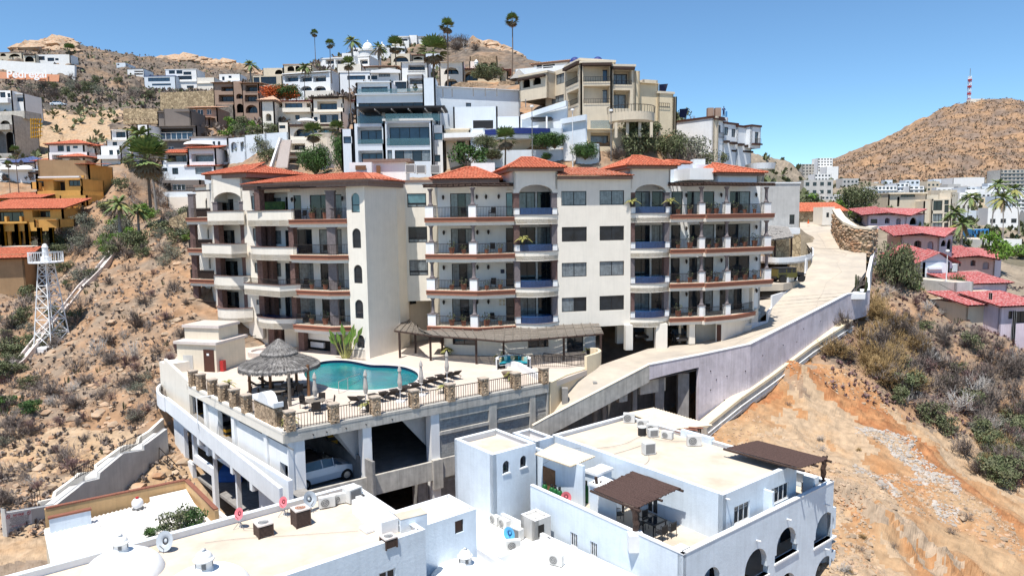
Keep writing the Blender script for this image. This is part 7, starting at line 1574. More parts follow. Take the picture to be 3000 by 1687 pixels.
for n_,c,a,D,m,cap,lb in((0,1,(1170,292,1270,345,'w 1180 300 1200 315 1'),470,'coolw',None,'small white house at the left ridge end'),(0,1,(1282,352,1452,440,'h 1350 370 1440 385 3; h 1350 395 1440 412 3'),450,'white','taupe','white gabled house on the ridge left of the blue glass building'),(0,1,(1455,425,1770,560,'w 1490 440 1710 478 5 b; w 1530 500 1720 520 4 b'),440,'brightblue' if 0 else 'coolw','tileb','pale house with wide blue glass facade on the ridge'),(0,1,(1672,360,1990,560,'w 1700 368 1760 402 1; w 1775 368 1835 402 1; w 1845 380 1925 412 2; w 1790 422 1930 460 4; s 1780 470 2100 482; w 1880 520 1950 545 4'),445,'white','white','large white stepped apartment house on the ridge'),(0,1,(1985,440,2165,570,'s 1985 490 2165 500'),435,'cream',None,'cream apartment wing right of the stepped ridge house'),(0,1,(2205,405,2420,490,'w 2235 430 2260 470 2; w 2300 420 2330 445 1; p 2205 470 2420 490'),480,'white',None,'white house with red water tanks under the rocky peak')):
 h=HS(lb,c,a[0],a[3],D);Bk(h,c,a[0],a[1],a[2],a[3],D,D,12,m,a[4],3,cap)
for c,pts,D,m,lb in((1,[(1612,590),(2175,570),(2175,770),(1612,770)],232,'stonel','tall honey stone retaining wall on the upper left slope'),(1,[(1240,748),(1592,752),(1592,905),(1240,905)],205,'stonel','honey stone wall with an orange pergola beam in front'),(1,[(272,690),(400,685),(870,800),(420,800)],262,'stoneg','grey stone road wall with a white car above the sand bank'),(1,[(440,815),(985,785),(985,905),(440,905)],238,'stoneg','curved grey stone retaining wall above the sand bank'),(1,[(990,800),(1212,820),(1212,905),(990,890)],240,'stoneg','low grey stone wall right of the curved one'),(6,[(1700,1060),(1700,1000),(1930,910),(1930,1140)],98,'stonel','rubble stone wall climbing beside the left wing balconies')):diag(HS(lb,c,pts[0][0],pts[0][1],D,'wall','stone_wall'),c,pts,D,D,m,-1.5,0,'masonry')
for k in range(9):
 if k==0:pg_=T('timber_pergola','orange timber pergola frame in front of the honey stone wall','pergola',W(*px(1,1400,880),200))
 MB().tube([W(*px(1,1240+k*42,855),197),W(*px(1,1250+k*42,868),203)],.15,4).build('beam','orange' if 0 else 'brownc',pg_)
def ph(lb,c,x0,y0,x1,y1,xr,D,m,fe,side='',rr='tiler',rp=1.5,sw=9):
 h=HS(lb,c,x0,y1,D);fr=Bk(h,c,x0,y0,xr,y1,D,D-1.5,sw,m,fe,3);g=Bk(h,c,xr,y0-10,x1,y1,D-1.5,D+3,sw-2,'lilac' if m!='cream' else m,side,3)
 zt=ZV(px(c,xr,y0)[0],px(c,xr,y0)[1],D);A,B,C_,D_=fr.pt(-1.3,zt+.1,.9),fr.pt(fr.L*.5,zt+.5,.9),fr.pt(fr.L+.4,zt-.15,1.2),g.pt(g.L+.6,zt+1.0,.6);E_=fr.pt(-2.0,zt+rp,-sw*.8)
 for q in([A,B,fr.pt(fr.L*.5,zt+rp+.2,-sw*.8),E_],[B,C_,D_+V((-.2,0,.3)),fr.pt(fr.L*.5,zt+rp+.2,-sw*.8)]):o=MB().q(*q).q(*[p-V((0,0,.2))for p in q]).build('roof',rr,h);tiles(o,q,rr,.42,.8,.08)
 return h
ph('upper pale pink house with faded red tile roof and arched windows right of the drive',5,995,515,1565,665,1385,150,'lilac','w 1033 557 1100 600 1; a 1177 545 1225 600 1; a 1290 548 1337 627 1','A 1425 540 1500 612','tilep' if 0 else 'tiler')
ph('middle pink house with deep red tile roof, half hidden by the round green tree',5,1330,725,1850,925,1715,122,'pink','a 1470 772 1545 845 1; a 1605 780 1665 865 2 c','A 1740 765 1800 830; A 1800 755 1850 890')
ph('lower pink house with red roof and two arched windows below the palm',5,1900,945,2340,1125,2275,125,'pink','w 1908 980 1940 1030 1; a 2038 968 2090 1028 1; a 2160 985 2225 1060 1')
h=HS('small white gabled house with red roof behind the round tree',5,1700,1170,108);Bk(h,5,1560,990,1820,1180,108,108,8,'coolw','w 1660 1112 1720 1145 2; s 1600 1040 1745 1060; w 1812 1040 1860 1100 2',3);Bk(h,5,1820,1010,1905,1110,110,112,5,'white','w 1812 1030 1860 1100 1',3)
fr=FP(2700,108.2,2792,108.2,-6);zt=ZV(2745,768,108)
for q in([fr.pt(-.8,zt-.1,.6),fr.pt(fr.L*.55,zt+1.5,.6),fr.pt(fr.L*.4,zt+1.7,-8),fr.pt(-3.5,zt+.2,-8)],[fr.pt(fr.L*.55,zt+1.5,.6),fr.pt(fr.L+1,zt-.2,.6),fr.pt(fr.L+.5,zt+.2,-8),fr.pt(fr.L*.4,zt+1.7,-8)]):o=MB().q(*q).build('roof','tiler',h);tiles(o,q,'tiler',.4,.7,.07)
MB().add([fr.pt(0,zt-1.0,-.05),fr.pt(fr.L,zt-1.0,-.05),fr.pt(fr.L,zt-.1,-.05),fr.pt(fr.L*.55,zt+1.4,-.05),fr.pt(0,zt,-.05)],[(0,1,2,3,4)]).build('gable','coolw',h)
for(lb,a,D,m,fe,rf)in(('white house with low red roof below the pink houses',(1930,1200,2400,1300),102,'lilac','','tiler'),('bright white flat extension with satellite bracket under the red roofs',(2000,1300,2400,1340),97,'white','',None),('grey plaster wall block left of the bright white extension',(1885,1190,2060,1340),98,'greyw','',None),('tan house with bright red roof at the right edge',(2010,1410,2330,1530),92,'ochre' if 0 else 'tan','','tiler'),('white house with dark glass doors at the right edge',(2325,1420,2700,1660),90,'lilac','w 2420 1480 2465 1560 1; w 2480 1480 2700 1600 3','tiler')):
 h=HS(lb,5,a[0],a[3],D);Bk(h,5,*a,D,D+1,8,m,fe,3,roof=(rf+'/')if rf else None,rp=2.2)
h=HS('grey block boundary wall stepping down beside the right edge house',5,2230,1600,93,'wall');Bk(h,5,1990,1500,2230,1640,94,92,.4,'block');Bk(h,5,2230,1630,2480,1760,92,90,.4,'block');Bk(h,5,2222,1300,2238,1640,92.2,92.2,.3,'greyw');Bk(h,5,2470,1480,2488,1700,89.5,89.5,.3,'whitem')
h=HS('beige four storey apartment building with concrete frame and dark windows behind the pink houses',5,1700,640,176,'apartment building');Bk(h,5,1210,300,1590,470,180,180,10,'brownc' if 0 else 'tan','w 1335 310 1480 335 2; A 1300 330 1325 430; s 1200 292 1890 304',6,'creamd');Bk(h,5,1560,375,1640,660,176,176,9,'creamd','w 1535 412 1560 425 1',4);Bk(h,5,1640,355,1835,680,175,175,9,'creamd','w 1645 370 1755 470 2; w 1775 365 1820 410 1; w 1775 415 1820 490 1; w 1650 502 1755 580 3 c; w 1772 502 1818 580 1; w 1640 592 1755 640 3 c; w 1772 592 1818 640 1',4);Bk(h,5,1835,290,1895,660,175,178,3,'creamd','A 1840 305 1850 335; A 1856 305 1866 335; A 1872 305 1882 335; A 1838 400 1848 450; A 1854 400 1864 450; A 1870 400 1880 450; A 1838 495 1848 570; A 1854 495 1864 570; A 1870 495 1880 570',4)
TWN=[((1072,222,1300,370),420,'white','four storey white terraced block in front of the mountain foot',3),((1290,195,1420,370),425,'whitec','taller centre of the white terraced block',4),((1420,225,1570,370),418,'white','right part of the white terraced block with railed roof',4),((865,300,960,360),440,'white','low white house left of the terraced block',1),((965,290,1075,355),445,'cream','cream flat house touching the terraced block',2),((535,325,700,440),260,'greyw','grey and dark glass house among the green trees at the drive end',3),((655,310,790,400),300,'white','white and pale blue cube house behind the green trees',2),((1862,140,2180,190),520,'white','white top storey with red canopy of the unfinished hillside building',1),((1870,192,2100,262),522,'concd','dark unfinished frame under the white storey on the hillside',3),((2330,60,2620,320),480,'concrete','tall grey unfinished tower block at the right edge',7),((2000,235,2140,330),400,'coolw','pale blue house left of the bright blue-white block',2),((2140,228,2280,325),396,'coolw','bright blue-white windowless block in the right town',1),((2275,238,2435,405),398,'white','white balcony block right of the windowless block',4),((2345,322,2460,470),340,'bluew','blue grey blank block at the right edge',1),((2455,318,2640,480),342,'white','white balcony block at the right edge',4),((2330,460,2620,560),300,'white','white house with long dark ribbon window at the right',2),((1900,380,2030,470),330,'coolw','low pale blue house with broad white roof',1),((2030,345,2130,410),350,'cream','cream house with white awning roof in the right town',1),((2140,340,2260,410),352,'yellowc','yellowish house with white flat awning roof',1),((2060,655,2225,800),190,'brightblue','bright blue house with white framed windows among palms',2),((1900,292,1990,345),405,'redterra','reddish brown block behind the beige apartments',1),((1060,370,1200,440),300,'white','cluster of white roof rooms left of the beige apartments',2),((2160,760,2560,860),160,'roofw','large white flat roof below the right palms',1)]
for a,D,m,lb,nf in TWN:
 h=HS(lb,5,a[0],a[3],D,'building');x0,y0,x1,y1=a;fe='';n=max(1,int((x1-x0)/38))
 if nf>1 or n<4:
  for j in range(nf):
   yy=y0+(y1-y0)*(j+.22)/nf;hh=(y1-y0)/nf*.5
   for i in range(n):xx=x0+(x1-x0)*(i+.18)/n;fe+='w %f %f %f %f 1 %s;'%(xx,yy,xx+(x1-x0)/n*.62,yy+hh,'gbc'[(i+j)%3])
 if nf>2:fe+=''.join('s %f %f %f %f;'%(x0,y0+(y1-y0)*(j+.85)/nf,x1,y0+(y1-y0)*(j+.93)/nf)for j in range(nf))
 Bk(h,5,x0,y0,x1,y1,D,D,14,m,fe,4)
for a,D,m,lb in(((100,1030,285,1080),760,'tan','tan block on the far left ridge of the town'),((345,965,475,1085),740,'concrete','grey unfinished block on the far ridge'),((500,905,650,1045),730,'white','tall white block with dark window grid on the far ridge'),((585,990,710,1050),715,'white','bright white wedge building at the mountain foot'),((160,1085,350,1140),700,'greyw','low grey block below the far tan block'),((220,1122,330,1200),640,'white','white cube house below the far ridge'),((470,1065,635,1140),660,'white','white terraced house under the tall far block'),((180,1170,385,1225),620,'white','low white house with dark band right of the last balcony'),((0,1050,100,1110),780,'coolw','pale houses just above the right balcony corner')):
 h=HS(lb,7,a[0],a[3],D,'building');n=max(2,int((a[2]-a[0])/28));nf=max(1,int((a[3]-a[1])/26));fe=''.join('w %f %f %f %f 1 g;'%(a[0]+(a[2]-a[0])*(i+.2)/n,a[1]+(a[3]-a[1])*(j+.2)/nf,a[0]+(a[2]-a[0])*(i+.75)/n,a[1]+(a[3]-a[1])*(j+.65)/nf)for i in range(n)for j in range(nf))if 'wedge' not in lb else ''
 Bk(h,7,*a,D,D,15,m,fe,6)
diag(HS('low rubble terrace wall under the stout date palm',6,1130,1260,100,'wall','stone_wall'),6,[(1130,1180),(1520,1165),(1520,1290),(1130,1260)],100,99,'stone',-.8,0,'masonry')
car(W(172,311,258),.1,5.2,'carwhite','white pickup on the dirt road above the grey stone wall','sedan')
# == terrain
def CP(l):return[tuple(W(u,v,D))for(u,v,D)in l]
cps=CP([(0,1130,70),(0,1300,58),(0,1450,48),(0,1640,40),(200,1200,64),(200,1420,53),(60,1470,48),(110,1570,42),(200,1545,45.5),(300,1480,49.5),(400,1420,53),(460,1370,55),(300,1350,57),(420,1262,61),(400,1270,60),(470,1180,61),(490,1050,69),(510,930,78),(470,800,88),(300,760,95),(300,900,82),(155,1035,80),(0,950,84),(0,820,100),(120,830,98),(560,760,93),(540,690,99),(400,660,108),(200,760,112),(40,790,112),(300,1080,71),(400,980,76),(100,1150,69),(-300,1000,80),(-300,1300,55),(-400,700,130),(60,1600,41),(150,1687,37),(0,1800,34),(2060,1330,58),(2120,1250,62),(2200,1180,66),(2300,1070,72),(2400,990,79),(2470,960,82),(2440,1200,67),(2300,1300,60),(2480,1450,50),(2480,1690,42),(2650,1500,52),(2750,1687,45),(3000,1687,47),(3000,1530,56),(2900,1500,56),(2800,1400,61),(2700,1290,67),(2600,1200,71),(2520,1110,74),(2700,1150,76),(2850,1250,74),(3000,1350,72),(2560,1000,84),(2600,900,94),(2760,960,92),(2990,1080,90),(2700,860,103),(2850,920,101),(3000,960,100),(2990,1200,80),(2560,800,104),(2600,760,112),(2750,830,114),(2700,740,132),(2850,830,122),(3000,860,118),(3200,1000,100),(3300,1400,70),(3300,1687,55),(1050,510,112),(1300,510,112),(1500,500,110),(1720,505,104),(1790,470,105),(1960,450,112),(2080,460,114),(2200,505,112),(2260,560,120),(2120,400,126),(2010,350,140),(2300,600,140),(1480,262,160),(1350,262,165),(1600,250,158),(1700,245,165),(1560,215,215),(1620,225,200),(1300,215,200),(1450,180,260),(1400,158,290),(1352,142,325),(1330,120,350),(1290,112,360),(1220,122,370),(1150,150,350),(1100,170,320),(1000,190,280),(930,205,260),(890,250,225),(800,290,215),(720,320,205),(650,330,200),(640,400,175),(720,420,160),(850,380,160),(900,430,135),(940,480,122),(780,490,128),(660,450,140),(600,480,140),(540,520,135),(470,560,130),(1700,255,190),(1800,215,230),(500,430,158),(420,440,160),(390,480,140),(350,560,125),(280,520,140),(120,470,175),(180,440,185),(300,420,185),(150,380,215),(280,372,215),(340,355,225),(390,345,235),(60,360,215),(200,322,262),(330,322,262),(120,312,280),(40,310,300),(470,300,255),(420,310,270),(60,245,395),(150,250,380),(300,275,330),(400,285,300),(460,290,290),(220,205,430),(0,240,400),(-100,240,400),(-100,180,520),(60,160,600),(110,145,630),(135,128,645),(190,126,645),(235,136,640),(270,158,620),(305,180,560),(340,188,500),(385,222,430),(440,245,380),(480,262,340),(540,272,310),(620,262,300),(545,205,690),(570,186,700),(600,182,700),(640,198,690),(700,205,680),(760,222,650),(820,245,600),(480,240,560),(900,240,420),(2440,640,150),(2340,645,150),(2500,620,185),(2350,600,210),(2600,690,152),(2800,700,165),(3000,720,160),(2380,575,280),(2600,600,260),(2900,620,260),(3100,620,260),(2500,565,420),(2800,580,420),(3100,560,420),(2300,530,560),(2450,530,640),(2700,565,640),(3100,560,640),(2330,505,760),(2200,540,700)])
cps+=[(-20,60,-23),(-10,52,-23),(0,58,-23),(-25,68,-20),(5,66,-20),(-10,75,-18),(10,75,-16),(15,66,-22),(22,70,-19),(30,78,-15.5),(35,86,-12.5),(-5,40,-24),(5,45,-24),(15,45,-25),(-10,30,-24),(10,30,-26),(20,35,-26),(-25,50,-24),(-30,60,-19),(0,90,-6),(25,92,-6),(-25,92,-6),(38,98,-8.5),(43,110,-6.5),(47,125,-4.5),(55,140,-3.5),(-10,100,1),(20,100,1),(-30,100,0),(-40,100,-1),(18,56,-24),(24,60,-23)]
for x,y,z in((-380,850,60),(-100,850,60),(0,500,50),(60,420,45),(120,300,20),(80,180,6),(100,250,10),(-60,600,70),(100,560,30),(-500,500,60),(-250,200,10)):cps.append((x,y,z))
def _keep(p):
 r=V(p);d=r.dot(CF)
 if r.y<95:return True
 u,v=1500+FPX*r.dot(CR)/d,843.5-FPX*r.dot(CU)/d
 for(a,b_,c_,e,D0,D1,lw)in GC:
  Dm=(D0+D1)/2
  if a-14<u<b_+14 and v<e+3 and Dm-45<r.y<Dm+6 and v>c_-60:return False
  if a-30<u<b_+30 and abs(r.y-Dm)<8:return False
 return True
cps=[p for p in cps if _keep(p)]
for(a,b_,c_,e,D0,D1,lw)in GC:
 if lw<1.5 or D0>690:continue
 if any(q[3]>e+8 and q[0]<(a+b_)/2<q[1]and D0-14<q[4]<=D0+1 for q in GC):continue
 cps+=[tuple(W(a,e,D0-.6)-V((0,0,.5))),tuple(W(b_,e,D1-.6)-V((0,0,.5)))]
_u={}
for p in cps:_u.setdefault((round(p[0]/1.5),round(p[1]/1.5)),p)
cps=np.array([p if _u[k][2]<=p[2]else p for k,p in _u.items()])
def rbf_fit(P):
 d=np.sqrt(((P[:,None,:2]-P[None,:,:2])**2).sum(-1));n=len(P)
 A=np.zeros((n+3,n+3));A[:n,:n]=d+np.eye(n)*-.15;A[:n,n]=1;A[:n,n+1:]=P[:,:2];A[n,:n]=1;A[n+1:,:n]=P[:,:2].T
 return np.linalg.lstsq(A,np.r_[P[:,2],0,0,0],rcond=None)[0]
def rbf_eval(P,w,X,Y):
 o=np.empty(len(X))
 for i in range(0,len(X),20000):
  x,y=X[i:i+20000],Y[i:i+20000]
  d=np.sqrt((x[:,None]-P[None,:,0])**2+(y[:,None]-P[None,:,1])**2)
  o[i:i+20000]=d@w[:-3]+w[-3]+w[-2]*x+w[-1]*y
 return o
_rng=np.random.RandomState(5);_tab=_rng.rand(256,256)
def vnoise(x,y):
 xi,yi=np.floor(x).astype(int),np.floor(y).astype(int);fx,fy=x-xi,y-yi;fx=fx*fx*(3-2*fx);fy=fy*fy*(3-2*fy)
 g=lambda a,c:_tab[a&255,c&255]
 return(g(xi,yi)*(1-fx)+g(xi+1,yi)*fx)*(1-fy)+(g(xi,yi+1)*(1-fx)+g(xi+1,yi+1)*fx)*fy-.5
def fbm(x,y,s,o=4,ridged=False):
 r=0;a=1
 for k in range(o):
  n=vnoise(x/s+k*17.3,y/s+k*9.1)*2
  r=r+a*((1-abs(n)*2)*.5 if ridged else n);s/=2.1;a*=.5
 return r
TW=rbf_fit(cps);CLEAR=True
FOOT=[(-31,44,12,92)]
def height(X,Y):
 X,Y=np.atleast_1d(np.asarray(X,float)),np.atleast_1d(np.asarray(Y,float))
 z=rbf_eval(cps,TW,X,Y);D=np.clip(Y,30,800)
 inn=np.clip(np.minimum.reduce([X+27,22-X,Y-38,92-Y])/4,0,1)
 amp=(1-.9*inn)*np.where(Y<160,1,np.clip(Y/160,1,3.2))
 z=z+amp*(.6*fbm(X,Y,9,3)+.5*fbm(X+40,Y,3.2,5,True))+np.where(Y>200,1,0)*np.clip((Y-200)/200,0,1)*3.0*fbm(X,Y,28,3,True)
 for q in('LEDGE','BAND'):
  if q in globals()and(Y<85).any():
   m_=Y<85;dd=pdist(X[m_],Y[m_],[(p.x,p.y)for p in globals()[q]]);w=np.clip(1-dd/(3.2 if q=='LEDGE' else 2.0),0,1);z[m_]+=w*(1.3 if q=='LEDGE' else .7)*(fbm(X[m_],Y[m_],2.2,4,True)+.1)
 return z
def clear_views():
 global cps,TW
 S_=[]
 for(a,b_,c_,e,D0,D1,lw)in GC:
  if D0<95 or D0>690:continue
  for i in(.08,.35,.65,.92):
   for j in(.15,.6,.97 if lw>=1.5 else .8):
    u,v,D=a+(b_-a)*i,c_+(e-c_)*j,D0+(D1-D0)*i
    for k in range(22):d=D*(.62+.37*k/21)-1.2;r=ray(u,v);S_.append((r.x/r.y*d,d,r.z/r.y*d))
 S_=np.array(S_)
 for it in range(5):
  dz=height(S_[:,0],S_[:,1])-S_[:,2]+np.where(S_[:,1]>200,2.0,.7)
  bad=np.nonzero(dz>0)[0]
  if len(bad)==0:break
  g={}
  for i in bad[np.argsort(-dz[bad])]:
   p=S_[i];k=(round(p[0]/4),round(p[1]/4))
   if k not in g and not any((k[0]+a,k[1]+c)in g for a in(-1,0,1)for c in(-1,0,1)):g[k]=(p[0],p[1],p[2]-(3.5 if p[1]>200 else 1.2))
  N_=np.array(list(g.values()));d=np.sqrt(((cps[:,None,:2]-N_[None,:,:2])**2).sum(-1));nz=N_[d.argmin(1),2]
  cps=np.r_[cps[~((d.min(1)<4.5)&(cps[:,2]>nz))],N_];TW=rbf_fit(cps)
 print('terrain clear',it,len(bad),len(cps))
clear_views()
def uvof(X,Y,Z):
 P=np.c_[X,Y,Z];d=P@np.array(CF);return 1500+FPX*(P@np.array(CR))/d,843.5-FPX*(P@np.array(CU))/d
def pdist(u,v,L):
 m=np.full(len(u),1e9)
 for(a,b_),(c,e)in zip(L,L[1:]):
  t=np.clip(((u-a)*(c-a)+(v-b_)*(e-b_))/((c-a)**2+(e-b_)**2),0,1);m=np.minimum(m,np.hypot(u-a-t*(c-a),v-b_-t*(e-b_)))
 return m
BAND=[W(*p)for p in((2170,1150,67),(2250,1100,71),(2350,1105,71),(2450,1165,69),(2560,1245,68),(2680,1330,65),(2800,1430,60),(3000,1580,54))]
LEDGE=[W(*p)for p in((2420,1420,51),(2530,1480,49.5),(2640,1530,48.5),(2760,1610,46.5),(2880,1690,45))]
def fan(t0,t1,nt_,D0,D1,nd,hf,name,matf,mats):
 t=np.linspace(t0,t1,nt_);D=D0*(D1/D0)**np.linspace(0,1,nd)
 TT,DD=np.meshgrid(t,D);X,Y=(TT*DD).ravel(),DD.ravel();Z=hf(X,Y)
 me=bpy.data.meshes.new(name);n=len(X);me.vertices.add(n);me.vertices.foreach_set('co',np.c_[X,Y,Z].ravel())
 i=np.arange(nt_*(nd-1)).reshape(nd-1,nt_)[:,:-1].ravel();q=np.c_[i,i+1,i+nt_+1,i+nt_]
 me.loops.add(q.size);me.loops.foreach_set('vertex_index',q.ravel());me.polygons.add(len(q));me.polygons.foreach_set('loop_start',np.arange(0,q.size,4));me.polygons.foreach_set('loop_total',np.full(len(q),4))
 for m_ in mats:me.materials.append(MATS[m_])
 me.polygons.foreach_set('material_index',matf(X[i],Y[i],Z[i]));me.polygons.foreach_set('use_smooth',np.zeros(len(q),bool));me.update();me.validate()
 o=bpy.data.objects.new(name,me);COL.objects.link(o);return struct(o)
mat('earth',(.33,.20,.115),.95,.35,.9,.7,3.0,col2=(.25,.19,.14),c2s=.22,c2t=.5)
mat('earthcut',(.37,.19,.085),.95,.3,1.1,1.0,3.5,col2=(.39,.26,.15),c2s=.16,c2t=.5)
mat('earthpale',(.40,.29,.19),.95,.3,1.5,.8,3.5,col2=(.42,.27,.15),c2s=.3,c2t=.58)
mat('scrub',(.15,.12,.095),.95,.5,.35,1.0,.6,col2=(.27,.18,.115),c2s=.05,c2t=.58)
mat('valley',(.27,.22,.165),.95,.3,.3,.5,1,col2=(.15,.13,.09),c2s=.03,c2t=.55)
mat('earthred',(.34,.145,.06),.95,.4,1.3,1.0,3.0,col2=(.38,.19,.085),c2s=.7,c2t=.5)
mat('rocko',(.36,.27,.19),.95,.35,1.2,.6,6)
mat('mount',(.34,.21,.12),.95,.5,.12,1.0,.25,col2=(.20,.145,.11),c2s=.03,c2t=.5)
def tm(X,Y,Z):
 j=fbm(X,Y,6,3);r=X/Y;m=np.zeros(len(X),int)
 m[(r>.22)&(Y<72+6*j)]=1
 m[(r>.22)&(Y<72+4*j)&(fbm(X,Y,11,3)+.35*fbm(X,Y,1.3,4)>.25)]=2
 if(Y<85).any():j2=fbm(X,Y,1.5,5);m[(Y<85)&(pdist(X,Y,[(p.x,p.y)for p in BAND])<1.3+1.6*j+1.3*j2)]=5;m[(Y<85)&(pdist(X,Y,[(p.x,p.y)for p in LEDGE])<1.0+1.5*j+1.5*j2)]=6
 m[(r<-.3)&(Y<60)&(j>-.05)]=2
 m[Y>185+20*j]=3
 m[(Y>172+14*j)&(Y<245+18*j)&(r<-.545+.03*j)&(r>-.69+.04*j)]=2
 m[(r>.3)&(Y>108)]=4
 return m
fan(-.86,.90,620,26,880,470,height,'hillside',tm,('earth','earthcut','earthpale','scrub','valley','earthred','rocko'))
ml=[(2200,545,900),(2290,525,1250),(2360,515,1250),(2440,500,1280),(2500,470,1290),(2560,440,1300),(2620,408,1310),(2680,375,1320),(2740,333,1330),(2770,313,1335),(2800,306,1340),(2850,300,1340),(2890,291,1350),(2935,293,1350),(2985,308,1350),(3050,330,1350),(3300,430,1350),(3600,520,1350),(2330,545,700),(2450,560,720),(2600,575,760),(2700,570,760),(2850,560,780),(3000,550,800),(3300,560,800),(2600,500,1000),(2750,450,1050),(2900,430,1080),(3050,420,1080),(2450,535,1000),(2100,560,1100)]
mcp=np.array(CP(ml)+[(600,1700,60),(900,1700,60),(1300,1700,60),(400,1500,20),(200,1400,0)]);MWt=rbf_fit(mcp)
def mheight(X,Y):return rbf_eval(mcp,MWt,X,Y)+np.clip((Y-780)/200,0,1)*(np.clip((1330-Y)/120,.15,1)*16*fbm(X,Y,150,4,True)+3*fbm(X,Y,14,3))
fan(.28,1.25,330,700,1750,230,mheight,'mountain',lambda X,Y,Z:np.zeros(len(X),int),('mount',))
g=MB();g.q((-6000,-3000,-34),(6000,-3000,-34),(6000,9000,-34),(-6000,9000,-34));struct(g.build('ground','valley'))
def gz(x,y):return float(height(x,y)[0])
# ---- rocks and rubble as stuff
def scatter_pts(n,t0,t1,D0,D1,ok=None,pw=1.0):
 out=[];rs=np.random.RandomState(n)
 while len(out)<n:
  t=rs.uniform(t0,t1,n);D=D0*(D1/D0)**(rs.rand(n)**pw);X,Y=t*D,D
  m=np.ones(n,bool)if ok is None else ok(X,Y)
  out+=list(zip(X[m],Y[m]))
  if m.sum()==0:break
 out=out[:n];A=np.array(out);return np.c_[A,height(A[:,0],A[:,1])]
def bulk_rocks(P,r0,r1,name,m,seed=1):
 rr=random.Random(seed);b=MB()
 for(x,y,z)in P:b.ico((x,y,z-.02),rr.uniform(r0,r1)*(1 if rr.random()<.85 else 2.0),.6,.35,rr)
 o=b.build(name,m);o['kind']='stuff';return o
rightcut=lambda X,Y:(X/Y>.28)&((X/Y>.47)|(Y>52))
leftz=lambda X,Y:(X/Y<-.46+(Y-60)*.001)
patch=lambda X,Y:(X/Y>.28)&(fbm(X,Y,9,3)>.12)
bulk_rocks(scatter_pts(5200,.28,.76,40,78,patch),.03,.11,'rubble','rock',3)
pz_=[W(2560,1340,64),W(2800,1480,57)]
bulk_rocks(scatter_pts(2600,.50,.66,52,66,lambda X,Y:fbm(X,Y,4,3)>0),.03,.13,'rubble','rockg',9)
bulk_rocks(scatter_pts(1100,.45,.76,40,72,patch),.04,.17,'rubble','rocko',4)
bulk_rocks(scatter_pts(1600,-.76,-.45,42,105,leftz),.08,.32,'loose_rocks','rock',5)
bulk_rocks(scatter_pts(260,-.05,.02,330,375,lambda X,Y:(X>-40)&(X<5)),1.2,3.2,'summit_rocks','rock',6)
bulk_rocks(scatter_pts(500,-.49,-.34,640,700),2,5.5,'far_hill_boulders','rock',7)
bulk_rocks(scatter_pts(200,-.68,-.60,600,640),2,5,'far_hill_boulders','rock',8)
# ---- far town filler
rs=random.Random(3)
for k in range(70):
 D=rs.uniform(215,640);u=rs.uniform(2350,3060);x=G(u,D,0);z=gz(x,D);w_=rs.uniform(5,13);hh=rs.uniform(3,7);m=rs.choice(['white','white','cream','coolw','greyw','tan']);p=V((x,D,z))
 o=T('town_house','%s %s flat roofed house in the %s far town, %s side'%('wide' if w_>9.5 else 'narrow' if w_<7 else 'mid sized',{'cream':'cream','white':'white','coolw':'bluish white','greyw':'grey','tan':'tan'}[m]+(' two storey' if hh>5 else ' low'),'nearer' if D<330 else 'middle' if D<480 else 'farther','left' if u<2550 else 'centre' if u<2800 else 'right'),'house',p,'far town houses');fr=Fr(p[:2],V(p[:2])+V((cos(rs.uniform(-.3,.3)),sin(rs.uniform(-.3,.3)))).normalized()*w_)
 b=MB().fb(fr,0,w_,z-5,z+hh,-8,0);b.build('wall',m,o);n=int(w_/2.6)
 for i in range(n):
  for j in range(max(1,int(hh/3))):MB().fb(fr,(i+.25)*w_/n,(i+.75)*w_/n,z+1+j*3,z+2.3+j*3,0,.06).build('window','glass',o)
  # == vegetation
_DS=26*(900/26)**np.linspace(0,1,420)
def hit(u,v,dmin=26):
 r=ray(u,v);D=_DS[_DS>=dmin];X=D*(r.x/r.y);Z=D*(r.z/r.y);m=np.nonzero(height(X,D)>Z)[0]
 if len(m)==0:return None
 d=D[m[0]];x=float(X[m[0]]);return V((x,d,gz(x,d)-.04))
def ldir(rr,lo=.1):a,e=rr.uniform(0,2*pi),rr.uniform(lo,1.45);return V((cos(a)*cos(e),sin(a)*cos(e),sin(e)))
def spike(b,p,q,w):
 d=(q-p);s=d.cross(V((0,.3,1)));s=(s.normalized()if s.length>1e-5 else V((1,0,0)))*w;m=p.lerp(q,.5)+V((RD.uniform(-1,1),RD.uniform(-1,1),RD.uniform(-.3,1)))*d.length*.09
 b.add([p-s,p+s,m+s*.7,m-s*.7,q],[(0,1,2,3),(3,2,4)])
def mk_twig(sd,m,n=26,w=.022,k2=5,k3=3):
 def f():
  o=TL({'twig':'thorn_shrub','twigp':'purple_shrub','twigw':'bare_shrub','strawb':'straw_shrub'}[m],'x','shrub');rr=random.Random(sd);b=MB()
  for i in range(n):
   d=ldir(rr,.15);L=rr.uniform(.6,1.15);e=d*L;spike(b,V((rr.uniform(-.06,.06),rr.uniform(-.06,.06),0)),e,w)
   for j in range(k2):
    t=rr.uniform(.35,.95);q=e*t;d2=(d+ldir(rr,-.4)*.9).normalized();e2=q+d2*L*.42;spike(b,q,e2,w*.6)
    for l in range(k3):spike(b,q.lerp(e2,rr.uniform(.4,1)),e2+ldir(rr,-.5)*L*.2,w*.4)
  b.build('branches',m,o);return o
 return f
def leafcloud(b,c,r,n,s,rr,sq=1):
 for i in range(n):
  d=V((rr.gauss(0,1),rr.gauss(0,1),rr.gauss(0,1))).normalized();p=c+V((d.x,d.y,d.z*sq))*r*(rr.random()**.35);a=ldir(rr,-1.4)*s;q=a.cross(ldir(rr,-1.4)).normalized()*s*.55
  b.add([p-a,p+q,p+a,p-q],[(0,1,2,3)])
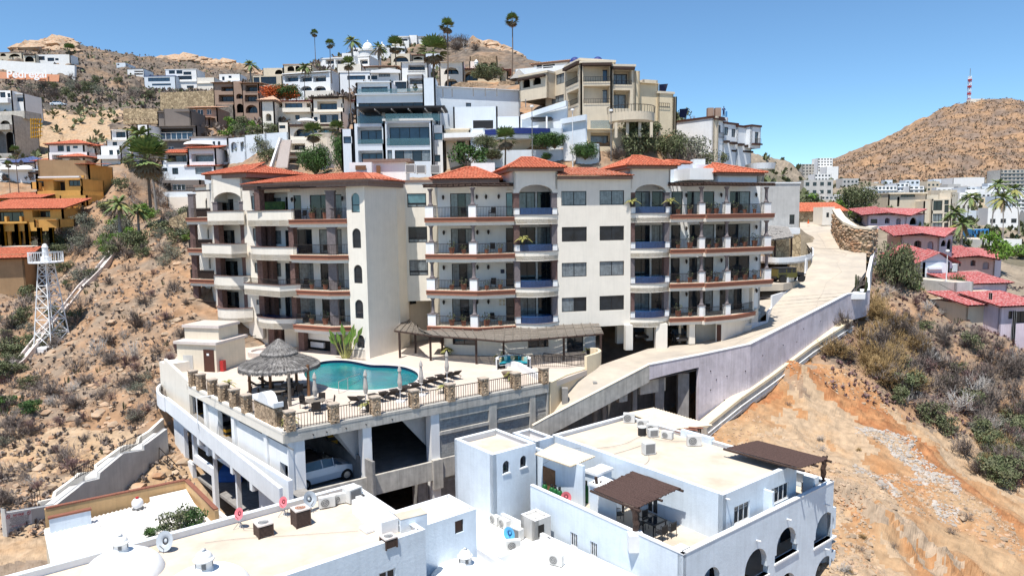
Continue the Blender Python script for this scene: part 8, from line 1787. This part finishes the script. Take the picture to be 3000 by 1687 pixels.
def mk_leafy(sd,m,nc=9,n=110,s=.07,trunk='trunk',flat=1.0,name='green_shrub'):
 def f():
  o=TL(name,'x','shrub' if name=='green_shrub' else 'tree');rr=random.Random(sd);b=MB();t=MB()
  for i in range(nc):
   a=rr.uniform(0,2*pi);c=V((cos(a)*rr.uniform(.15,.75),sin(a)*rr.uniform(.15,.75),rr.uniform(.25,.95)*flat));leafcloud(b,c,rr.uniform(.28,.45),n,s,rr,.75);t.tube([(0,0,0),c*.5+V((0,0,.05)),c],[.035,.02,.008],4,False)
  x=b.build('crown',m,o);t.build('trunk',trunk,o);return o
 return f
def mk_cactus(sd):
 def f():
  o=TL('cactus','x','cactus');rr=random.Random(sd)
  b=MB()
  for i in range(rr.randint(6,10)):
   a=rr.uniform(0,2*pi);h=rr.uniform(.5,1.0);c=V((cos(a),sin(a),0));b.tube([c*.05,c*.22+V((0,0,.15)),c*.3+V((0,0,h*.6)),c*.32+V((0,0,h))],[.04,.055,.055,.03],6)
  b.build('stems','cactus',o);return o
 return f
def frond(b,p,d,L,w,n=11,droop=.5,k=None):
 """feather frond: arched midrib with leaflets on both sides"""
 side=d.cross(V((0,0,1)));side=side.normalized()if side.length>.05 else V((1,0,0));pts=[p+d*L*t-V((0,0,droop*L*t*t))for t in[i/n for i in range(n+1)]]
 for i in range(1,n):
  a,c=pts[i],pts[i+1];t=i/n;ww=w*sin(pi*min(1,t*.9+.1))
  for sg in(-1,1):e=a.lerp(c,.9)+side*sg*ww-V((0,0,ww*RD.uniform(.25,.7)))+(c-a)*.6;b.add([a,c,e],[(0,1,2)]);b.add([a.lerp(c,.5),c.lerp(a,.0)+(c-a)*.4,e+(c-a)*.5],[(0,1,2)])
 for i in range(n):b.add([pts[i]-side*.02*L,pts[i]+side*.02*L,pts[i+1]],[(0,1,2)])
def mk_feather(sd,H,L=2.6,nf=26,lean=.1,m='palm',r=.16,dead=6,up=.0):
 def f():
  o=TL('palm_tree','x','palm tree');rr=random.Random(sd);top=V((lean*H,lean*H*.3,H))
  MB().tube([V((0,0,-.6)),V((lean*H*.15,0,H*.35)),V((lean*H*.5,lean*H*.12,H*.7)),top],[r*1.35,r,r*.85,r*.8],8).build('trunk','trunkg',o)
  b,c=MB(),MB()
  for i in range(nf):a=i*2.4+rr.uniform(-.2,.2);e=rr.uniform(-.25,1.25)+up;frond(b if i%5 else c,top,V((cos(a)*cos(e),sin(a)*cos(e),sin(e))),L*rr.uniform(.8,1.1),L*.16,12,rr.uniform(.35,.7))
  b.build('crown',m,o);c.build('yellow_fronds','palmy',o)
  if dead:
   b=MB();[frond(b,top-V((0,0,.15)),V((cos(i*1.1),sin(i*1.1),-.6)).normalized(),L*.6,L*.1,7,.7)for i in range(dead)];b.build('dead_fronds','palmdry',o)
  return o
 return f
def mk_fan(sd,H,R_=1.0,nf=30,r=.13,m='palm',skirt=14):
 def f():
  o=TL('palm_tree','x','palm tree');rr=random.Random(sd);top=V((.02*H,0,H));MB().tube([V((0,0,-.6)),V((.02*H,0,H*.5)),top],[r*1.3,r,r*.9],8).build('trunk','trunk',o)
  def fan(b,d,L):
   p=top+d*L*.45;s=d.cross(V((0,0,1)));s=s.normalized()if s.length>.05 else V((1,0,0));u=s.cross(d);b.add([top-s*.02,top+s*.02,p],[(0,1,2)])
   for k in range(9):an=(k-4)*.3;e=p+(d*cos(an)+s*sin(an))*L*.62-V((0,0,L*.16*rr.random()+.05*abs(an)));w=(s*cos(an)-d*sin(an))*L*.07;b.add([p,p.lerp(e,.6)-w,e,p.lerp(e,.6)+w],[(0,1,2,3)])
  b,c=MB(),MB()
  for i in range(nf):a=i*2.4;e=rr.uniform(-.35,1.3);fan(b,V((cos(a)*cos(e),sin(a)*cos(e),sin(e))),R_*rr.uniform(.85,1.15))
  for i in range(skirt):a=i*2.4;e=rr.uniform(-1.3,-.6);fan(c,V((cos(a)*cos(e),sin(a)*cos(e),sin(e))),R_*.85)
  b.build('crown',m,o);c.build('dead_skirt','palmdry',o);return o
 return f
def mk_bare(sd,m='twigw'):
 def f():
  o=TL('bare_tree','x','tree');rr=random.Random(sd);b=MB()
  def br(p,d,L,r,k):
   q=p+d*L;b.tube([p,p.lerp(q,.5)+V((rr.uniform(-.05,.05)*L,0,.03*L)),q],[r,r*.8,r*.55],4,False)
   if k:[br(q,(d+ldir(rr,-.3)*.75).normalized(),L*.68,r*.55,k-1)for _ in range(3)]
  br(V((0,0,-.05)),V((0,0,1)),.3,.035,0)
  for i in range(4):br(V((0,0,.2)),ldir(rr,.5),.32,.026,3)
  b.build('branches',m,o);return o
 return f
KND={'t1':mk_twig(1,'twig'),'t2':mk_twig(2,'twigp'),'t3':mk_twig(3,'twigw',20),'t4':mk_twig(4,'strawb',46,.024,6,4),'t5':mk_twig(5,'twig',40,.026,6,3),'g1':mk_leafy(6,'leafo'),'g2':mk_leafy(7,'leafg',11,120),'g3':mk_leafy(8,'leafgrey',10,90,.05,'trunkg'),'g4':mk_leafy(9,'leafbright',9,100),'c1':mk_cactus(1),'c2':mk_cactus(2),'b1':mk_bare(3),'b2':mk_bare(5,'twig'),'T1':mk_leafy(21,'leafo',26,170,.045,'trunk',1.1,'leafy_tree'),'T2':mk_leafy(22,'leafg',28,170,.045,'trunk',1.1,'leafy_tree'),'T3':mk_leafy(23,'flowero',20,120,.045,'trunk',.8,'leafy_tree')}
NAMES={'t1':'grey brown thorn shrub','t2':'purplish brown dry shrub','t3':'pale bare shrub','t4':'straw coloured shrub','t5':'dense brown shrub','g1':'olive green leafy shrub','g2':'dark green leafy shrub','g3':'grey green shrub','g4':'bright green leafy shrub','c1':'cactus clump','c2':'cactus clump','b1':'pale leafless tree','b2':'brown leafless tree'}
def inpoly(u,v,P):
 c=False
 for(a,b),(e,f)in zip(P,P[1:]+P[:1]):
  if(b>v)!=(f>v)and u<(e-a)*(v-b)/(f-b)+a:c=not c
 return c
def scat(P,n,mix,s0,s1,where,sd,dmin=26,dmax=900):
 rr=random.Random(sd);us,vs=[p[0]for p in P],[p[1]for p in P];k=0;tries=0
 while k<n and tries<n*4:
  tries+=1;u,v=rr.uniform(min(us),max(us)),rr.uniform(min(vs),max(vs))
  if not inpoly(u,v,P):continue
  p=hit(u,v,dmin)
  if p is None or p.y>dmax or(-25<p.x<19 and 40<p.y<94):continue
  key=rr.choice(mix);q=rr.random();s=(s0+(s1-s0)*q)*(.6 if key[0]=='c' else 1);fu,fv=(u-min(us))/(max(us)-min(us)),(v-min(vs))/(max(vs)-min(vs));lb=('small ','mid sized ','large ')[int(q*2.99)]+NAMES[key]+' '+where+', '+('upper ','middle ','lower ')[int(fv*2.99)]+('left','centre','right')[int(fu*2.99)]
  inst(key,KND[key],p,rr.uniform(0,6.3),lb,sc=(s,s,s*rr.uniform(.75,1.1)),group=lb+'s');k+=1
scat([(0,960),(160,1100),(320,820),(520,700),(560,900),(480,1180),(330,1330),(120,1440),(0,1500)],125,['t1','t1','t2','t3','t5','c1','c2','b2','t2'],.5,1.5,'on the slope left of the building',1)
scat([(0,820),(130,780),(300,760),(560,690),(560,800),(330,800),(200,1000),(0,1120)],66,['g1','g3','t1','g3','t5','b1','g1','c1'],.8,1.9,'on the slope above the lattice tower',2)
scat([(250,600),(470,640),(560,620),(570,720),(300,760),(120,800),(110,700)],66,['g1','g3','g1','g3','g4','t1','g3','t5'],1.2,2.4,'between the ochre house and the left wing',3)
scat([(0,1010),(60,1000),(110,1240),(0,1330)],14,['g1','t5','g3','g2'],.9,1.8,'at the left picture edge',4)
scat([(400,1130),(490,1060),(500,1200),(400,1260)],7,['g3','g1','t1'],.8,1.3,'beside the service hut',5)
scat([(2410,960),(2560,900),(2680,960),(2740,1150),(2560,1150),(2440,1040)],52,['t4','t4','t4','t5','t4'],1.2,2.3,'behind the orange cut bank',6)
scat([(2560,1130),(2700,960),(3000,1100),(3000,1500),(2870,1400),(2740,1290)],105,['t5','t1','t2','t5','g1','t3','t1','b2'],1.2,2.3,'on the brushy ridge at the right',7)
scat([(2840,1260),(3000,1200),(3000,1480),(2900,1400)],30,['g1','g3','g1','t4'],1.0,1.7,'at the right picture edge',8)
scat([(2560,800),(2720,870),(3000,960),(3000,1120),(2700,960),(2560,900)],46,['t1','t2','t3','c1','t5','c2'],.6,1.5,'on the slope below the pink houses',9)
scat([(2100,1180),(2400,1010),(2440,1200),(2800,1450),(2950,1650),(2480,1687),(2120,1400)],22,['t3','t4','t1'],.25,.6,'on the bare orange bank',10)
scat([(1800,390),(2080,330),(2240,500),(2200,540),(1800,480)],34,['t1','t5','g1','b1','g3','b2'],1.6,3.2,'on the hill edge below the round deck',11,95)
scat([(620,340),(780,330),(770,390),(640,420)],16,['g1','g4','g2','g1'],2.0,3.4,'under the brown arched apartments',12,120)
scat([(690,400),(850,380),(830,480),(660,490)],18,['g1','g3','g1'],1.6,2.8,'left of the long outdoor stair',13,100)
scat([(340,380),(420,420),(560,560),(440,640),(330,560)],20,['t3','g1','t1','b1'],1.5,2.6,'beside the ochre house',14,100)
scat([(0,250),(220,220),(420,260),(470,290),(360,320),(0,300)],44,['g1','t5','t5','t1','g3'],2.2,4.2,'under the hillside lettering',15,200)
scat([(2330,590),(2560,560),(2560,630),(2330,640)],14,['g4','g4','g1','g2'],2.2,3.6,'behind the drive end',16,150)
def tree(key,u,v,D,s,lab,mk=None,rz=0):
 p=V(W(u,v,D))if D else hit(u,v);inst(key,mk or KND[key],p,rz,lab,sc=s)
tree('T1',2625,868,101,(3.6,3.6,6.4),'round olive green tree beside the end of the lavender wall');tree('T2',2665,880,102,(2.4,2.4,2.8),'darker green tree at the right foot of the round olive tree')
tree('T1',1870,478,107,(4.2,3.4,4.6),'broad green tree on the hill below the tan villa',rz=1);tree('T1',1960,480,108,(3.6,3,4.0),'second green tree right of the broad one below the tan villa',rz=2);tree('g3',2040,480,108,4.4,'greyish open shrub tree behind the right roof corner')
tree('T2',925,512,120,(3.2,3,4.0),'dark green tree directly above the left wing roof');tree('T2',1005,505,118,(2.3,2.3,5.2),'lighter tall green tree beside the modern house wall',rz=2);tree('g2',1370,490,100,3.0,'low green shrub behind the roof of the balcony block')
tree('T3',815,292,200,(6.5,5,4.2),'flame tree with orange red blossom between the white and brown houses');tree('T2',850,292,200,(5,4.5,3.4),'dark green crown mixed with the flame tree',rz=1)
for u,v,D,s,lb in((1420,440,104,(2.1,1.8,1.8),'rounded shrub left of the fan palm on the white terrace'),(1592,436,104,(2.6,2,1.9),'clipped shrub right half of the hedge below the blue pool'),(1625,436,104,(2.6,2,1.9),'clipped shrub at the far right of the hedge below the blue pool'),(1715,468,102.5,(2.3,2,2.1),'dark clipped shrub by the white block corner'),(1440,468,104,(2.2,2,1.3),'low hedge under the fan palm'),(1600,470,103.5,(1.3,1,.9),'small dark shrub right of the wall light'),(1430,238,158,(4.5,3,3.2),'green shrub with pink flowers before the cream villa arches'),(2795,905,103,(1.6,1.6,4.2),'narrow dark cypress like shrub beside the white gabled house'),(2940,760,118,4,'bright green tree between the lower pink house and the edge'),(2400,630,190,5,'bright green tree at the end of the drive'),(2510,620,175,5.5,'olive green tree left of the upper pink house')):
 tree('T2' if 'dark' in lb or 'clip' in lb else('g4' if 'bright' in lb else 'T1'),u,v,D,s,lb,rz=u)
scat([(1340,120),(1400,150),(1380,170),(1250,140)],14,['t1','t5','b1'],2.5,4.5,'on the rocky summit',17,250)
PL=[('coco',mk_feather(31,11,3.4,34,-.14),458,605,112,1,'tall leaning coconut palm in front of the tiled white house',0),('date',mk_feather(32,4.6,2.6,34,.02,'palm',.22),353,690,103,1,'stout date palm on the slope left of the building',0),('fanA',mk_fan(33,4.2,2.4,34),1480,478,101,.8,'leafy fan palm on the white terrace above the middle roof',0),('fanB',mk_fan(34,13,1.9,34),1500,222,175,1.0,'tall single fan palm standing against the sky',0),('fanB',None,1312,252,158,.98,'tall slim fan palm beside the cream villa',1),('fanB',None,925,187,270,.85,'thin fan palm with dry skirt against the sky on the left',2),('fanA',None,1270,235,180,1.7,'broad fan palm right of the modern box house',1),('fanB',None,1030,355,125,.75,'fan palm standing left of the modern white house',3),('fanB',None,972,240,205,.8,'fan palm above the white two storey house',4),('coco',None,893,292,190,.75,'coconut palm before the white two storey house',2),('fanA',None,920,450,132,.9,'yellowish fan palm above the left roofs',2),('fanA',None,990,425,130,.7,'small fan palm against the round pool deck',3),('date',None,1033,180,270,1.6,'palm in front of the long white villa',1),('date',None,1112,195,235,1.3,'grey palm beside the orange hip roof',2),('fanA',None,1160,185,250,1.4,'dark palm below the domed mansion',4),('date',None,408,690,105,.8,'smaller palm right of the stout date palm',2),('fanA',None,440,590,106,1.5,'dark fan palm right of the leaning coconut trunk',5),('fanB',None,55,560,128,.55,'palm in front of the domed villa on the left edge',5),('fanB',None,30,570,130,.42,'lower palm beside the left domed villa',6),('date',None,735,240,235,1.2,'palm between the brown apartments and ridge houses',1),('fanA',None,205,180,420,1.6,'palm on the long white terrace wall',1),('coco',None,2935,735,125,.85,'coconut palm with dark trunk above the lower pink house',4),('coco',None,2830,700,150,.8,'tall coconut palm right of the beige apartments',1),('coco',None,2905,660,190,1.0,'coconut palm before the white ribbon window house',3),('coco',None,2985,680,200,1.1,'coconut palm at the right edge of the town',5),('date',None,2815,740,135,1.2,'yellow green palm bushes left of the blue house',3),('date',None,2795,700,160,1.3,'dark palm touching the middle pink roof',2),('fanB',None,2862,660,230,.7,'slim palm in the far town',3)]
for key,mk,u,v,D,s,lb,rz in PL:inst(key,mk,W(u,v,D),rz,lb,sc=s)
def mk_pot():
 o=TL('potted_palm','x','potted plant');MB().lathe((0,0,0),[(0,.02),(.16,0),(.27,.6),(.23,.6),(.2,.5),(0,.5)],10).build('pot','black',o);b=MB()
 for i in range(16):a=i*2.4;e=RD.uniform(.2,1.2);frond(b,V((0,0,.55)),V((cos(a)*cos(e),sin(a)*cos(e),sin(e))),.8,.14,7,.6)
 b.build('fronds','palmy',o);return o
def mk_terra():
 o=TL('potted_plant','x','potted plant');MB().lathe((0,0,0),[(0,.02),(.15,0),(.22,.42),(.17,.42),(0,.36)],10).build('pot','redterra',o);b=MB();leafcloud(b,V((0,0,.65)),.3,60,.06,RD);b.build('foliage','leafo',o);return o
for u,v,lb in((666,1142,'by the left railing near the hut'),(848,1248,'at the front corner post'),(1080,1205,'left of the lounger row at the railing'),(1306,1150,'between two stone posts near the round bowl'),(1498,1118,'beside the planter bowl post'),(742,1080,'by the jacuzzi'),(1309,1040,'under the long pergola'),(1473,1040,'at the pergola middle post'),(1462,1062,'left of the curved bench'),(1725,1042,'by the glass entrance door')):inst('pot',mk_pot,WZ(u,v,ZD),u,'black potted palm '+lb,group='black potted palms on the pool terrace')
bp=WZ(1013,1050,ZD);o=T('bird_of_paradise','tall bright green bird of paradise plant by the left wing wall','plant',bp);b=MB();c=MB()
for i in range(14):
 a=(i-6.5)*.09;top=bp+V((sin(a)*3.4*RD.uniform(.7,1),RD.uniform(-.3,.3),3.3*RD.uniform(.6,1)));c.tube([bp+V(((i-6.5)*.05,0,0)),top],[.05,.02],4,False);d=(top-bp).normalized();s=V((cos(a),0,-sin(a)))*.22;b.add([top-d*.9,top-d*.4-s,top+d*.3,top-d*.4+s],[(0,1,2,3)])
b.build('leaves','leafbright',o);c.build('stalks','palmy',o)
rr=random.Random(9)
for(fr,u0,u1,zz,lb,ks)in((fE1,1975,2045,(0,1,2,3),'right balcony bay nearest the blue pool',2),(fE2,2075,2120,(0,1,2),'middle bay of the right balconies',2),(fE2,2150,2235,(0,1,2),'last bay of the right balconies',3),(fA1,1300,1370,(1,2,3),'left balcony bay of block beside the link',2),(fA2,1410,1490,(1,2,3),'balcony bay left of the round pools',2),(Fr(C0,C2),885,1005,(0,2,3),'long balcony of the left wing',3)):
 for i in zz:
  for k in range(ks):u=u0+(u1-u0)*(k+.5)/ks;lab='terracotta potted plant on floor %s, %s'%(('four','three','two','one')[i],lb);inst('terra',mk_terra,fr.pt(S(fr,u,ZF[i]),ZF[i],-.55),0,lab,sc=rr.uniform(.9,1.6),group='terracotta pots, %s, %d'%(lb,i))
for i,z in enumerate(ZF):
 for fr,bk,nm in((bA,0,'left block'),(bE,0,'right block'),(b3,0,'left wing')):
  for k,t in enumerate((.35,.72)):
   lab='dark wicker balcony chair on floor %s of the %s, %s one'%(('four','three','two','one')[i],nm,('left','right')[k]);inst('chair',mk_chair,fr.pt(fr.L*t,z,1.0),rr.uniform(-.6,.6),lab,group='dark balcony chairs')
for u,zi,lb in((1845,0,'left pier of the top right pool balcony'),(1956,0,'right pier of the top right pool balcony'),(1527,1,'left side of the middle pool balcony')):f=fB2 if u>1800 else fB1;inst('pot',mk_pot,f.pt(S(f,u,ZF[zi])+.2,ZF[zi]+.8,.1),0,'potted palm on the '+lb,sc=1.1)
p=W(2508,858,86);inst('b2',KND['b2'],p,0,'leafless plumeria like tree on the white planter by the drive',sc=2.2);o=T('drive_planter','white planter ledge with cactus by the drive parapet','planter',p);MB().hex([W(2490,866,84.5)[:2],W(2535,866,84.5)[:2],W(2540,840,90)[:2],W(2515,840,90)[:2]],p.z-.6,p.z+.05).build('planter_bed','whitem',o)
tree('c1',2526,862,86.5,2.6,'tall columnar cactus beside the leafless tree on the drive')
scat([(470,1475),(600,1470),(610,1560),(430,1570)],0,['g1'],1,1,'',20)
for u,v,s,lb in((520,1560,1.2,'olive shrub with dry pods growing above the corrugated roof'),(580,1545,1.0,'second olive shrub by the long white roof edge'),(455,1575,.6,'small green shrub behind the grey dish')):tree('g1' if s>1 else 'g2',u,v,WZ(u,v,-17).y,s,lb,rz=u)
def tufts(P,s0,s1,name,m,sd,k=4):
 rr=random.Random(sd);b=MB()
 for(x,y,z)in P:
  s=rr.uniform(s0,s1);c=V((x,y,z))
  for i in range(k):d=ldir(rr,.2)*s;q=V((-d.y,d.x,0)).normalized()*s*.3;b.add([c,c+d*.7-q,c+d+V((0,0,.1*s)),c+d*.7+q],[(0,1,2,3)])
 o=b.build(name,m);o['kind']='stuff'
tufts(scatter_pts(5200,-.76,-.2,150,700,lambda X,Y:~((Y>172)&(Y<262)&(X/Y<-.54))),.7,2.0,'far_brush','twig',1);tufts(scatter_pts(1800,-.76,-.1,180,640),.8,2.2,'far_brush','leafo',2)
tufts(scatter_pts(2600,-.76,-.45,42,130,leftz),.12,.45,'dry_brush','twig',3,6);tufts(scatter_pts(2000,.45,.76,70,120),.15,.5,'dry_brush','twigp',4,6);tufts(scatter_pts(900,.36,.76,150,650),1.0,3.2,'town_greenery','leafo',5,9)
mp=np.random.RandomState(8);t_=mp.uniform(.3,.95,26000);d_m=mp.uniform(820,1340,26000);A_=np.c_[t_*d_m,d_m];A_=np.c_[A_,mheight(A_[:,0],A_[:,1])]
tufts(A_[:9000],1.0,3.2,'mountain_scrub','twigm',6,3);tufts(A_[19000:24500],1.0,3.0,'mountain_scrub','scrubg',7,3)
# == lattice tower, flume, mast, poles
LB=W(155,1016,80);LT=T('lattice_beacon_tower','white steel lattice beacon tower with round railing on a white block base','tower',LB)
MB().lathe(LB,[(1.75,-1.6),(1.75,.1),(1.4,.15),(0,.15)],8).build('base_block','whitem',LT)
HT,w0,w1=9.6,1.35,.55;lv=[0,1.6,3.1,4.5,5.8,7.0,8.1,9.0,HT]
def lc(k,z):w=w0+(w1-w0)*z/HT;a=k*pi/2+.5;return LB+V((cos(a)*w*1.35,sin(a)*w*1.35,z+.15))
for k in range(4):
 MB().tube([lc(k,0),lc(k,HT)],.07,4).build('corner_leg','whitem',LT)
 for z0,z1 in zip(lv,lv[1:]):
  for a,c in((lc(k,z0),lc((k+1)%4,z1)),(lc((k+1)%4,z0),lc(k,z1)),(lc(k,z1),lc((k+1)%4,z1))):MB().tube([a,c],.035,4).build('brace','whitem',LT)
tc=LB+V((0,0,HT+.15));MB().lathe(tc,[(0,0),(1.75,0),(1.75,.12),(0,.12)],14).build('platform','whitem',LT)
b=MB();[b.tube([tc+V((cos(a)*1.7,sin(a)*1.7,.1)),tc+V((cos(a)*1.7,sin(a)*1.7,1.2))],.03,4)for a in[k*pi/12 for k in range(24)]];b.lathe(tc,[(1.66,1.15),(1.74,1.15),(1.74,1.23),(1.66,1.23)],20);b.build('platform_railing','whitem',LT)
MB().lathe(tc,[(.5,.1),(.5,.7),(.3,.75),(.3,1.7),(.35,1.75),(.2,2.1),(0,2.2)],10).build('beacon_lamp','whitem',LT)
fl_=[hit(u,v)for u,v in((0,1120),(60,1070),(130,990),(195,920),(240,850),(290,800),(330,745))];o=T('concrete_flume','narrow pale concrete channel running down the left slope past the lattice tower','channel',fl_[2]);b=MB()
for p,q in zip(fl_,fl_[1:]):f=Fr(p,q);[b.add([f.pt(0,p.z+z0,n0),f.pt(f.L,q.z+z0,n0),f.pt(f.L,q.z+z0,n1),f.pt(0,p.z+z0,n1),f.pt(0,p.z+z1,n0),f.pt(f.L,q.z+z1,n0),f.pt(f.L,q.z+z1,n1),f.pt(0,p.z+z1,n1)],[(4,5,6,7),(0,1,5,4),(2,3,7,6),(0,3,2,1)])for n0,n1,z0,z1 in((-.45,-.3,-.5,.45),(.3,.45,-.5,.45),(-.3,.3,-.5,.1))]
b.build('channel','coping',o)
mb_=W(2838,297,1345);o=T('radio_mast','red and white lattice radio mast on the mountain top','mast',mb_);hs_=46
for k in range(8):z0,z1=k*hs_/8,(k+1)*hs_/8;b=MB();[b.tube([mb_+V((a,c,z0)),mb_+V((a*.9,c*.9,z1))],.45,4).tube([mb_+V((a,c,z0)),mb_+V((-a,c,z1))],.35,4)for a in(-2,2)for c in(-2,2)];b.build('mast_section','red' if k%2==0 else 'whitem',o)
MB().tube([mb_+V((0,0,hs_)),mb_+V((0,0,hs_+14))],.5,5).build('antenna','acgrille',o)
for dz in(12,26,38):MB().lathe(mb_+V((0,0,dz)),[(0,0),(3.6,0),(3.6,2),(0,2)],8).build('antenna_drum','red',o)
o=T('mast_building','low pale building beside the radio mast','building',W(2870,297,1340));MB().fb(FP(2845,1335,2885,1335,220),0,26,ZV(2865,303,1335),ZV(2865,290,1335),-12,0).build('wall','cream',o)
for u,v,D,hh,lb in((1560,490,103,8.5,'slim lamp post left of the hedge above the roof'),(1678,490,103,8,'lamp post with white globe head above the roofs'),(1790,490,104,8,'slim lamp post before the tan retaining wall'),(2398,690,200,12,'tall white pole behind the drive end'),(2770,860,100,6,'grey pole beside the white gabled house')):
 p=W(u,v,D);o=T('lamp_post',lb,'lamp post',p);MB().tube([p,p+V((0,0,hh))],[.09,.05],6).build('pole','acgrille' if 'white' not in lb else 'whitem',o);MB().lathe(p+V((0,0,hh)),[(0,-.1),(.28,.05),(.25,.3),(0,.35)],8).build('lamp_head','whitem',o)
for(a,c,lb)in(((745,240,262),(930,195,262),'thin wire over the brown building'),((2750,830,98),(2990,880,92),'overhead wire by the red roofs')):
 A,B=W(*a),W(*c);P=[A.lerp(B,t/10)-V((0,0,1.2*sin(pi*t/10)))for t in range(11)];single(MB().tube(P,.03,3,False).build('overhead_wire','black'),lb,'wire')
